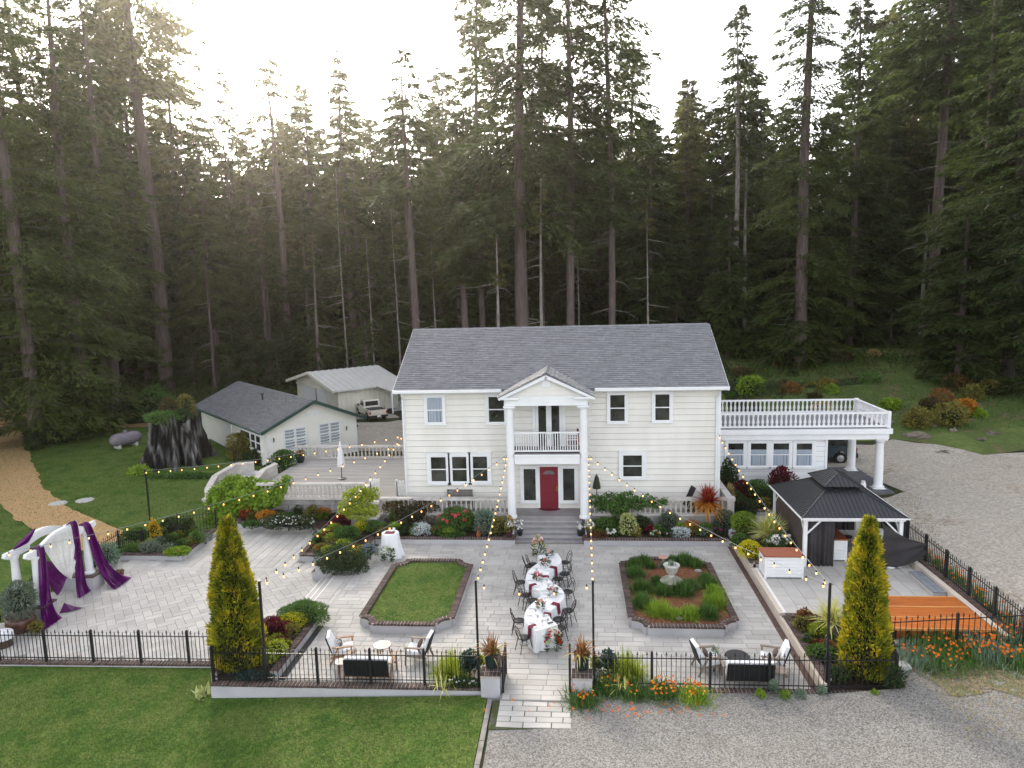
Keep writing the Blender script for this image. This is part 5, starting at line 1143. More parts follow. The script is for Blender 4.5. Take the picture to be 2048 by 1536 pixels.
def hip(x0, x1, y0, y1, z0, xa, xb, ya, yb, z1, rib=.17, nm='roof'):
    A = [(x0, y0, z0), (x1, y0, z0), (x1, y1, z0), (x0, y1, z0)]; B = [(xa, ya, z1), (xb, ya, z1), (xb, yb, z1), (xa, yb, z1)]
    rf = part(gz_, nm, MB().add(A+B, [(i, (i+1) % 4, 4+(i+1) % 4, 4+i) for i in range(4)]+[(4, 5, 6, 7), (3, 2, 1, 0)]), metalroof)
    rb = MB(); 
    for i in range(4):
        p, q, r_, s_ = [Vector(v) for v in (A[i], A[(i+1) % 4], B[(i+1) % 4], B[i])]; L = (q-p).length; n_ = int(L/rib); u_ = (q-p)/L; t0 = (s_-p).dot(u_); t1 = (r_-p).dot(u_); up_ = s_-p-u_*t0
        for k in range(1, n_):
            d = k*L/n_; f = 1.0
            if d < t0: f = d/t0
            elif d > t1: f = (L-d)/(L-t1)
            a_ = p+u_*d; b_ = a_+up_*f; rb.beam(a_+Vector((0, 0, .012)), b_+Vector((0, 0, .012)), .022, .022)
        rb.beam(p+Vector((0, 0, .01)), s_+Vector((0, 0, .01)), .06, .03)
    part(rf, 'roof_ribs', rb, metalroof, kind='stuff'); return rf
mx, my = (GX0_+GX1_)/2, (GY0_+GY1_)/2
hip(GX0_-.12, GX1_+.12, GY0_-.12, GY1_+.12, GE_, mx-.5, mx+.5, my-.75, my+.75, GE_+.86)
part(gz_, 'clerestory', MB().box(mx-.5, mx+.5, my-.75, my+.75, GE_+.8, GE_+.98), black)
hip(mx-.78, mx+.78, my-1.05, my+1.05, GE_+.92, mx-.06, mx+.06, my-.4, my+.4, GE_+1.3, nm='upper_roof')
part(gz_, 'gutter', MB().box(GX0_-.15, GX0_-.1, GY0_-.15, GY1_+.15, GE_-.03, GE_+.02), white); part(gz_, 'gutter', MB().box(GX1_+.1, GX1_+.15, GY0_-.15, GY1_+.15, GE_-.03, GE_+.02), white); part(gz_, 'gutter', MB().box(GX0_-.1, GX1_+.1, GY0_-.15, GY0_-.1, GE_-.03, GE_+.02), white)
def curtain_sheet(label, a, b, z0, z1, folds, amp, sag=0):
    mb = MB(); a = np.array(a); b = np.array(b); d = b-a; L = np.linalg.norm(d); d /= L; nrm = np.array([-d[1], d[0]]); nu, nv = 40, 6
    for j in range(nv+1):
        for i in range(nu+1):
            f = i/nu; h_ = j/nv; o = amp*math.sin(f*folds*2*math.pi)*(.5+.5*h_)+amp*.5*math.sin(f*folds*4.3); q = a+d*L*f+nrm*o; mb.v.append((q[0], q[1], z1+(z0-z1)*h_))
    for j in range(nv):
        for i in range(nu): mb.f.append((j*(nu+1)+i, j*(nu+1)+i+1, (j+1)*(nu+1)+i+1, (j+1)*(nu+1)+i))
    return solo('curtain', mb, canvas, label, 'curtain', None, True)
brown_c = M('brown_canvas', (.085, .065, .058), (.06, .047, .042), scale=2, rough=.9)
o = curtain_sheet('brown canvas curtain closing the flower-bed side of the gazebo', (GX0_+.1, GY0_+.2), (GX0_+.1, GY1_-.2), ZR+.02, GE_-.14, 14, .012); o.data.materials[0] = brown_c
curtain_sheet('charcoal curtain gathered at the front corner of the gazebo', (GX0_+.2, GY0_+.12), (GX0_+1.25, GY0_+.12), ZR+.02, GE_-.14, 6, .05)
curtain_sheet('charcoal curtain closing the rear of the gazebo', (GX0_+.2, GY1_-.12), (GX1_-.2, GY1_-.12), ZR+.02, GE_-.14, 18, .03)
mb = MB(); nu, nv = 24, 24       # curtain blown out over the low wall
for j in range(nv+1):
    for i in range(nu+1):
        f, h_ = i/nu, j/nv; zl = GE_-.15-(GE_-.2-ZR)*h_; zr = 1.42-.42*h_; sg_ = math.sin(math.pi*f)
        x = (GX1_-.85)+.12*h_+f*(1.62-.1*h_)+.04*math.sin(h_*9); y = GY0_+.02-.1*f-.12*sg_*(.3+h_)+.035*math.sin(f*9+h_*16); zz = zl+(zr-zl)*f**.85-.3*sg_*(.35+.3*h_); mb.v.append((x, y, max(zz, ZR+.03)))
for j in range(nv):
    for i in range(nu): mb.f.append((j*(nu+1)+i, j*(nu+1)+i+1, (j+1)*(nu+1)+i+1, (j+1)*(nu+1)+i))
solo('curtain', mb, canvas, 'charcoal curtain swept sideways over the low wall by the drive', 'curtain', None, True)
def crate(name, label, x0, x1, y0, y1, z0, h, cat='bar counter'):
    t = thing(name, label, cat, ((x0+x1)/2, (y0+y1)/2, z0)); part(t, 'body', MB().box(x0+.02, x1-.02, y0+.02, y1-.02, z0+.05, z0+h-.05), white)
    n_ = 6; hh = (h-.12)/n_
    for k in range(n_): part(t, 'board', MB().box(x0+.06, x1-.06, y0, y0+.02, z0+.06+hh*k, z0+.06+hh*(k+1)-.012), white); part(t, 'board', MB().box(x0, x0+.02, y0+.04, y1-.04, z0+.06+hh*k, z0+.06+hh*(k+1)-.012), white)
    for x in (x0, x1-.06):
        for y in (y0-.012, y1-.06): part(t, 'corner_post', MB().box(x-.005, x+.065, y, y+.07, z0, z0+h-.045), white)
    part(t, 'top', MB().cham(x0-.05, x1+.05, y0-.06, y1+.05, z0+h-.045, z0+h, .012), redwood_top); return t
crate('bar_counter', 'white panelled bar counter with red wooden top on open paving', 8.48, 9.93, 26.9, 27.75, ZR, .93)
crate('bar_counter', 'white panelled bar counter with red wooden top inside the gazebo', 11.55, 12.2, 28.7, 29.9, ZR, .95)
t = thing('grill', 'white hooded grill standing inside the gazebo opening', 'grill', (13.35, 29.0, ZR)); part(t, 'cabinet', MB().box(13.0, 13.75, 28.75, 29.3, ZR, ZR+.85), black); part(t, 'hood', MB().extr([(28.75+.0, ZR+.86), (29.3, ZR+.86), (29.3, ZR+1.1), (29.15, ZR+1.25), (28.9, ZR+1.25), (28.75, ZR+1.05)], 'x', 13.02, 13.73), china, True)
t = thing('bar_stool', 'dark bar stool beside the counter inside the gazebo', 'stool', (12.55, 29.6, ZR)); part(t, 'seat', MB().lathe([(0, .7), (.18, .7), (.19, .75), (0, .76)], 12.55, 29.6, ZR, 14), black, True)
for k in range(4): part(t, 'leg', MB().tube([(12.55+.2*math.cos(k*1.57+.78), 29.6+.2*math.sin(k*1.57+.78), ZR), (12.55+.12*math.cos(k*1.57+.78), 29.6+.12*math.sin(k*1.57+.78), ZR+.7)], .015, 5), black)
t = thing('storage_cabinet', 'black storage cabinet behind the gazebo by the drive', 'cabinet', (14.75, 30.2, ZR)); part(t, 'body', MB().box(14.35, 15.05, 29.9, 30.7, ZR, ZR+1.25), black); part(t, 'lid', MB().box(14.3, 15.1, 29.85, 30.75, ZR+1.25, ZR+1.32), canvas)
solo('sandbag', MB().ell((13.65, 28.0, ZR+.05), .16, .1, .05), white, 'small white sandbag on the hem of the swept curtain', 'sandbag', smooth=True)
# slate step and timber platform
t = thing('slate_slabs', 'raised pad of blue-grey slate slabs against the low wall', 'paving', (14.3, 26.4, ZR)); part(t, 'base', MB().box(14.05, 14.5, 25.5, 27.4, ZR-.02, ZR+.12), concrete)
for i in range(2):
    for j in range(4): part(t, 'slab', MB().cham(14.04+.235*i, 14.04+.235*(i+1)-.008, 25.48+.48*j, 25.48+.48*(j+1)-.008, ZR+.121, ZR+.16, .006), slate)
t = thing('timber_platform', 'low stained cedar platform in wide orange boards beside the poppies', 'platform', (13, 23.5, ZR))
part(t, 'frame', MB().box(11.25, 14.3, 22.35, 24.65, ZR, ZR+.28), cedarwood)
for k in range(3):
    y0 = 22.3+.79*k; part(t, 'board', MB().box(11.2, 14.38, y0+.06, y0+.78, ZR+.281, ZR+.34), cedarwood); part(t, 'edge_board', MB().box(11.2, 14.38, y0, y0+.055, ZR+.27, ZR+.352), cedar_edge)
part(t, 'edge_board', MB().box(11.2, 14.38, 22.3+.79*3, 22.3+.79*3+.05, ZR+.27, ZR+.352), cedar_edge)
for k in range(8): part(t, 'leg', MB().box(11.3+.42*k, 11.38+.42*k, 22.28, 22.345, .15, ZR+.29), black)
solo('stone_block', MB().cham(10.6, 11.05, 20.5, 20.85, .2, .42, .02), concrete, 'pale stone block lying by the cedar on the gravel', 'stone')
# pots on the gate pillars
def pot(root, x, y, z, r_, h, m, sq=False, rim=True):
    return part(root, 'pot', MB().lathe([(r_*.62, 0), (r_*.7, h*.1), (r_*.9, h*.6), (r_, h*.9), (r_*1.06, h), (r_*.9, h), (r_*.85, h*.9)], x, y, z, 4 if sq else 18, sq), m, not sq)
# closed parasols, bench, board, tank and small things
u = G(684, 958, ZF); ux, uy = float(u[0]), float(u[1]); t = thing('closed_parasol', 'closed white parasol standing on the deck', 'parasol', (ux, uy, ZF))
part(t, 'pole', MB().tube([(ux, uy, ZF), (ux, uy, ZF+2.2)], .025), black); part(t, 'canopy', MB().lathe([(.22, .75), (.24, .8), (.2, 1.3), (.13, 1.8), (.05, 2.2), (.0, 2.3)], ux, uy, ZF, 8), linen); part(t, 'base', MB().lathe([(.25, 0), (.25, .05), (.05, .08)], ux, uy, ZF, 14), black)
t = thing('closed_parasol', 'small closed black parasol on a tripod by the portico', 'parasol', (2.25, 33.5, ZF))
part(t, 'pole', MB().tube([(2.25, 33.5, ZF+.2), (2.25, 33.5, ZF+1.5)], .02), black); part(t, 'canopy', MB().lathe([(.2, 1.15), (.17, 1.35), (.09, 1.7), (.02, 1.85)], 2.25, 33.5, ZF, 8), LEAF('dark_olive', (.02, .024, .012), (.03, .034, .018), 0))
for k in range(3): part(t, 'leg', MB().tube([(2.25+.28*math.cos(k*2.1), 33.5+.28*math.sin(k*2.1), ZF), (2.25, 33.5, ZF+.5)], .012, 4), black)
greybench = M('weathered_bench', (.2, .18, .17), (.13, .12, .11), scale=3, rough=.9, stretch=(.5, 4, 4))
a = W(895, 985, 33.6); bx0, bx1 = float(W(893, 985, 33.6)[0]), float(W(944, 985, 33.6)[0]); t = thing('bench', 'weathered grey wooden bench below the triple window', 'bench', ((bx0+bx1)/2, 33.6, ZF))
for k in range(4): part(t, 'back_slat', MB().box(bx0, bx1, 33.78, 33.81, ZF+.5+.13*k, ZF+.61+.13*k), greybench)
for k in range(3): part(t, 'seat_slat', MB().box(bx0, bx1, 33.36+.13*k, 33.47+.13*k, ZF+.41, ZF+.44), greybench)
for x in (bx0, bx1-.06):
    for y in (33.36, 33.74): part(t, 'leg', MB().box(x, x+.06, y, y+.06, ZF, ZF+(.62 if y < 33.5 else 1.0)), greybench)
    part(t, 'armrest', MB().box(x-.01, x+.07, 33.34, 33.76, ZF+.62, ZF+.65), greybench)
a = W(1370, 990, 33.3); x = float(a[0]); solo('leaning_board', MB().beam((x, 33.3, ZF+.35), (x+.42, 33.4, ZF+1.25), .5, .04), blk_sling, 'dark board tilted on the terrace beside the cordyline', 'board')
t = thing('gas_bottle', 'small white gas bottle on the carport slab', 'gas bottle', (16.35, 37.75, .7)); part(t, 'body', MB().lathe([(.12, 0), (.15, .04), (.15, .26), (.12, .34), (.05, .37)], 16.35, 37.75, .72, 16), white, True); part(t, 'collar', MB().lathe([(.1, .36), (.1, .46)], 16.35, 37.75, .72, 12), white)
part(t, 'foot_ring', MB().lathe([(.11, 0), (.11, .03)], 16.35, 37.75, .7, 12), white)
wick = M('red_wicker', (.22, .075, .045), (.12, .04, .025), scale=20, rough=.8)
zbal = zb[0] if not hasattr(zb, 'shape') else 3.6
ZBAL = float(W(1093, 906, PY)[2])
t = thing('wicker_chair', 'reddish wicker armchair on the balcony behind the rail', 'armchair', (1.1, 33.1, ZBAL)); part(t, 'seat', MB().cham(.85, 1.4, 32.85, 33.4, ZBAL+.3, ZBAL+.42, .03), wick); part(t, 'back', MB().cham(1.32, 1.42, 32.85, 33.4, ZBAL+.42, ZBAL+1.0, .03), wick)
for q in ((.85, 32.85), (1.35, 32.85), (.85, 33.35), (1.35, 33.35)): part(t, 'leg', MB().box(q[0], q[0]+.05, q[1], q[1]+.05, ZBAL, ZBAL+.3), wick)
part(t, 'armrest', MB().box(.85, 1.38, 32.82, 32.88, ZBAL+.6, ZBAL+.65), wick); part(t, 'armrest', MB().box(.85, 1.38, 33.37, 33.43, ZBAL+.6, ZBAL+.65), wick)
t = thing('bistro_table', 'small black metal table at the house end of the deck', 'table', (-8.0, 41.2, ZF)); part(t, 'top', MB().lathe([(0, .68), (.3, .68), (.3, .7), (0, .7)], -8.0, 41.2, ZF, 16), black)
for k in range(3): part(t, 'leg', MB().tube([(-8+.28*math.cos(k*2.1), 41.2+.28*math.sin(k*2.1), ZF), (-8+.05*math.cos(k*2.1), 41.2+.05*math.sin(k*2.1), ZF+.68)], .014, 4), black)
# fountain urn in the mulch bed
ux, uy = [float(q) for q in G(1343, 1172, .3)[:2]]; t = thing('stone_urn', 'pale cast stone urn on a basin in the mulch bed', 'urn', (ux, uy, .27))
part(t, 'basin', MB().lathe([(.1, 0), (.2, .02), (.17, .16), (.4, .2), (.44, .25), (.36, .32), (.2, .4), (.12, .43)], ux, uy, .27, 22), M('mossy_stone', (.34, .33, .28), (.2, .21, .15), scale=4, rough=.95, bump=.3), True); part(t, 'urn', MB().lathe([(.12, 0), (.1, .06), (.2, .16), (.26, .36), (.31, .42), (.31, .46), (.25, .45)], ux, uy, .7, 20), castone, True)
solo('bird_bath', MB().lathe([(.05, 0), (.05, .3), (.18, .34), (.2, .38), (.0, .36)], float(G(1326, 1130, .3)[0]), float(G(1326, 1130, .3)[1]), .27, 16), M('pink_clay', (.5, .3, .24), (.42, .24, .19)), 'small pink clay dish on a stem in the mulch bed', 'bird bath', smooth=True)
solo('garden_ornament', MB().lathe([(.09, 0), (.1, .1), (.05, .25), (.0, .4)], *[float(q) for q in G(957, 1072, .25)[:2]], .25, 10), M('orange_clay', (.45, .13, .04), (.35, .1, .03)), 'orange clay cone ornament among the grey-green bushes', 'ornament')
# white covered stump at the patio corner
qx, qy = [float(q) for q in G(8, 1292, ZL)[:2]]; t = thing('covered_stool', 'rustic log stool under a white cloth in the patio corner', 'stool', (qx, qy, ZL)); part(t, 'log', MB().lathe([(.28, 0), (.24, .2), (.23, .5)], qx, qy, ZL, 12), stem_m); part(t, 'cloth', MB().lathe([(.34, .3), (.33, .5), (.25, .56), (0, .58)], qx, qy, ZL, 14), linen, True)
for k in range(2):
    q = G((116, 170)[k], (1009, 1003)[k], -.4); solo('stepping_stone', MB().lathe([(.55, -.05), (.5, .02), (0, .025)], 0, 0, 0, 9), concrete, ('pale stepping stone in the lawn next to the bark path', 'pale stepping stone in the lawn further from the bark path')[k], 'stone').location = (float(q[0]), float(q[1]), zt(q[0], q[1])+.04)
# ================================================================== vehicles
paint = M('tan_car_paint', (.6, .55, .48), (.57, .52, .45), rough=.25, spec=.6); rubber = M('tyre_rubber', (.015, .015, .015), rough=.9); alloy = M('alloy', (.5, .5, .52), (.4, .4, .42), rough=.3, metal=.8)
bluep = M('dark_teal_paint', (.03, .05, .06), (.028, .046, .056), rough=.2, spec=.7); redl = M('tail_lamp', (.35, .02, .02), (.25, .01, .01), rough=.2)
def wheel(root, x, y, z, r_, w_=.22):
    wh = link('wheel', None, root, (x, y, z))
    mk = lambda prof: [(q[0], q[1]) for q in prof]
    def lay_(mb): mb.v = [(p[2], p[0], p[1]) for p in mb.v]; return mb
    local(wh, 'tyre', lay_(MB().lathe([(r_*.6, -w_/2), (r_*.92, -w_/2), (r_, -w_*.3), (r_, w_*.3), (r_*.92, w_/2), (r_*.6, w_/2)], n=20)), rubber, True)
    local(wh, 'rim', lay_(MB().lathe([(r_*.15, -w_*.6), (r_*.58, -w_*.53), (r_*.6, -w_*.1), (r_*.6, w_*.1), (r_*.58, w_*.53), (r_*.15, w_*.6)], n=10)), alloy)
# pickup: +y is forward in its own axes
tx, ty = -17.7, 63.9; t = thing('pickup_truck', 'old tan pickup truck parked by the garage, tailgate showing', 'truck', (tx, ty, zt(tx, ty)+.03), None, rad(33))
def sideprof(P, hw, taper=None):
    mb = MB(); n_ = len(P)
    mb.add([(-hw, p[0], p[1]) for p in P]+[(hw, p[0], p[1]) for p in P], [tuple(range(n_)), tuple(range(2*n_-1, n_-1, -1))]+[(i, n_+i, n_+(i+1) % n_, (i+1) % n_) for i in range(n_)]); return mb
def arch(cy, r_, z0): return [(cy+r_*math.cos(a_), z0+r_*math.sin(a_)) for a_ in np.linspace(0, math.pi, 8)]
P = [(-2.35, .5)]+[(-1.55-.42, .5)]+arch(-1.55, .42, .45)[::-1][1:-1]+[(-1.55+.42, .48), (1.4-.42, .45)]+arch(1.4, .42, .45)[::-1][1:-1]+[(1.4+.42, .45), (2.25, .5), (2.3, .85), (2.2, .98), (1.05, 1.05), (-.55, 1.05), (-.55, 1.0), (-2.38, 1.0)]
local(t, 'body', sideprof(P, .85), paint)
cabp = [(-.5, 1.04), (-.42, 1.6), (-.3, 1.66), (.35, 1.66), (.5, 1.6), (1.05, 1.05)]; local(t, 'cab', sideprof(cabp, .74), paint)
local(t, 'window', sideprof([(-.36, 1.14), (-.32, 1.54), (.4, 1.54), (.8, 1.14)], .748), glass); local(t, 'rear_window', MB().add([(-.62, -.49, 1.14), (.62, -.49, 1.14), (.58, -.435, 1.55), (-.58, -.435, 1.55)], [(0, 1, 2, 3)]), glass)
local(t, 'cargo_bed', MB().box(-.74, .74, -2.25, -.62, .99, 1.004), black)
local(t, 'tailgate', MB().box(-.8, .8, -2.42, -2.37, .55, 1.0), paint); local(t, 'bumper', MB().box(-.85, .85, -2.55, -2.36, .38, .52), black); local(t, 'licence_plate', MB().box(-.16, .16, -2.57, -2.55, .4, .54), china)
for s in (-1, 1): local(t, 'tail_lamp', MB().box(s*.76-.07, s*.76+.07, -2.43, -2.35, .66, .9), redl); local(t, 'mirror', MB().box(s*.95-.08, s*.95+.08, .62, .72, 1.1, 1.26), black)
for s in (-1, 1):
    for y in (-1.55, 1.4): wheel(t, s*.76, y, .36, .36)
tx, ty = float(G(1672, 921, .8)[0])-.95, 43.9; t = thing('parked_car', 'dark teal crossover parked behind the wing, only its rear showing', 'car', (tx, ty+.6, zt(tx, ty)+.05), None, rad(90-8))
P = [(-2.15, .45), (-1.75, .4)]+arch(-1.3, .42, .38)[::-1][1:-1]+[(-.8, .38), (.95, .38)]+arch(1.4, .42, .38)[::-1][1:-1]+[(1.9, .4), (2.15, .5), (2.2, .85), (1.2, 1.02), (-2.1, 1.05), (-2.22, .8)]
local(t, 'body', sideprof(P, .9), bluep); local(t, 'cabin', sideprof([(-2.1, 1.04), (-1.85, 1.42), (-1.5, 1.58), (.1, 1.6), (1.15, 1.04)], .78), bluep)
local(t, 'window', sideprof([(-1.75, 1.1), (-1.5, 1.48), (.05, 1.52), (.85, 1.1)], .79), glass); local(t, 'rear_window', MB().add([(-.62, -2.1, 1.1), (.62, -2.1, 1.1), (.56, -1.88, 1.42), (-.56, -1.88, 1.42)], [(0, 1, 2, 3)]), glass)
local(t, 'bumper', MB().box(-.88, .88, -2.28, -2.1, .42, .68), black)
for s in (-1, 1):
    local(t, 'tail_lamp', MB().box(s*.72-.16, s*.72+.16, -2.24, -2.0, .86, .99), redl)
    for y in (-1.3, 1.4): wheel(t, s*.82, y, .36, .36)
# propane tank, slab
a = G(222, 905, -.25); b = G(284, 892, -.25); d = b-a; d /= np.linalg.norm(d); c = (a+b)/2; t = thing('propane_tank', 'long violet-grey propane tank on the lawn beside the stump', 'tank', (float(c[0]), float(c[1]), zt(c[0], c[1])), None, math.atan2(d[1], d[0]))
grey_t = M('tank_paint', (.2, .17, .2), (.16, .135, .16), rough=.5); L2 = float(np.linalg.norm(b-a))/2
mb = MB().lathe([(.02, -L2), (.25, -L2+.06), (.42, -L2+.25), (.5, -L2+.5), (.5, L2-.5), (.42, L2-.25), (.25, L2-.06), (.02, L2)], n=18); mb.v = [(p[2], p[0], p[1]+.68) for p in mb.v]; local(t, 'shell', mb, grey_t, True)
local(t, 'valve_dome', MB().lathe([(.16, 1.15), (.16, 1.3), (.1, 1.36)], n=10), grey_t, True)
for s in (-1, 1): local(t, 'foot', MB().box(s*L2*.55-.1, s*L2*.55+.1, -.35, .35, -.1, .3), concrete)
Q = [G(u, v, -.2)[:2] for u, v in ((231, 911), (292, 901), (306, 916), (256, 926))]
solo('concrete_pad', MB().prism([tuple(map(float, q)) for q in Q], -.5, -.16), concrete, 'pale concrete pad on the lawn next to the giant stump', 'concrete pad')
# giant redwood stump
sx, sy = -27.3, 47.6; t = thing('giant_stump', 'huge old grey and charred redwood stump with plants on top', 'stump', (sx, sy, -.4)); nS = 132; mb = MB()
prof_z = [0, .2, .5, .9, 1.4, 2.0, 2.6, 3.1, 3.5]
cuts = np.sort(rng.uniform(0, 2*math.pi, 13)); bw_ = rng.uniform(.5, 1.35, 13); hts = rng.uniform(-.5, .45, 13)
for z in prof_z:
    for k in range(nS):
        a_ = 2*math.pi*k/nS; f = z/3.5; j_ = int(np.argmin(np.abs(np.angle(np.exp(1j*(cuts-a_)))))); da = abs(np.angle(np.exp(1j*(cuts[j_]-a_))))
        ridge = math.exp(-(da/.13)**2)*bw_[j_]+.35*math.exp(-(da/.05)**2); r_ = 1.35+(1-f)**1.7*.95*ridge+.25*ridge+.07*math.sin(a_*37+z*3)+.05*math.sin(a_*61-z*5)
        mb.v.append((sx+r_*math.cos(a_)*1.05, sy+r_*math.sin(a_), -.45+z+(hts[j_]+.15*math.sin(a_*29) if f > .85 else 0)))
for j in range(len(prof_z)-1):
    for k in range(nS): mb.f.append((j*nS+k, j*nS+(k+1) % nS, (j+1)*nS+(k+1) % nS, (j+1)*nS+k))
mb.f.append(tuple((len(prof_z)-1)*nS+k for k in range(nS)))
stump_m = M('charred_wood', (.27, .255, .25), (.014, .012, .011), scale=1.5, rough=.95, stretch=(1.5, 1.5, .3), bump=.9, bscale=7, bdist=.12, detail=6)
for e_, p_ in zip(stump_m.node_tree.nodes['Color Ramp'].color_ramp.elements, (.47, .72)): e_.position = p_
part(t, 'wood', mb, stump_m)
# ================================================================== planting
LM = {}
CN = dict(green='green', olive='olive', dark='dark green', greygreen='grey-green', bright='bright green', burg='burgundy', lime='lime', bronze='bronze', brown='brown', straw='straw-coloured', glauc='blue-green')
def LM_(key):
    tab = dict(green=((.022, .055, .012), (.075, .14, .03)), dark=((.012, .026, .01), (.04, .06, .02)), lime=((.1, .15, .012), (.3, .34, .035)), yellow=((.3, .26, .01), (.62, .5, .02)), gold=((.09, .085, .006), (.42, .27, .012)),
               silver=((.25, .3, .3), (.52, .56, .56)), glauc=((.06, .1, .07), (.16, .22, .16)), olive=((.06, .06, .014), (.17, .15, .035)), burg=((.025, .006, .01), (.11, .012, .022)), red=((.1, .012, .008), (.28, .04, .02)), orange=((.18, .06, .008), (.45, .19, .02)),
               bronze=((.05, .02, .01), (.2, .09, .03)), brown=((.025, .02, .01), (.08, .06, .025)), variegated=((.1, .13, .04), (.36, .38, .16)), bright=((.06, .12, .012), (.2, .29, .03)), vine=((.05, .1, .01), (.17, .26, .025)), teal=((.012, .03, .028), (.04, .075, .065)), yucca=((.16, .19, .05), (.46, .45, .16)), greygreen=((.05, .07, .05), (.13, .16, .115)), straw=((.2, .15, .06), (.36, .28, .12)))
    tab = {k: tuple(tuple(min(.75, c*1.35) for c in q) for q in v) for k, v in tab.items()}
    if key not in LM: LM[key] = LEAF('leaf_'+key, *tab[key], trans=.28, scale=2.2)
    return LM[key]
core_m = M('dark_inner_core', (.02, .022, .01), (.012, .012, .008), rough=1)  # near-black fill for plant cores, stands in for the dark inside
def lumpy(dirs, seed, amt):
    r_ = np.random.default_rng(seed); s = np.zeros(len(dirs))
    for k in range(14): c = unit(r_.normal(size=3)); s = np.maximum(s, np.exp(6.5*(dirs@c-1))*r_.uniform(.5, 1))
    return 1-amt+amt*s*1.15
SEED = [100]
def shrub(label, x, y, z, rx, ry, h, key, n=None, leaf=(.09, .05), flowers=(), name='shrub', cat='shrub', lump=.35, up=.25, group=None, core=True, box=False, fsize=.09):
    SEED[0] += 1; r_ = np.random.default_rng(SEED[0]); t = thing(name, label, cat, (x, y, z), group); rz = h/2
    area = 4*math.pi*((rx*ry)**1.6/3+(rx*rz)**1.6/3+(ry*rz)**1.6/3)**(1/1.6)
    n = n or int(min(4200, max(260, area*2.1/(leaf[0]*leaf[1]))))
    d = unit(r_.normal(size=(n, 3))); d[:, 2] = np.where(d[:, 2] < -.92, -d[:, 2], d[:, 2])
    L = lumpy(d, SEED[0]+900, lump); rad_ = L*(1-.4*r_.random(n)**2.2)
    if box: d = np.sign(d)*np.abs(d)**.62
    hr = np.sqrt(np.maximum(1e-4, 1-d[:, 2]**2)); wide = np.where(d[:, 2] < .1, (1-(1-hr)*.3)/hr, 1.0)[:, None] if not box else 1.0; d = d*np.concatenate([np.broadcast_to(wide, (n, 1)), np.broadcast_to(wide, (n, 1)), np.ones((n, 1))], 1) if not box else d
    P = np.stack([d[:, 0]*rx*rad_, d[:, 1]*ry*rad_, rz+d[:, 2]*rz*rad_], 1); P[:, 2] = np.maximum(P[:, 2], .01)
    D = unit(d*.8+r_.normal(size=(n, 3))*.55+np.array([0, 0, up])); N_ = unit(d+r_.normal(size=(n, 3))*.6)
    link('foliage', leaf_mesh('foliage', P, D, N_, leaf[0]*r_.uniform(.6, 1.3, n), leaf[1]*r_.uniform(.7, 1.3, n), LM_(key)), t)
    if core: local(t, 'dark_core', MB().ell((0, 0, rz*.92), rx*.6, ry*.6, rz*.62, 10, 6), core_m, True)  # solid dark ellipsoid added to block the view through the leaves
    local(t, 'stem', MB().tube([(0, 0, -.12), (0, 0, h*.45)], [.03+.02*h, .015+.01*h], 6), stem_m)
    for c, k, s in flowers:
        dd_ = unit(r_.normal(size=(k, 3))); dd_[:, 2] = np.abs(dd_[:, 2]); dd_[:, 1] = np.where(r_.random(k) < .7, -np.abs(dd_[:, 1]), dd_[:, 1]); Lf = lumpy(dd_, SEED[0]+900, lump)*1.03
        blossoms(t, 'blossoms', np.stack([dd_[:, 0]*rx*Lf, dd_[:, 1]*ry*Lf, rz+dd_[:, 2]*rz*Lf], 1), s, c)
    return t
def px_shrub(label, u, vb, vt, wpx, z, key, depth=.8, **k):
    p = G(u, vb, z); s = FPX/float((p-CAM)@_f); rx = wpx/2/s; ry = rx*depth; zt_ = float(W(u, vt, p[1]+ry)[2]); h = max(.12, zt_-z)
    return shrub(label, float(p[0]), float(p[1])+ry*.75, z, rx, ry, h, key, **k)
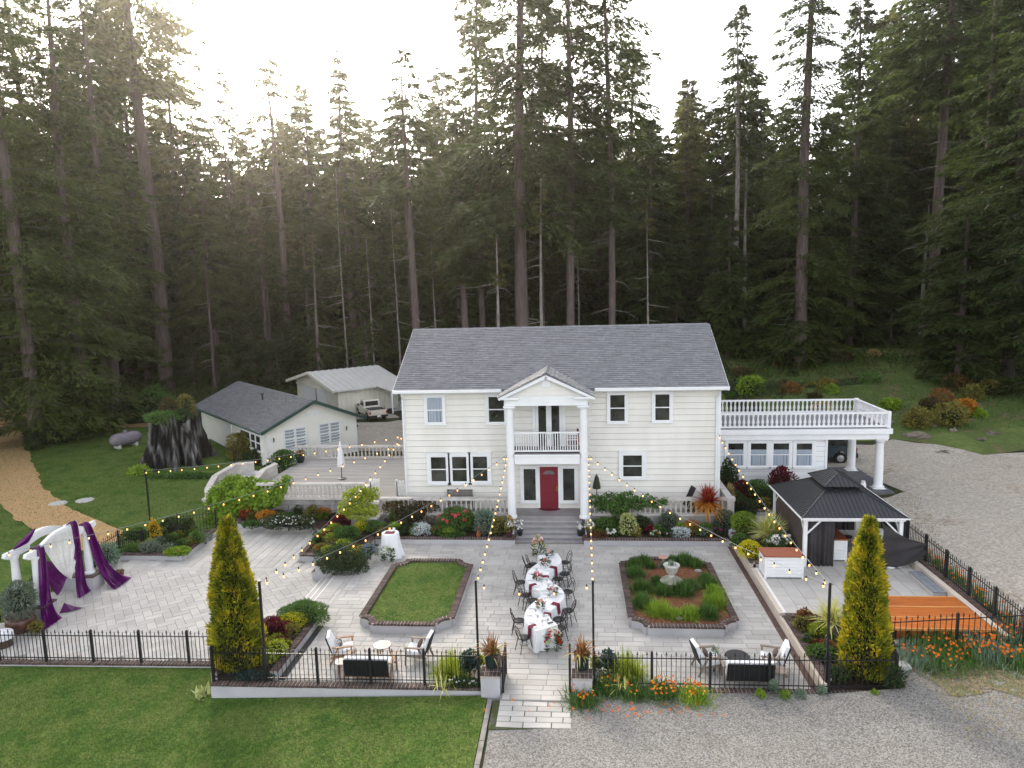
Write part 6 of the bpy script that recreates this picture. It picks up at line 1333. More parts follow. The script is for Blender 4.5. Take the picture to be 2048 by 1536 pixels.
def blades(label, x, y, z, n, length, width, key, el=(10, 88), droop=.35, name='grass_clump', cat='grass plant', group=None, h0=0.0, flowers=(), trunk=None, keys=None, spread=.08, part_name='blades'):
    SEED[0] += 1; r_ = np.random.default_rng(SEED[0]); t = thing(name, label, cat, (x, y, z), group)
    for key_, frac, elr in (keys or ((key, 1.0, el),)):
        k = int(n*frac); th = r_.uniform(0, 2*math.pi, k); e = np.radians(r_.uniform(*elr, k)); ln = length*r_.uniform(.65, 1.1, k); wd = width*r_.uniform(.7, 1.2, k)
        b = np.stack([r_.normal(0, spread, k), r_.normal(0, spread, k), np.full(k, h0)+r_.uniform(-.02, .02, k)], 1); d = np.stack([np.cos(th)*np.cos(e), np.sin(th)*np.cos(e), np.sin(e)], 1); sd_ = np.stack([-np.sin(th), np.cos(th), np.zeros(k)], 1)
        seg = 4; V = np.empty((k, (seg+1)*2, 3))
        for i in range(seg+1):
            f = i/seg; p = b+d*(ln*f)[:, None]; p[:, 2] -= droop*ln*f*f*np.cos(e); ww = wd*(1-f**2.2)*.5*(.6+.4*min(1, f*4))+.001; V[:, 2*i] = p+sd_*ww[:, None]; V[:, 2*i+1] = p-sd_*ww[:, None]
        me = bpy.data.meshes.new(part_name); nv = (seg+1)*2; me.vertices.add(k*nv); me.vertices.foreach_set('co', V.ravel())
        base = (np.arange(k)*nv)[:, None, None]; q = np.array([[2*i, 2*i+1, 2*i+3, 2*i+2] for i in range(seg)])[None]; F = (base+q).reshape(-1, 4).astype(np.int32)
        me.loops.add(F.size); me.loops.foreach_set('vertex_index', F.ravel()); me.polygons.add(len(F)); me.polygons.foreach_set('loop_start', np.arange(0, F.size, 4, dtype=np.int32)); me.polygons.foreach_set('loop_total', np.full(len(F), 4, np.int32)); me.materials.append(LM_(key_)); me.update(calc_edges=True)
        link(part_name, me, t, kind='stuff')
    if trunk: local(t, 'trunk', MB().tube([(0, 0, -.1), (0, 0, h0+.05)], trunk, 8), M('palm_stem', (.3, .22, .13), (.2, .14, .08), scale=8, rough=.9))
    for c, k, s in flowers:
        th = r_.uniform(0, 2*math.pi, k); rr = length*.75*np.sqrt(r_.random(k)); blossoms(t, 'blossoms', np.stack([rr*np.cos(th), rr*np.sin(th), length*r_.uniform(.45, .95, k)], 1), s, c)
    return t
def px_blades(label, u, vb, z, *a, **k):
    p = G(u, vb, z); return blades(label, float(p[0]), float(p[1]), z, *a, **k)
PINK, RED_, WHT, ORG_, PUR, YEL = (.62, .1, .14), (.5, .02, .03), (.8, .79, .75), (.75, .17, .012), (.25, .2, .5), (.7, .5, .02)
zb_ = .25
# --- bed west of the porch steps
px_shrub('broad dark brown-green hedge bush below the terrace balustrade', 818, 1060, 993, 128, zb_, 'brown', depth=.45, box=True, lump=.2, leaf=(.09, .06))
px_shrub('silver-leaved mound by the high round table', 840, 1074, 1044, 46, zb_, 'silver', leaf=(.1, .035))
px_shrub('green hibiscus bush with pink-red blossoms', 910, 1072, 1010, 88, zb_, 'green', flowers=[(PINK, 9, .22), (RED_, 7, .18)], name='flowering_bush')
px_shrub('tall grey-green euphorbia bush beside the red-flowered bush', 968, 1070, 1016, 54, zb_, 'glauc', leaf=(.13, .04), up=.5)
px_shrub('olive green bush next to the porch steps pier', 998, 1073, 1030, 36, zb_, 'olive')
px_shrub('little golden conifer by the porch step planters', 1020, 1068, 1030, 15, zb_+.1, 'gold', leaf=(.07, .03), up=1, lump=.15, name='dwarf_conifer', cat='conifer')
px_shrub('low red geraniums beside the silver mound', 870, 1072, 1050, 22, zb_, 'green', flowers=[(RED_, 12, .1)], name='geranium', cat='flowers')
px_shrub('slender spire-like green plant behind the high round table', 785, 1060, 1018, 15, zb_, 'green', up=1, leaf=(.1, .03))
px_shrub('low dark green filler plant at the foot of the brown hedge', 800, 1074, 1052, 40, zb_, 'dark')
px_shrub('leafy green filler plant under the hibiscus', 900, 1077, 1060, 60, zb_, 'green')
# --- bed east of the steps
px_shrub('leafy green plant by the step pier below the vine', 1212, 1070, 1032, 62, zb_, 'green'); px_shrub('reddish trailing plant over the pier by the steps', 1200, 1082, 1060, 38, zb_-.1, 'bronze')
px_shrub('pale variegated rounded shrub before the vine', 1258, 1076, 1020, 42, zb_, 'variegated', leaf=(.1, .06)); px_shrub('white star lilies below the variegated shrub', 1224, 1075, 1056, 26, zb_, 'green', flowers=[(WHT, 12, .16)], name='lilies', cat='flowers')
px_shrub('dark green bush beside the variegated shrub', 1285, 1068, 1030, 44, zb_, 'dark'); px_shrub('magenta flowered bush in the vine bed', 1303, 1070, 1048, 30, zb_, 'burg', flowers=[((.4, .015, .09), 26, .1)], name='flowering_bush')
px_shrub('white and orange bedding flowers by the coping', 1312, 1076, 1060, 24, zb_, 'green', flowers=[(WHT, 14, .1), (ORG_, 5, .1)], name='bedding_flowers', cat='flowers')
px_shrub('upright green grassy shrub against the white balustrade', 1338, 1066, 1022, 44, zb_, 'greygreen', up=.8, leaf=(.14, .03)); px_shrub('low silver-white mound along the coping', 1362, 1077, 1054, 42, zb_, 'silver', leaf=(.1, .03), lump=.25)
px_shrub('orange-gold leaved mound beside the silver mound', 1385, 1066, 1040, 34, zb_, 'orange'); px_shrub('fresh green bush under the cordyline', 1412, 1074, 1044, 32, zb_, 'green'); px_shrub('purple and crimson bedding flowers near the cordyline', 1434, 1074, 1052, 24, zb_, 'dark', flowers=[((.3, .03, .3), 10, .1), (RED_, 6, .1)], name='bedding_flowers', cat='flowers')
px_shrub('dark evergreen bush behind the cordyline trunk', 1408, 1052, 998, 70, zb_, 'dark', depth=.5); px_shrub('grey-green rosemary bush at the end of the terrace', 1450, 1066, 1018, 46, zb_, 'greygreen', up=.6)
px_blades('red-topped cordyline palm with orange lower leaves before the balustrade', 1415, 1062, zb_, 330, .98, .06, 'red', h0=1.4, trunk=[.06, .05], keys=(('red', .6, (15, 85)), ('orange', .4, (-35, 20))), droop=.25, name='cordyline', cat='palm')
for k in range(22):
    s = -1 if k % 2 else 1; x = s*(2.3+.27*k); y = 31.75+.35*(k % 3); key = ('green', 'olive', 'dark', 'greygreen', 'bright')[k % 5]
    shrub(('low '+CN[key]+' bedding plant in the hibiscus bed' if s < 0 else 'low '+CN[key]+' bedding plant in the vine bed'), x, y, zb_, .32, .28, .32+.06*(k % 4), key, leaf=(.1, .035), up=.5, flowers=[((WHT, RED_, YEL, PINK)[k % 4], 4, .07)] if k % 3 == 0 else (), name='bedding_plant', cat='plant', group='low plants in the hibiscus bed' if s < 0 else 'low plants in the vine bed', n=420, core=False)
for k in range(14):
    x = -9.4-.25*(k % 5)-.35*(k//5); y = 29.2+.45*(k//2) if k < 6 else 31+.27*(k-6); x = x if y > 30.4 else -9.3+.2*(k % 4)
    shrub('low '+CN[('green', 'olive', 'bright', 'burg', 'lime')[k % 5]]+' plant in the stepped planter', x, y, .1 if y > 30.3 and x < -9.9 else .26, .36, .32, .4, ('green', 'olive', 'bright', 'burg', 'lime')[k % 5], leaf=(.1, .035), up=.6, name='bedding_plant', cat='plant', group='low plants in the stepped planter', n=420, core=False)
for k in range(12):
    shrub('low '+CN[('green', 'dark', 'olive', 'bright')[k % 4]]+' plant in the bed under the stone wall', -15.9+.5*k, 34.95+.1*(k % 3), -.12, .36, .25, .38, ('green', 'dark', 'olive', 'bright')[k % 4], leaf=(.1, .04), up=.5, name='bedding_plant', cat='plant', group='low plants under the stone wall', n=380, core=False)
# --- vine over the balustrade
def vine(label, pts, key, n, leaf=(.13, .1), name='climbing_vine'):
    SEED[0] += 1; r_ = np.random.default_rng(SEED[0]); P0 = np.array([p[:3] for p in pts], float); R0_ = np.array([p[3] for p in pts]); c = P0.mean(0); t = thing(name, label, 'vine', (float(c[0]), float(c[1]), float(P0[:, 2].min())))
    w_ = R0_**2; idx = r_.choice(len(pts), n, p=w_/w_.sum()); d = unit(r_.normal(size=(n, 3))); P = P0[idx]+d*(R0_[idx]*(1-.45*r_.random(n)**2))[:, None]*np.array([1, .75, .9]); D = unit(d*.5+r_.normal(size=(n, 3))*.6+np.array([0, -.2, -.25]))
    o = t.location; link('foliage', leaf_mesh('foliage', P-np.array(o), D, unit(d+r_.normal(size=(n, 3))*.7), leaf[0]*r_.uniform(.6, 1.3, n), leaf[1]*r_.uniform(.6, 1.3, n), LM_(key)), t)
    part(t, 'stems', MB().tube([tuple(p) for p in P0], .03, 5), stem_m); return t
def wy(u, v, Y, r_): q = W(u, v, Y); return (float(q[0]), float(q[1]), float(q[2]), r_)
vine('green climbing vine spilling over the balustrade east of the porch', [wy(u, v, 32.75, r_) for u, v, r_ in ((1190, 1000, .3), (1205, 1008, .35), (1222, 1000, .45), (1238, 1010, .5), (1240, 1032, .4), (1255, 998, .4), (1275, 1006, .35), (1295, 1002, .3), (1312, 1006, .25), (1328, 1002, .15))], 'green', 3000)
vine('bright green vine smothering the curved stone stair', [wy(u, v, Y, r_) for u, v, Y, r_ in ((470, 975, 37.2, .8), (445, 995, 36.4, .8), (500, 980, 36.6, .8), (532, 985, 35.8, .7), (520, 1005, 35.4, .6), (460, 1030, 35.4, .6), (430, 1015, 35.8, .6), (440, 1040, 35.5, .55), (480, 1005, 35.8, .8), (545, 995, 35.2, .5), (560, 975, 35.4, .35), (575, 960, 35.4, .25), (500, 1000, 35.4, .6), (425, 1045, 35.4, .4))], 'vine', 9000, (.2, .15))
vine('yellow-orange vine hanging over the short deck balustrade', [wy(u, v, 32.2, r_) for u, v, r_ in ((700, 992, .35), (718, 985, .4), (735, 990, .35), (712, 1010, .35), (690, 1015, .35), (730, 1015, .35), (748, 985, .25), (705, 1028, .3), (725, 1030, .3), (745, 1020, .3))], 'lime', 2600, (.13, .09)); 
LM['yellow_soft'] = LM_('yellow')
px_shrub('rounded green bush at the deck corner', 562, 945, 892, 56, ZF-.3, 'green', leaf=(.12, .08)); px_shrub('small dark bush beside the stair parapet', 535, 955, 925, 26, ZF-.5, 'dark', leaf=(.1, .07))
# --- stepped planter in front of the deck
zm_ = .26
px_shrub('trailing dark green rosemary spilling over the planter end', 676, 1162, 1084, 128, -.2, 'dark', depth=.6, lump=.3, leaf=(.13, .03), up=-.3); LMk = None
px_shrub('flat yellow-green carpet plant above the rosemary', 697, 1112, 1090, 56, zm_, 'yellow', depth=.9, leaf=(.05, .04), lump=.15); px_shrub('lavender-blue catmint at the planter wall', 737, 1118, 1084, 40, zm_, 'glauc', flowers=[(PUR, 60, .07)], name='catmint', cat='flowers')
px_shrub('bright yellow tufted shrub behind the planter', 722, 1066, 1040, 36, zm_, 'yellow', leaf=(.12, .04), up=.6); px_shrub('green grassy shrub in the middle of the planter', 690, 1088, 1052, 58, zm_, 'green', leaf=(.17, .03), up=.9); px_shrub('leafy green bush between planter and brown hedge', 748, 1070, 1042, 44, zm_, 'green', up=.6, leaf=(.14, .04))
px_shrub('dark burgundy smoke bush in the deck-side bed', 678, 1058, 1028, 56, 0, 'burg'); px_shrub('orange and green spotted low plant at the planter corner', 640, 1106, 1086, 42, -.1, 'olive', flowers=[(ORG_, 20, .07)]); px_shrub('rounded green ball at the patio edge', 634, 1092, 1066, 26, -.1, 'green', lump=.15)
px_blades('dark agave rosette in the planter', 672, 1092, zm_, 46, .42, .06, 'dark', el=(15, 80), droop=.3, name='agave', cat='succulent'); px_shrub('grassy lime tuft at the planter corner', 655, 1112, 1092, 34, -.05, 'lime', leaf=(.12, .03), up=.8); px_shrub('pale blue flowers beside the burgundy bush', 632, 1072, 1060, 16, 0, 'greygreen', flowers=[((.5, .55, .75), 18, .09)], name='bedding_flowers', cat='flowers')
# --- far bed under the stone wall
zf_ = -.12
px_shrub('long dark hedge speckled with white blossoms along the paving', 572, 1062, 1030, 118, zf_, 'dark', depth=.32, box=True, lump=.2, flowers=[(WHT, 110, .09)], name='flowering_hedge'); px_shrub('crimson leaved bush at the foot of the stone wall', 497, 1040, 1008, 46, zf_, 'red', depth=.6); px_shrub('orange leaved bush before the stone wall', 528, 1048, 1020, 46, zf_, 'orange', depth=.6)
px_shrub('small orange bush by the burgundy smoke bush', 645, 1038, 1014, 34, zf_, 'orange', depth=.6); px_shrub('dark spiky bush at the middle of the stone wall', 595, 1036, 1008, 32, zf_, 'dark', depth=.6); px_shrub('olive shrub at the end of the stone wall', 622, 1042, 1008, 32, zf_, 'olive', depth=.6); px_shrub('green ground plant below the crimson bush', 500, 1058, 1040, 50, zf_, 'green', depth=.5); px_shrub('small dark bush between the orange shrubs', 556, 1040, 1018, 26, zf_, 'brown', depth=.6)
# --- herb bed by the gate
t = thing('planter_wall', 'low grey wall with brick coping around the herb bed', 'planter', (-18, 31.5, ZL)); coped(t, [(-20.0, 30.1), (-16.95, 30.1), (-17.15, 33.5)], ZL-.1, ZL+.3, pieces=False); part(t, 'soil', MB().prism([(-20.2, 30.15), (-17.0, 30.15), (-17.2, 33.6), (-19.0, 33.2), (-20.4, 31)], ZL-.1, ZL+.2), soil)
zh = ZL+.2
px_shrub('dark green hedge at the path end of the herb bed', 262, 1090, 1052, 66, zh, 'green', depth=.6); px_shrub('golden upright conifer in the herb bed', 307, 1088, 1033, 27, zh, 'gold', lump=.45, name='dwarf_conifer', cat='conifer', up=.1); px_shrub('dark feathery hedge along the herb bed fence', 352, 1078, 1036, 84, zh, 'dark', depth=.4, up=1, leaf=(.18, .04), box=True)
px_shrub('grey-green lavender bush in the herb bed', 293, 1112, 1082, 48, zh, 'greygreen', up=.8, leaf=(.14, .03)); px_shrub('low green herbs with orange flowers by the coping', 345, 1116, 1094, 56, zh, 'bright', flowers=[(ORG_, 10, .06)], up=.6); px_shrub('leafy green bush beside the gate posts', 389, 1092, 1058, 30, zh, 'green'); px_shrub('spreading green herbs at the path corner', 245, 1118, 1095, 60, zh-.2, 'green', depth=.5)
for k in range(14):
    shrub('low '+CN[('green', 'olive', 'bright', 'greygreen', 'dark')[k % 5]]+' herb in the herb bed', -19.5+.2*k+(.3 if k % 2 else 0)*.3, 30.5+.28*(k % 8), zh, .36, .33, .42, ('green', 'olive', 'bright', 'greygreen', 'dark')[k % 5], leaf=(.11, .035), up=.6, name='bedding_plant', cat='plant', group='low herbs in the herb bed', n=420, core=False)
for k in range(9):
    shrub('low '+CN[('lime', 'green', 'olive', 'burg')[k % 4]]+' plant in the planter by the lawn-side cedar', -8.5-.3*(k % 3), 20.3+.3*k, .2, .34, .3, .38, ('lime', 'green', 'olive', 'burg')[k % 4], leaf=(.09, .035), up=.5, name='bedding_plant', cat='plant', group='low plants by the lawn-side cedar', n=420, core=False)
for k in range(12):
    shrub('low '+CN[('green', 'olive', 'bronze', 'dark')[k % 4]]+' plant in the planter by the gravel-side cedar', 8.75+.28*(k % 3), 20.2+.29*k, .1, .3, .28, .36, ('green', 'olive', 'bronze', 'dark')[k % 4], leaf=(.09, .035), up=.5, name='bedding_plant', cat='plant', group='low plants by the gravel-side cedar', n=380, core=False)
for k in range(10):
    shrub('low '+CN[('dark', 'green', 'burg', 'olive')[k % 4]]+' shrub in the bed below the wing windows', 8.9+.55*k, 35.2+.5*(k % 3), .48, .45, .4, .6, ('dark', 'green', 'burg', 'olive')[k % 4], leaf=(.11, .05), name='bedding_plant', cat='plant', group='low evergreens below the wing', n=420)
# --- arch pots
px_, py_ = [float(q) for q in G(44, 1262, ZL)[:2]]; t = thing('plant_pot', 'large glazed brown pot beside the arch', 'pot', (px_, py_, ZL)); part(t, 'pot', MB().lathe([(.3, 0), (.42, .12), (.5, .35), (.47, .52), (.44, .56), (.5, .6), (.47, .63), (.4, .6)], px_, py_, ZL, 24), terracotta, True); part(t, 'soil', MB().lathe([(.4, .55), (0, .56)], px_, py_, ZL, 16), soil)
shrub('grey-green weeping conifer growing in the big brown pot', px_, py_, ZL+.5, .64, .6, 1.45, 'greygreen', leaf=(.16, .035), up=-.2, name='potted_conifer', cat='conifer')
px_shrub('blue-grey drooping shrub behind the purple drape', 205, 1140, 1082, 50, ZL, 'glauc', leaf=(.16, .035), up=-.4); q = G(240, 1155, ZL); t = thing('plant_pot', 'small dark pot with grass by the purple drape', 'pot', (float(q[0]), float(q[1]), ZL)); pot(t, float(q[0]), float(q[1]), ZL, .2, .3, terracotta); o = blades('tuft of grass in the small dark pot', float(q[0]), float(q[1]), ZL+.27, 60, .25, .015, 'olive'); px_shrub('small fern at the foot of the big brown pot', 68, 1272, 1240, 30, ZL, 'olive', up=.5)
# --- golden cedars
def cedar(label, x, y, z, H_, R_, n):
    SEED[0] += 1; r_ = np.random.default_rng(SEED[0]); t = thing('golden_cedar', label, 'conifer', (x, y, z)); 
    f = r_.random(n)**.85; th = r_.uniform(0, 2*math.pi, n); prof = np.interp(f, [0, .06, .2, .5, .75, .9, 1], [.72, .95, 1.0, .8, .52, .26, .02])
    clump = np.zeros(n)
    for k in range(150):
        cf, ct_ = r_.random(), r_.uniform(0, 2*math.pi); dth = np.angle(np.exp(1j*(th-ct_))); clump = np.maximum(clump, np.exp(-((f-cf)*H_/.22)**2-(dth*R_*.9/.2)**2)*r_.uniform(.6, 1))
    lobe = np.zeros(n)
    for k in range(9):
        cf, ct_ = r_.random()*.7, r_.uniform(0, 2*math.pi); dth = np.angle(np.exp(1j*(th-ct_))); lobe = np.maximum(lobe, np.exp(-((f-cf)*H_/.7)**2-(dth*R_/.45)**2)*r_.uniform(.4, 1))
    rr = R_*prof*(.74+.26*clump+.2*lobe)*(1-.25*r_.random(n)**2.5)+.03; P = np.stack([rr*np.cos(th), rr*np.sin(th), f*H_+.06*clump], 1)
    D = unit(np.stack([np.cos(th)*.6, np.sin(th)*.6, r_.uniform(.35, 1.3, n)], 1)+r_.normal(size=(n, 3))*.3); N_ = unit(np.stack([-np.sin(th), np.cos(th), np.zeros(n)], 1)+r_.normal(size=(n, 3))*.5)
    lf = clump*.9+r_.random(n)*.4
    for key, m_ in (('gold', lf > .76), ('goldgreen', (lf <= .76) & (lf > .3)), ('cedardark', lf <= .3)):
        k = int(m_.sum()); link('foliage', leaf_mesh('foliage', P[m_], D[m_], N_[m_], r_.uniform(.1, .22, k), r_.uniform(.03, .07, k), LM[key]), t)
    local(t, 'trunk', MB().tube([(0, 0, -.2), (0, 0, H_*.9)], [.09, .02], 8), stem_m); local(t, 'dark_core', MB().lathe([(R_*.55, .1), (R_*.75, H_*.2), (R_*.55, H_*.5), (R_*.3, H_*.78), (.02, H_*.95)], n=12), core_m, True)  # the lathe shape is a solid dark core added behind the foliage
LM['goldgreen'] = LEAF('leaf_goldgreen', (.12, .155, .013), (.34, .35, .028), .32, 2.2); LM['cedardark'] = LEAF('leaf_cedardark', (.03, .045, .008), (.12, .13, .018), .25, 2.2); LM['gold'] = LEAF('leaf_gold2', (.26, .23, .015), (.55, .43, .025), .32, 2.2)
cedar('tall golden cedar at the lawn corner beside the patio steps', -9.5, 20.25, .1, 4.8, .8, 15000); cedar('tall golden cedar beside the gravel and timber platform', 9.66, 20.5, .1, 4.8, .66, 14000)
# --- planter round the lawn-side cedar
px_shrub('yellow heather mound behind the lawn-side cedar', 580, 1262, 1224, 62, .2, 'yellow', leaf=(.05, .03), lump=.15); px_shrub('dark green trailing shrub over the planter by the patio steps', 596, 1264, 1198, 112, .05, 'green', depth=.75, leaf=(.11, .03)); px_shrub('dark burgundy spiky shrub beside the cedar', 545, 1288, 1232, 44, .2, 'burg', up=.8, leaf=(.14, .04)); px_shrub('lime speckled ground shrub at the planter wall', 552, 1322, 1276, 40, .2, 'lime', leaf=(.07, .05)); px_shrub('low dark ground plant under the lawn-side cedar', 495, 1362, 1345, 110, .1, 'teal', depth=.3, up=.6)
px_shrub('small lime plant by the planter brick edge', 568, 1300, 1278, 26, .2, 'lime'); px_blades('hosta with pale green arching leaves on the lawn at the wall corner', 402, 1394, -.42, 26, .5, .09, 'variegated', el=(20, 75), droop=.5, name='hosta', cat='hosta')
# --- grasses by the gate
px_blades('lime fountain grass mound inside the lawn-side fence', 904, 1346, .05, 620, .82, .022, 'lime', el=(12, 88), droop=.55, spread=.2); px_shrub('dark blue-green bush beside the lawn-side gate pillar', 938, 1356, 1294, 44, .05, 'teal'); px_blades('striped strap-leaved plant at the lawn-side wall', 885, 1374, .05, 26, .7, .04, 'yucca', el=(30, 80), droop=.8, name='strap_plant'); px_shrub('dark ground shrub with white flowers by the lawn-side pillar', 925, 1378, 1352, 64, .05, 'dark', flowers=[(WHT, 9, .08)], depth=.4); px_shrub('pale lime bush behind the lawn-side pillar', 958, 1340, 1308, 26, .0, 'lime')
px_blades('lime fountain grass mound inside the gravel-side fence', 1254, 1348, .05, 620, .82, .022, 'lime', el=(12, 88), droop=.55, spread=.2); px_shrub('dark blue-green bush beside the gravel-side gate pillar', 1217, 1352, 1298, 44, .05, 'teal'); px_blades('striped strap-leaved plant at the gravel-side kerb', 1245, 1378, .05, 26, .7, .04, 'yucca', el=(30, 80), droop=.8, name='strap_plant'); px_shrub('pale lime bush behind the gravel-side pillar', 1192, 1345, 1312, 24, .0, 'lime')
for s, lab in ((-1, 'lawn'), (1, 'gravel')):
    t = thing('plant_pot', 'dark green pot on the '+lab+'-side gate pillar', 'pot', (s*1.34, 19.72, .59)); pot(t, s*1.34, 19.72, .585, .24, .5, greenpot); blades('bronze phormium with yellow leaves in the '+lab+'-side pillar pot', s*1.34, 19.72, 1.05, 90, .68, .045, 'bronze', keys=(('bronze', .8, (15, 85)), ('yucca', .2, (-10, 50))), droop=.4, name='phormium', cat='phormium')
# --- poppies along the gravel
def poppy(label, u, vb, vt, wpx, z, nf, **k):
    p = G(u, vb-12, z); s_ = wpx/2/(FPX/float((p-CAM)@_f)); return blades(label, float(p[0]), float(p[1]), z, 620, s_*.8+.12, .02, 'bright' if k.get('br') else 'green', el=(5, 80), droop=.5, spread=s_*.45, name='poppy_clump', cat='poppies', flowers=[(ORG_, int(nf*.7), .075), (YEL, max(2, nf//4), .06)])
poppy('round poppy clump with yellow-orange flowers beside the walk', 1167, 1415, 1368, 66, -.02, 26); poppy('sparse poppy foliage below the gravel-side gate pillar', 1215, 1392, 1352, 64, 0, 12); poppy('loose poppy foliage in front of the fountain grass', 1270, 1402, 1350, 56, 0, 8); poppy('poppy clump crowded with orange flowers at the kerb', 1325, 1402, 1356, 70, 0, 60); poppy('broad poppy clump with flowers falling onto the gravel', 1388, 1410, 1366, 66, 0, 44, br=1)
fp = thing('fallen_petals', 'orange poppy petals scattered on the gravel beside the walk', 'petals', (2.0, 18.6, 0)); blossoms(fp, 'petals', np.stack([rng.normal(.3, 1.6, 40), rng.normal(0, .22, 40), np.full(40, .05)], 1), .09, ORG_, 3)
for i, (u, v, lab) in enumerate(((1430, 1345, 'tall thin weed with orange flower at the fence'), (1522, 1400, 'upright weed tuft rooted at the gravel kerb'), (1548, 1392, 'larger leafy weed against the loveseat fence'), (1572, 1402, 'small weed in the gravel near the lounge fence'), (1602, 1400, 'tiny weed tuft by the pole'), (1752, 1402, 'green weed clump before the gravel-side cedar'), (1645, 1392, 'dry weed at the pole foot'))):
    px_shrub(lab, u, v, v-(58 if i == 0 else 34 if i == 2 else 20), (18 if i else 22), .02, 'bright' if i % 2 else 'glauc', leaf=(.1, .025), up=1, core=False, n=260, name='weed', cat='weed', flowers=[(ORG_, 2, .08)] if i == 0 else ())
for i, (u, vb, w_, nf) in enumerate(((1835, 1335, 60, 14), (1880, 1345, 80, 26), (1930, 1335, 90, 34), (1985, 1330, 90, 40), (2035, 1345, 80, 30), (1905, 1310, 80, 24), (1960, 1305, 80, 40), (2015, 1300, 70, 30), (1860, 1310, 60, 14), (2060, 1310, 70, 30))):
    p = G(u, vb-10, .3); blades('orange poppy clump with '+('green' if i % 3 else 'blue-green')+' leaves before the timber platform fence', float(p[0]), float(p[1]), zt(p[0], p[1]), 460, .6, .022, 'green' if i % 3 else 'glauc', el=(15, 85), droop=.5, spread=.34, flowers=[(ORG_, int(nf*.8), .085)], name='poppy_clump', cat='poppies', group='poppies before the timber platform')
for k in range(16): blades('grassy poppy tuft along the drive-side fence', 15.3+rng.uniform(-.1, .25), 22.2+.48*k, .42, 90, .5, .016, 'green', el=(25, 88), droop=.5, spread=.13, flowers=[(ORG_, 5, .1)], name='poppy_clump', cat='poppies', group='poppies along the drive-side fence')
# --- planter round the gravel-side cedar
px_blades('variegated yucca rosette beside the gravel-side cedar', 1662, 1262, ZR, 150, .85, .045, 'yucca', el=(-5, 88), droop=.12, h0=.35, trunk=[.08, .07], name='yucca', cat='yucca'); px_shrub('bronze twiggy shrub at the planter corner', 1612, 1248, 1216, 38, ZR, 'bronze'); px_shrub('yellow-green mound below the small yucca', 1640, 1274, 1246, 42, ZR, 'lime', lump=.15, leaf=(.06, .04)); px_shrub('olive bush at the planter brick edge', 1605, 1262, 1232, 34, ZR, 'olive'); px_shrub('small pink flowers along the planter bricks', 1614, 1284, 1268, 16, ZR, 'green', flowers=[((.5, .25, .5), 12, .08)], name='bedding_flowers', cat='flowers'); px_shrub('low mixed green plants under the pole', 1645, 1320, 1288, 60, ZR, 'green', depth=.7); px_shrub('reddish ground plant beside the cedar foot', 1655, 1300, 1280, 36, ZR, 'bronze'); px_shrub('dark ground plant at the fence corner by the gravel', 1680, 1360, 1335, 50, ZR-.1, 'dark'); px_shrub('trailing rosemary falling from the fence corner', 1795, 1385, 1330, 40, .2, 'dark', up=-.2, leaf=(.13, .03))
# --- beds by the gazebo and wing
zg = ZR+.15
px_blades('large yellow-striped yucca beside the gazebo curtain', 1540, 1090, zg, 420, 1.0, .06, 'yucca', el=(-25, 89), droop=.1, h0=.55, trunk=[.1, .09], name='yucca', cat='yucca'); px_shrub('bright yellow rounded conifer at the bed corner', 1502, 1120, 1080, 50, zg, 'yellow', lump=.12, leaf=(.06, .04)); px_shrub('leafy green bush behind the yellow ball', 1482, 1100, 1064, 44, zg, 'green'); px_shrub('white rose bush below the big yucca', 1560, 1108, 1062, 58, zg, 'green', flowers=[(WHT, 60, .13)], name='flowering_bush')
px_shrub('white bedding flowers beside the bar counter', 1522, 1112, 1092, 22, zg, 'green', flowers=[(WHT, 26, .09)], name='bedding_flowers', cat='flowers'); px_shrub('rounded bright green bush next to the big yucca', 1490, 1068, 1022, 54, zg, 'bright', lump=.15, leaf=(.08, .03)); px_shrub('clipped dark green dome at the terrace end', 1491, 1036, 992, 54, .4, 'dark', lump=.15); px_shrub('white plume flowers at the terrace bed corner', 1466, 1076, 1058, 14, zb_, 'silver', flowers=[(WHT, 12, .08)], name='bedding_flowers', cat='flowers')
def yshrub(label, u, Y, vt, wpx, z, key, **k):
    q = W(u, vt, Y); s_ = FPX/float((q-CAM)@_f); return shrub(label, float(q[0]), Y, z, wpx/2/s_, wpx/2.6/s_, max(.3, float(q[2])-z), key, **k)
yshrub('burgundy barberry below the wing windows', 1563, 36.9, 930, 60, .5, 'burg', leaf=(.15, .05), up=.7); yshrub('dark climbing shrub in the corner of house and wing', 1456, 36.6, 914, 44, .5, 'dark', leaf=(.13, .07)); yshrub('green bush under the wing windows', 1512, 36.4, 956, 64, .5, 'green'); yshrub('dark purple bush at the house corner', 1482, 36.2, 956, 40, .5, 'burg'); yshrub('low dark shrubs along the wing wall', 1540, 35.8, 975, 60, .5, 'dark'); yshrub('small dark bush at the terrace side', 1470, 35.2, 975, 36, .4, 'dark'); yshrub('round green bush by the carport corner', 1661, 37.4, 936, 28, .7, 'dark', leaf=(.09, .05)); yshrub('pale grassy tuft beside the terrace end balustrade', 1460, 34.9, 966, 18, .5, 'straw', up=1, leaf=(.2, .02))
t = thing('bed_wall', 'brick-edged grey bed wall below the wing windows', 'wall', (9.8, 36.2, .4)); coped(t, [(8.7, 34.6), (11.8, 34.6)], .3, .62, pieces=False); part(t, 'soil', MB().prism([(8.6, 34.65), (14.4, 34.65), (14.4, 38), (8.6, 38)], .1, .5), soil)
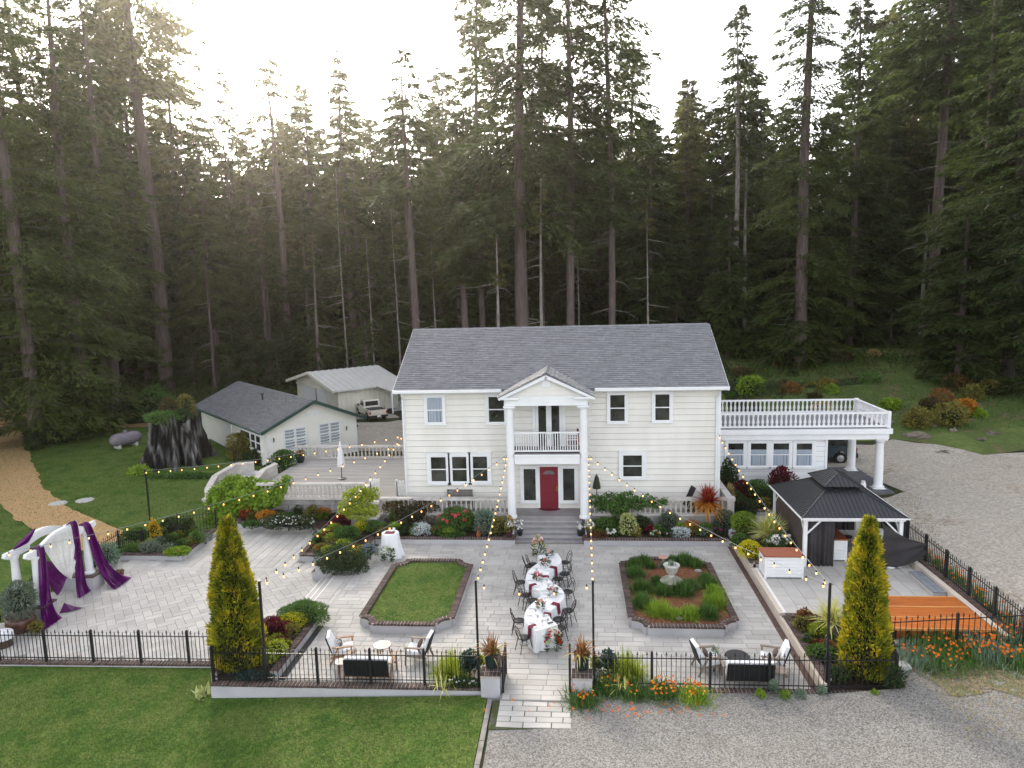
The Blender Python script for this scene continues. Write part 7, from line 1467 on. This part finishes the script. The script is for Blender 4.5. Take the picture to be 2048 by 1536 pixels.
# --- lavender in the mulch bed
for i, (x, y, w_) in enumerate(((510, 345, 110), (550, 450, 125), (570, 560, 135), (680, 620, 145), (790, 640, 85), (905, 640, 115), (1030, 635, 125), (1090, 560, 135), (1085, 490, 115), (1045, 420, 105), (1010, 380, 80), (505, 275, 95), (560, 225, 75), (860, 240, 115), (770, 230, 65), (945, 270, 85), (705, 470, 105), (850, 470, 140), (905, 430, 90), (660, 400, 80), (620, 275, 45), (710, 270, 35))):
    p = G(1130+x/3.593, 1060+y/3.593, .27); s_ = w_/3.593/2/(FPX/float((p-CAM)@_f)); key = 'bright' if i in (3, 4, 5, 7, 8) else 'green' if i % 3 else 'glauc' if i > 18 else 'green'
    LBk = 'tufted '+CN[key]+' lavender clump in the mulch bed around the urn'
    x_, y_ = float(p[0]), float(p[1])+s_*.6; x_ = min(max(x_, 3.45), 6.3); y_ = min(max(y_, 23.4), 28.6)
    blades(LBk, x_, y_, .27, int(480+1000*s_), s_*1.1+.16, .02, key, el=(12, 88), droop=.3, spread=s_*.42, name='lavender', cat='lavender', group='lavender clumps round the urn')
for i, (x, y) in enumerate(((955, 300), (990, 340), (820, 640))): p = G(1130+x/3.593, 1060+y/3.593, .27); solo('field_stone', MB().ell((float(p[0]), float(p[1]), .3), .16, .12, .08, 7, 4), rock_m, ('pale stone behind the urn in the mulch bed', 'grey stone among lavender near the bed side', 'flat stone at the front coping of the mulch bed')[i], 'stone')
blades('grey succulents growing in the stone urn', float(G(1343, 1172, .3)[0]), float(G(1343, 1172, .3)[1]), 1.1, 60, .26, .03, 'glauc', el=(40, 89), droop=.1, name='succulent', cat='succulent')
# --- pots on the step piers
for s, (pu, pv), lab in ((-1, (1014, 1075), 'burgundy planter with white flowers on the pier by the red-flowered bed'), (1, (1174, 1073), 'burgundy planter with white flowers on the pier by the vine bed')):
    t = thing('plant_pot', lab, 'pot', (s*1.85, 31.48, .32)); pot(t, s*1.85, 31.48, .322, .22, .34, M('burgundy_pot%d' % s, (.06, .02, .025), (.04, .014, .018), rough=.5), True); shrub('white and silver flowers in the '+lab.split(' with')[0]+(' west' if s < 0 else ' east')+' of the steps', s*1.85, 31.48, .6, .24, .24, .5, 'olive', flowers=[(WHT, 30, .1)], name='potted_flowers', cat='flowers', core=False)
    t = thing('plant_pot', 'dark blue pot with white orchids on the porch step, '+('hibiscus' if s < 0 else 'vine')+' side', 'pot', (s*1.4, 31.95, .3)); pot(t, s*1.4, 32.0, .18, .14, .26, greenpot); blossoms(t, 'blossoms', np.stack([rng.normal(0, .1, 16), rng.normal(0, .1, 16), rng.uniform(.25, .65, 16)], 1), .1, WHT)
q = G(601, 925, ZF); t = thing('plant_pot', 'dark deck pot with orange flowers by the rear balustrade', 'pot', (float(q[0]), float(q[1]), ZF)); pot(t, float(q[0]), float(q[1]), ZF, .3, .45, greenpot); shrub('orange and red flowers in the dark deck pot', float(q[0]), float(q[1]), ZF+.4, .34, .3, .4, 'green', flowers=[(ORG_, 14, .1), (RED_, 8, .1)], name='potted_flowers', cat='flowers', core=False)
# --- stump plants and lawn-edge bushes
for lab, dx, dy, h_, r_, key in (('orange-brown bush growing on top of the giant stump', -.3, .2, 1.6, 1.0, 'orange'), ('tall green-yellow bush on top of the giant stump', 1.2, .3, 1.9, .8, 'olive'), ('ferns hanging over the edge of the giant stump', -.2, -1.2, .7, 1.7, 'green'), ('dark ferns on the cottage side of the stump top', 1.4, -.6, .8, .9, 'dark')): shrub(lab, sx+dx*.75, sy+dy*.75, 2.95, r_*.8, r_*.65, h_, 'brown' if key == 'orange' else key, leaf=(.2, .08))
shrub('feathery dark bush against the cottage wall by the stump', -22.6, 48.2, -.35, 1.3, 1.2, 2.3, 'olive', leaf=(.16, .06)); shrub('low dark bush at the cottage corner', -20.9, 46.9, -.3, 1.2, .9, 1.3, 'dark', leaf=(.14, .06)); shrub('fern clump at the front of the giant stump', sx-.8, sy-3.2, -.42, .8, .6, .8, 'bright', leaf=(.25, .06), core=False); shrub('long low green ground cover before the giant stump', sx+3.5, sy-4.2, -.42, 3.6, .7, .5, 'green', leaf=(.14, .08), depth=1) if False else shrub('long low green ground cover before the giant stump', sx+3.2, sy-4.0, -.45, 3.2, .6, .55, 'green', leaf=(.14, .08))
bank = [('rounded light green bush on the bank behind the wing', 1505, 795, 750, 62, 'bright'), ('brown-green bush on the bank behind the roof terrace', 1572, 792, 760, 46, 'brown'), ('small olive bush on the bank', 1625, 790, 764, 40, 'olive'), ('rusty bush on the bank above the roof terrace corner', 1662, 790, 758, 40, 'bronze'), ('low bright green bush at the drive bank', 1785, 822, 797, 42, 'bright'), ('dark olive broom bush beside the drive', 1843, 865, 815, 62, 'olive'), ('broom bush topped with orange-yellow bloom', 1912, 862, 803, 80, 'olive'), ('orange blooming broom behind the rocks', 1935, 835, 795, 50, 'orange'), ('brown broom bush higher on the bank', 1870, 830, 795, 48, 'brown'), ('bright green young conifer bush at the forest edge', 1825, 780, 730, 76, 'green'), ('dark bush below the right-bank trees'.replace('right-bank', 'drive-bank'), 2005, 805, 770, 70, 'dark'), ('low brown bush beside the fallen branches', 1470, 770, 745, 50, 'brown'), ('grassy dark bush at the forest edge', 1620, 760, 735, 60, 'dark')]
for lab, u, vb, vt, w_, key in bank:
    p = G(u, vb, 2.0)
    for _ in range(5): p = G(u, vb, zt(p[0], p[1]))
    px_shrub(lab, u, vb, vt, w_, zt(p[0], p[1])-.1, key, leaf=(.22, .1), n=1400)
rbk = np.random.default_rng(77)
for k in range(30):
    u = rbk.uniform(1460, 2060); Y = rbk.uniform(52, 74); x = float(W(u, 760, Y)[0]); hh = rbk.uniform(.5, 1.5); shrub('wild '+CN[('green', 'olive', 'brown', 'dark', 'bronze', 'bright', 'straw')[k % 7]]+' bush scattered on the grassy bank below the forest', x, Y, zt(x, Y)+bump_soft(x, Y)-.1, hh*rbk.uniform(.6, 1.1), hh*.7, hh, ('green', 'olive', 'brown', 'dark', 'bronze', 'bright', 'straw')[k % 7], leaf=(.24, .09), n=500, name='wild_bush', cat='shrub', group='wild bushes on the bank', core=False)
bank_rock = M('brown_rock', (.22, .19, .155), (.12, .1, .08), scale=3, rough=.95, bump=.6, bscale=9)
for i, (u, v, w_, h_) in enumerate(((1835, 873, 62, 14), (1780, 843, 26, 8), (1905, 862, 22, 10), (1862, 850, 30, 12), (1985, 868, 30, 8), (1545, 788, 24, 6), (1890, 905, 40, 6), (1960, 880, 26, 8))):
    p = G(u, v, 1.0)
    for _ in range(5): p = G(u, v, zt(p[0], p[1]))
    s_ = FPX/float((p-CAM)@_f); mbk = MB().ell((float(p[0]), float(p[1]), zt(p[0], p[1])-.02), w_/2.2/s_, w_/3/s_, h_/s_*.6, 9, 6); mbk.v = [(q[0]+rng.normal(0, .05)*w_/s_*.5, q[1]+rng.normal(0, .08), q[2]+rng.normal(0, .06)) for q in mbk.v]; solo('boulder', mbk, bank_rock, ['long flat grey boulder at the drive edge', 'small boulder beside the roof terrace corner', 'pale boulder under the orange broom', 'rough boulder between the broom bushes', 'low boulder in the bank grass by the drive', 'flat stone on the bank behind the wing', 'half-buried slab of rock at the drive edge', 'small pale rock in the grass above the drive'][i], 'boulder')
# short grass of the front lawn, and dry weeds on the gravel corner
def scatter_grass(name, poly, n, hgt, wid, key, zoff=.0, flat=None, root=None):
    A = np.array(poly); x0, y0 = A.min(0)[:2]; x1, y1 = A.max(0)[:2]; P = []
    while len(P) < n:
        x, y = rng.uniform(x0, x1), rng.uniform(y0, y1)
        if in_poly(x, y, poly): P.append((x, y, (zt(x, y) if flat is None else flat)+zoff))
    P = np.array(P); D = unit(np.stack([rng.normal(0, .5, n), rng.normal(0, .5, n), np.ones(n)], 1)); me = leaf_mesh(name, P, D, unit(rng.normal(size=(n, 3))), hgt*rng.uniform(.6, 1.3, n), np.full(n, wid), LM_(key) if isinstance(key, str) else key)
    return link(name, me, root, kind='stuff')
lawn_leaf = LEAF('lawn_blades', (.044, .088, .015), (.11, .158, .034), .25, .5)
tag(scatter_grass('grass', [(-19, 11.5), (-1.5, 12), (-1.5, 19.2), (-9.8, 19.2), (-9.9, 20.8), (-19.5, 20.7)], 90000, .055, .012, lawn_leaf, .015), 'short mown grass of the front lawn', 'grass')
tag(scatter_grass('grass', [(-45, 32), (-21, 31), (-20.5, 44), (-28, 44), (-35, 58), (-46, 55)], 30000, .09, .03, lawn_leaf, .015), 'mown grass of the side lawn', 'grass')
o = scatter_grass('turf_blades', BEDL, 9000, .05, .012, lawn_leaf, .265, 0.0, None); o.parent = bed_l; o.location = tuple(-q for q in bed_l.location)
tag(scatter_grass('weeds', [(10.9, 17.2), (15.5, 17), (19, 19), (15.2, 21.6), (11.2, 21.4)], 2600, .1, .018, 'straw', .03), 'dry straw-coloured weeds on the gravel corner', 'weeds')
tag(scatter_grass('weeds', [(15.4, 27), (16, 28), (18.6, 36), (18.4, 38), (16.2, 36.8), (15.4, 33)], 900, .09, .02, 'olive', .03), 'dry grass fringe along the gravel drive', 'weeds')
# ================================================================== forest
con = [LEAF('needles_dark', (.017, .032, .008), (.068, .094, .023), .38, .12), LEAF('needles_mid', (.027, .047, .01), (.095, .12, .029), .42, .12), LEAF('needles_backlit_olive', (.045, .056, .013), (.14, .144, .036), .45, .12)]  # olive copy puts haze and backlight into the needle colour
def crown_arrays(r_, z0, H_, R_, n_br, per, droop, sparse=0.0, shape='cone', ls=(.55, 1.15), lw=(.15, .33), top=1.0):
    """branches droop from the trunk, sprays of needles line each branch"""
    C = []; D = []; N_ = []; L_ = []; Wd = []; bt = []
    t = np.sort(r_.random(n_br)); gap = np.sin(t*H_*1.3+r_.uniform(0, 6))*.5+.5
    for k in range(n_br):
        f = t[k]
        if sparse and r_.random() < sparse*(.35+.65*gap[k]): continue
        if shape == 'cone': pr = (1-f)**.65*.9+.1
        elif shape == 'full': pr = min(1, .55+f*1.6)*((1-f)**.7)*1.15+.05
        else: pr = math.sin(math.pi*(.18+.8*f))**.8
        ln = R_*pr*r_.uniform(.55, 1.15); az = r_.uniform(0, 2*math.pi); d0 = np.array([math.cos(az), math.sin(az), 0]); sd_ = np.array([-d0[1], d0[0], 0])
        zb0 = z0+f*H_; rise = r_.uniform(-.05, .3)*(1 if f > .6 else .3)
        m = max(6, int(per*(.35+ln/R_))); s = r_.random(m)**.75*.93+.07
        px = s*ln; pz = zb0+rise*px-droop*ln*s**2*.6
        wside = (.34*ln*(1-s*.75)+.15)*r_.normal(0, .55, m); hang = -np.abs(r_.normal(0, .22, m))*(.4+.25*ln)*.35
        P = d0[None]*px[:, None]+sd_[None]*wside[:, None]; P[:, 2] = pz+hang
        sg = np.sign(wside); dd_ = d0[None]*r_.uniform(.3, 1, m)[:, None]+sd_[None]*(sg*r_.uniform(.1, .9, m))[:, None]; dd_[:, 2] = r_.uniform(-.75, .12, m)
        C.append(P); D.append(unit(dd_)); nn2 = r_.normal(size=(m, 3))*.45; nn2[:, 2] += 1; N_.append(unit(nn2)); L_.append(r_.uniform(*ls, m)*(1-.4*f)); Wd.append(r_.uniform(*lw, m)*(1-.3*f))
        bt.append((f, az, ln, zb0, rise, droop))
    return np.vstack(C), np.vstack(D), np.vstack(N_), np.concatenate(L_), np.concatenate(Wd), bt
def trunk_mb(H_, dia, r_, stubs=0, zlo=4, zhi=15):
    pr = [(dia*.72, -.6), (dia*.6, .3), (dia*.5, 1.5), (dia*.46, H_*.25), (dia*.36, H_*.5), (dia*.2, H_*.8), (.03, H_)]
    mb = MB().lathe(pr, n=10)
    ph = r_.uniform(0, 6); mb.v = [(x+.012*z*math.sin(z*.09+ph), y+.012*z*math.cos(z*.07+ph), z) for x, y, z in mb.v]
    return mb
def stub_mb(H_, dia, r_, n, zlo, zhi):
    mb = MB()
    for _ in range(n):
        z = r_.uniform(zlo, zhi); a = r_.uniform(0, 6.28); l = r_.uniform(.8, 3.6); p0 = Vector((0, 0, z)); p1 = Vector((math.cos(a)*l*.6, math.sin(a)*l*.6, z-.1*l)); p2 = Vector((math.cos(a)*l, math.sin(a)*l, z-.3*l*r_.uniform(0, 1.4))); mb.tube([p0, p1, p2], [.05, .03, .012], 4)
    return mb
TN = [0]
def tree(label, x, y, H_, z_cr, R_, dia, mat_i=0, n_br=150, per=55, droop=.45, sparse=0.0, shape='cone', stubs=0, pale=False, ls=(.55, 1.15), lw=(.15, .33), group='conifers of the forest edge', name='conifer_tree'):
    TN[0] += 1; r_ = np.random.default_rng(4000+TN[0]); z = zt(x, y)+bump_soft(x, y)-.1
    t = thing(name, label, 'tree', (x, y, z), group)
    local(t, 'trunk', trunk_mb(H_, dia, r_), trunk_p if pale else trunk_m, True)
    if n_br:
        C, D, N_, L_, Wd, bt = crown_arrays(r_, z_cr, H_-z_cr, R_, n_br, per, droop, sparse, shape, ls, lw); link('crown', leaf_mesh('crown', C, D, N_, L_, Wd, con[mat_i]), t)
        br = MB()
        for (f, az, ln, zb0, rise, dr_) in bt[::2 if len(bt) > 60 else 1]:
            P = [Vector((math.cos(az)*ln*s, math.sin(az)*ln*s, zb0+rise*ln*s-dr_*ln*s*s*.6)) for s in (0, .45, .9)]; br.tube(P, [.035+.006*ln, .025, .01], 3)
        local(t, 'branches', br, trunk_m, kind='stuff')
    if stubs: local(t, 'dead_branches', stub_mb(H_, dia, r_, stubs, max(2, z_cr-16) if z_cr > 8 else 1.5, max(z_cr, 5)), trunk_p, kind='stuff')
    return t
def hero(label, u, Y, vtop, vcb, hw, dia, **k):
    x = float(W(u, 600, Y)[0]); s = FPX/float((np.array([x, Y, 5])-CAM)@_f); g = zt(x, Y); Ht = float(W(u, vtop, Y)[2])-g; zc = max(.8, float(W(u, vcb, Y)[2])-g); n = k.pop('n_br', int(min(300, 70+4.2*(Ht-zc))))
    k['per'] = int(k.get('per', 55)*1.4)
    return tree(label, x, Y, Ht, zc, hw/s*1.15, dia, n_br=n, **k)
hero('broad dark conifer with foliage to the ground beside the bark path', 40, 53, -260, 850, 190, 1.0, mat_i=1, per=110, shape='full', ls=(.4, .8), lw=(.1, .2), n_br=250)
hero('dense conifer sweeping to the lawn where the bark path bends', 150, 58, -150, 842, 140, .9, mat_i=1, per=100, shape='full', ls=(.4, .8), lw=(.1, .2), n_br=240)
hero('huge conifer with long bare trunk behind the giant stump', 318, 86, -330, 175, 120, 1.75, mat_i=2, per=90, shape='full', stubs=18, n_br=200)
hero('olive-lit dense conifer behind the path trees', 215, 74, -110, 700, 105, .9, mat_i=1, per=80, shape='full'); hero('tall hazy conifer deep behind the bark path', 85, 78, -170, 560, 115, 1.0, mat_i=2, per=80, shape='full'); hero('conifer with stepped crown at the sky gap edge', 372, 93, 20, 560, 85, .8, mat_i=2, per=70)
hero('shorter conifer filling below the stepped crown', 424, 88, 200, 640, 62, .5, mat_i=1, per=60); hero('tall conifer beyond the path bend with crown out of sight', -30, 70, -260, 700, 150, 1.1, mat_i=2, per=80, shape='full'); hero('conifer rising behind the huge bare trunk', 280, 98, -40, 450, 90, 1.0, mat_i=2, per=70, shape='full')
hero('slim spire-topped conifer behind the cottage', 478, 97, 130, 560, 44, .5, mat_i=1, sparse=.4, per=50); hero('bare-trunked conifer with thin tuft crown behind the cottage roof', 570, 92, 112, 330, 70, 1.05, mat_i=2, sparse=.35, per=55, stubs=8, n_br=70); hero('bushy conifer between the tuft-crowned and narrow trees', 628, 94, 165, 470, 54, .8, mat_i=1, per=60, stubs=6)
hero('narrow pointed conifer above the garage', 704, 90, 102, 420, 42, .95, mat_i=1, sparse=.3, per=50, stubs=6); hero('bare-trunked conifer with drooping tiered crown left of the farmhouse roof'.replace('left of', 'beside'), 830, 70, 92, 400, 78, .85, mat_i=0, sparse=.35, droop=.6, per=60, stubs=10, n_br=90)
hero('leafy conifer behind the tiered tree', 880, 88, 205, 560, 56, .5, mat_i=1, per=55); hero('conifer with dead lower branches behind the farmhouse roof', 928, 76, 225, 560, 52, .8, mat_i=0, per=55, stubs=26); hero('hazy mid-height conifer behind the garage', 762, 99, 235, 600, 66, .6, mat_i=1, per=55)
hero('dark conifer behind the cottage ridge', 520, 96, 250, 640, 70, .8, mat_i=1, per=60); hero('shaded conifer above the garage gable', 660, 100, 250, 640, 66, .7, mat_i=1, per=60); hero('conifer in the sky gap with low crown', 590, 102, 245, 600, 60, .6, mat_i=2, per=55)
hero('giant drooping conifer with thick red trunk behind the farmhouse ridge', 1046, 68, -280, 455, 150, 1.3, mat_i=0, droop=.7, per=80, sparse=.12, stubs=12, n_br=210); hero('tall open conifer behind the portico ridge', 1140, 70, -260, 430, 120, .85, mat_i=0, droop=.6, per=70, sparse=.22, stubs=8, n_br=190)
hero('wispy conifer with wide sparse boughs behind the ridge', 1222, 72, -210, 400, 105, .75, mat_i=0, droop=.35, per=55, sparse=.35, stubs=12, n_br=180); hero('dense conifer beside the giant drooping one', 965, 80, -140, 560, 72, .7, mat_i=1, per=65, n_br=180); hero('conifer crowding the back of the drooping giant', 1085, 84, -60, 520, 90, .7, mat_i=0, per=60)
hero('dark full conifer at the end of the farmhouse ridge', 1300, 80, 235, 650, 72, .6, mat_i=0, per=75, shape='full'); hero('sunlit pale green conifer in the sky gap', 1375, 92, 155, 560, 66, .6, mat_i=2, per=65); hero('low dark conifer behind the roof end', 1420, 86, 330, 660, 60, .5, mat_i=0, per=60, shape='full'); hero('conifer behind the wispy tree', 1260, 92, 60, 520, 80, .7, mat_i=1, per=60)
hero('lone pale-trunked spruce with tiered drooping boughs', 1468, 78, 5, 300, 72, .62, mat_i=0, sparse=.4, droop=.55, per=55, stubs=14, pale=True, n_br=80); hero('thin companion spruce beside the pale-trunked one', 1490, 80, 150, 400, 46, .42, mat_i=0, sparse=.4, per=40, stubs=10, pale=True, n_br=60); hero('low feathered spruce under the pale trunks', 1455, 74, 420, 700, 52, .4, mat_i=0, per=60, shape='full')
hero('great conifer with shaggy lower boughs at the bank edge', 1604, 68, -200, 690, 112, 1.15, mat_i=1, per=106, ls=(.4, .85), lw=(.09, .19), sparse=.12, droop=.55, stubs=8, n_br=240); hero('dense dark conifer behind the shaggy giant', 1700, 84, -20, 680, 95, .8, mat_i=0, per=80, shape='full'); hero('sun-tipped conifer above the dark forest gap', 1790, 96, -40, 560, 84, .8, mat_i=2, per=70); hero('shadowed conifer deep in the bank forest', 1760, 92, 200, 700, 90, .7, mat_i=0, per=70, shape='full')
hero('tall bare-trunked conifer on the bank above the drive', 1866, 76, -280, 215, 130, 1.05, mat_i=0, per=80, stubs=16, n_br=190); hero('massive dark conifer hung with dead twigs by the drive', 1958, 66, -280, 640, 120, 1.1, mat_i=0, per=112, ls=(.4, .85), lw=(.09, .19), stubs=24, n_br=220); hero('conifer with reddish trunk at the drive edge of the forest', 2025, 62, -230, 520, 115, .9, mat_i=0, per=106, ls=(.4, .85), lw=(.09, .19), stubs=10, n_br=210); hero('broad conifer beside the drive with low boughs', 2105, 56, -240, 760, 150, 1.0, mat_i=0, per=112, ls=(.4, .85), lw=(.09, .19), shape='full', n_br=220)
hero('young full conifer at the foot of the bank', 1925, 60, 400, 790, 82, .5, mat_i=0, per=100, ls=(.4, .85), lw=(.09, .19), shape='full'); hero('small full conifer by the shaggy giant', 1590, 70, 540, 735, 62, .35, mat_i=1, per=70, shape='full'); hero('dark conifer filling behind the massive bank tree', 1905, 90, -60, 640, 100, .8, mat_i=0, per=70, shape='full'); hero('tall shaded conifer at the far end of the drive', 2010, 84, -150, 620, 110, .9, mat_i=0, per=70, shape='full')
# slender pale trunks (alders) between the conifers
for i, (u, Y, vt_, d_) in enumerate(((688, 84, 330, .22), (742, 86, 470, .25), (795, 82, 420, .24), (870, 80, 480, .22), (993, 64, 470, .42), (1083, 65, 350, .38), (1157, 78, 430, .2), (1845, 77, 400, .5), (2015, 68, 430, .3), (415, 84, 500, .4), (630, 80, 460, .45), (525, 88, 420, .5), (1297, 74, 380, .22), (1435, 82, 480, .25))):
    x = float(W(u, 600, Y)[0]); Ht = float(W(u, vt_, Y)[2])-zt(x, Y); tree(('slender pale bare trunk' if i not in (9, 10, 11) else 'slender brown bare trunk')+' standing among the dark conifers', x, Y, Ht, Ht*.75, 1.4, d_, mat_i=2, n_br=14, per=30, sparse=.2, pale=i not in (9, 10, 11), stubs=8, group='slender trunks in the forest', name='slender_tree', ls=(.3, .5))
# rows behind: shared meshes, each tree an object of its own
protos = []
for i in range(4):
    t = tree('dark conifer in the depth of the forest behind the farmhouse', -60+40*i, 112+4*i, 31+3*i, 2.0+i*1.5, 6.2+.4*i, .8, mat_i=(0, 0, 1, 0)[i], n_br=170, per=60, shape='full' if i % 2 else 'cone', ls=(.8, 1.4), lw=(.25, .55), group='conifers deep in the forest'); protos.append(t)
rb = np.random.default_rng(11)
def clone_tree(i, x, y, s):
    return dup(protos[i], (x, y, zt(x, y)+bump_soft(x, y)-.1), rb.uniform(0, 6.28), sc=(s*rb.uniform(.9, 1.15), s*rb.uniform(.9, 1.15), s))
for row, (Y, step) in enumerate(((92, 6.5), (101, 6.0), (110, 6.5), (121, 7), (135, 8), (150, 10))):
    x = -.75*Y-14
    while x < .8*Y+14:
        xx = x+rb.uniform(-1.8, 1.8); yy = Y+rb.uniform(-3, 3); q = np.array([xx, yy, 5])-CAM; u = 1024+FPX*(q@_R)/(q@_f)
        s = rb.uniform(.72, .98)
        if u < 420 or u > 1720: s *= 1.35
        elif 900 < u < 1290: s *= 1.15
        else: s *= .98
        clone_tree(int(rb.integers(0, 4)), xx, yy, s*(.82 if row == 0 and 430 < u < 1850 else 1))
        x += step
PH = (31, 34, 37, 40)
for k, (u, v) in enumerate([(428+31*j, (235, 285, 260, 300, 270)[j % 5]) for j in range(16)]+[(1290+38*j, (300, 330, 280, 310)[j % 4]) for j in range(8)]):   # full trees that close the wall below the sky gap
    Y = 101+3*(k % 4); x = float(W(u, 500, Y)[0]); hh = (565-v)*Y/FPX+11.9; i = k % 4; clone_tree(i, x, Y, hh/PH[i])
for sgn in (-1, 1):                                     # forest closing in on both sides, beyond the frame
    for k in range(16): clone_tree(int(rb.integers(0, 4)), sgn*(52+rb.uniform(0, 26)+(.55*(k*5) if sgn > 0 else .5*k*5)), 38+k*4.2, rb.uniform(.9, 1.3))
# young trees and undergrowth at the forest edge
yp = tree('small shade-grown conifer in the undergrowth', -35, 84, 7, .5, 2.2, .2, mat_i=0, n_br=60, per=40, shape='full', ls=(.35, .6), lw=(.1, .2), group='young conifers in the undergrowth', name='young_conifer')
for k in range(46):
    Y = rb.uniform(78, 98); u = rb.uniform(330, 1800); x = float(W(u, 650, Y)[0]); dup(yp, (x, Y, zt(x, Y)+bump_soft(x, Y)-.1), rb.uniform(0, 6.28), sc=rb.uniform(.5, 1.25))
for lab, u, vb, vt_, w_, key in (('large rounded green bush at the forest edge behind the tank', 290, 850, 768, 96, 'green'), ('dark bush behind the stump and path', 385, 838, 800, 60, 'dark'), ('dark undergrowth bush beside the cottage ridge', 450, 770, 735, 60, 'dark'), ('green bush under the huge bare trunk', 240, 852, 800, 70, 'dark'), ('low conifer skirt at the bark path bend', 75, 900, 842, 110, 'dark'), ('small dark bush on the lawn by the path', 62, 905, 888, 26, 'dark')): px_shrub(lab, u, vb, vt_, w_, -.2, key, leaf=(.25, .12), n=2200)
tag(scatter_grass('undergrowth', [(-70, 66), (-20, 68), (10, 66), (40, 62), (60, 60), (66, 96), (-80, 98)], 26000, .45, .14, con[1], .0), 'dark green undergrowth of the forest floor', 'undergrowth')
tag(scatter_grass('rough_grass', [(17, 50), (40, 50), (60, 47), (60, 72), (12, 72)], 22000, .22, .05, LM_('green'), .02), 'rough green grass on the bank behind the wing', 'grass')
# ================================================================== air
hz = MB().box(-215, 215, -60, 255, -3, 78)
hm = bpy.data.materials.new('haze_air'); hm.use_nodes = True; ht = hm.node_tree; ht.nodes.clear()
ho = ht.nodes.new('ShaderNodeOutputMaterial'); hv = ht.nodes.new('ShaderNodeVolumePrincipled'); ht.links.new(hv.outputs[0], ho.inputs['Volume'])
hv.inputs['Color'].default_value = (.98, .92, .83, 1); hv.inputs['Density'].default_value = .0003; hv.inputs['Anisotropy'].default_value = .84
tag(link('haze', hz.mesh('haze', hm)), 'thin evening haze filling the clearing and forest', 'haze', kind='stuff')
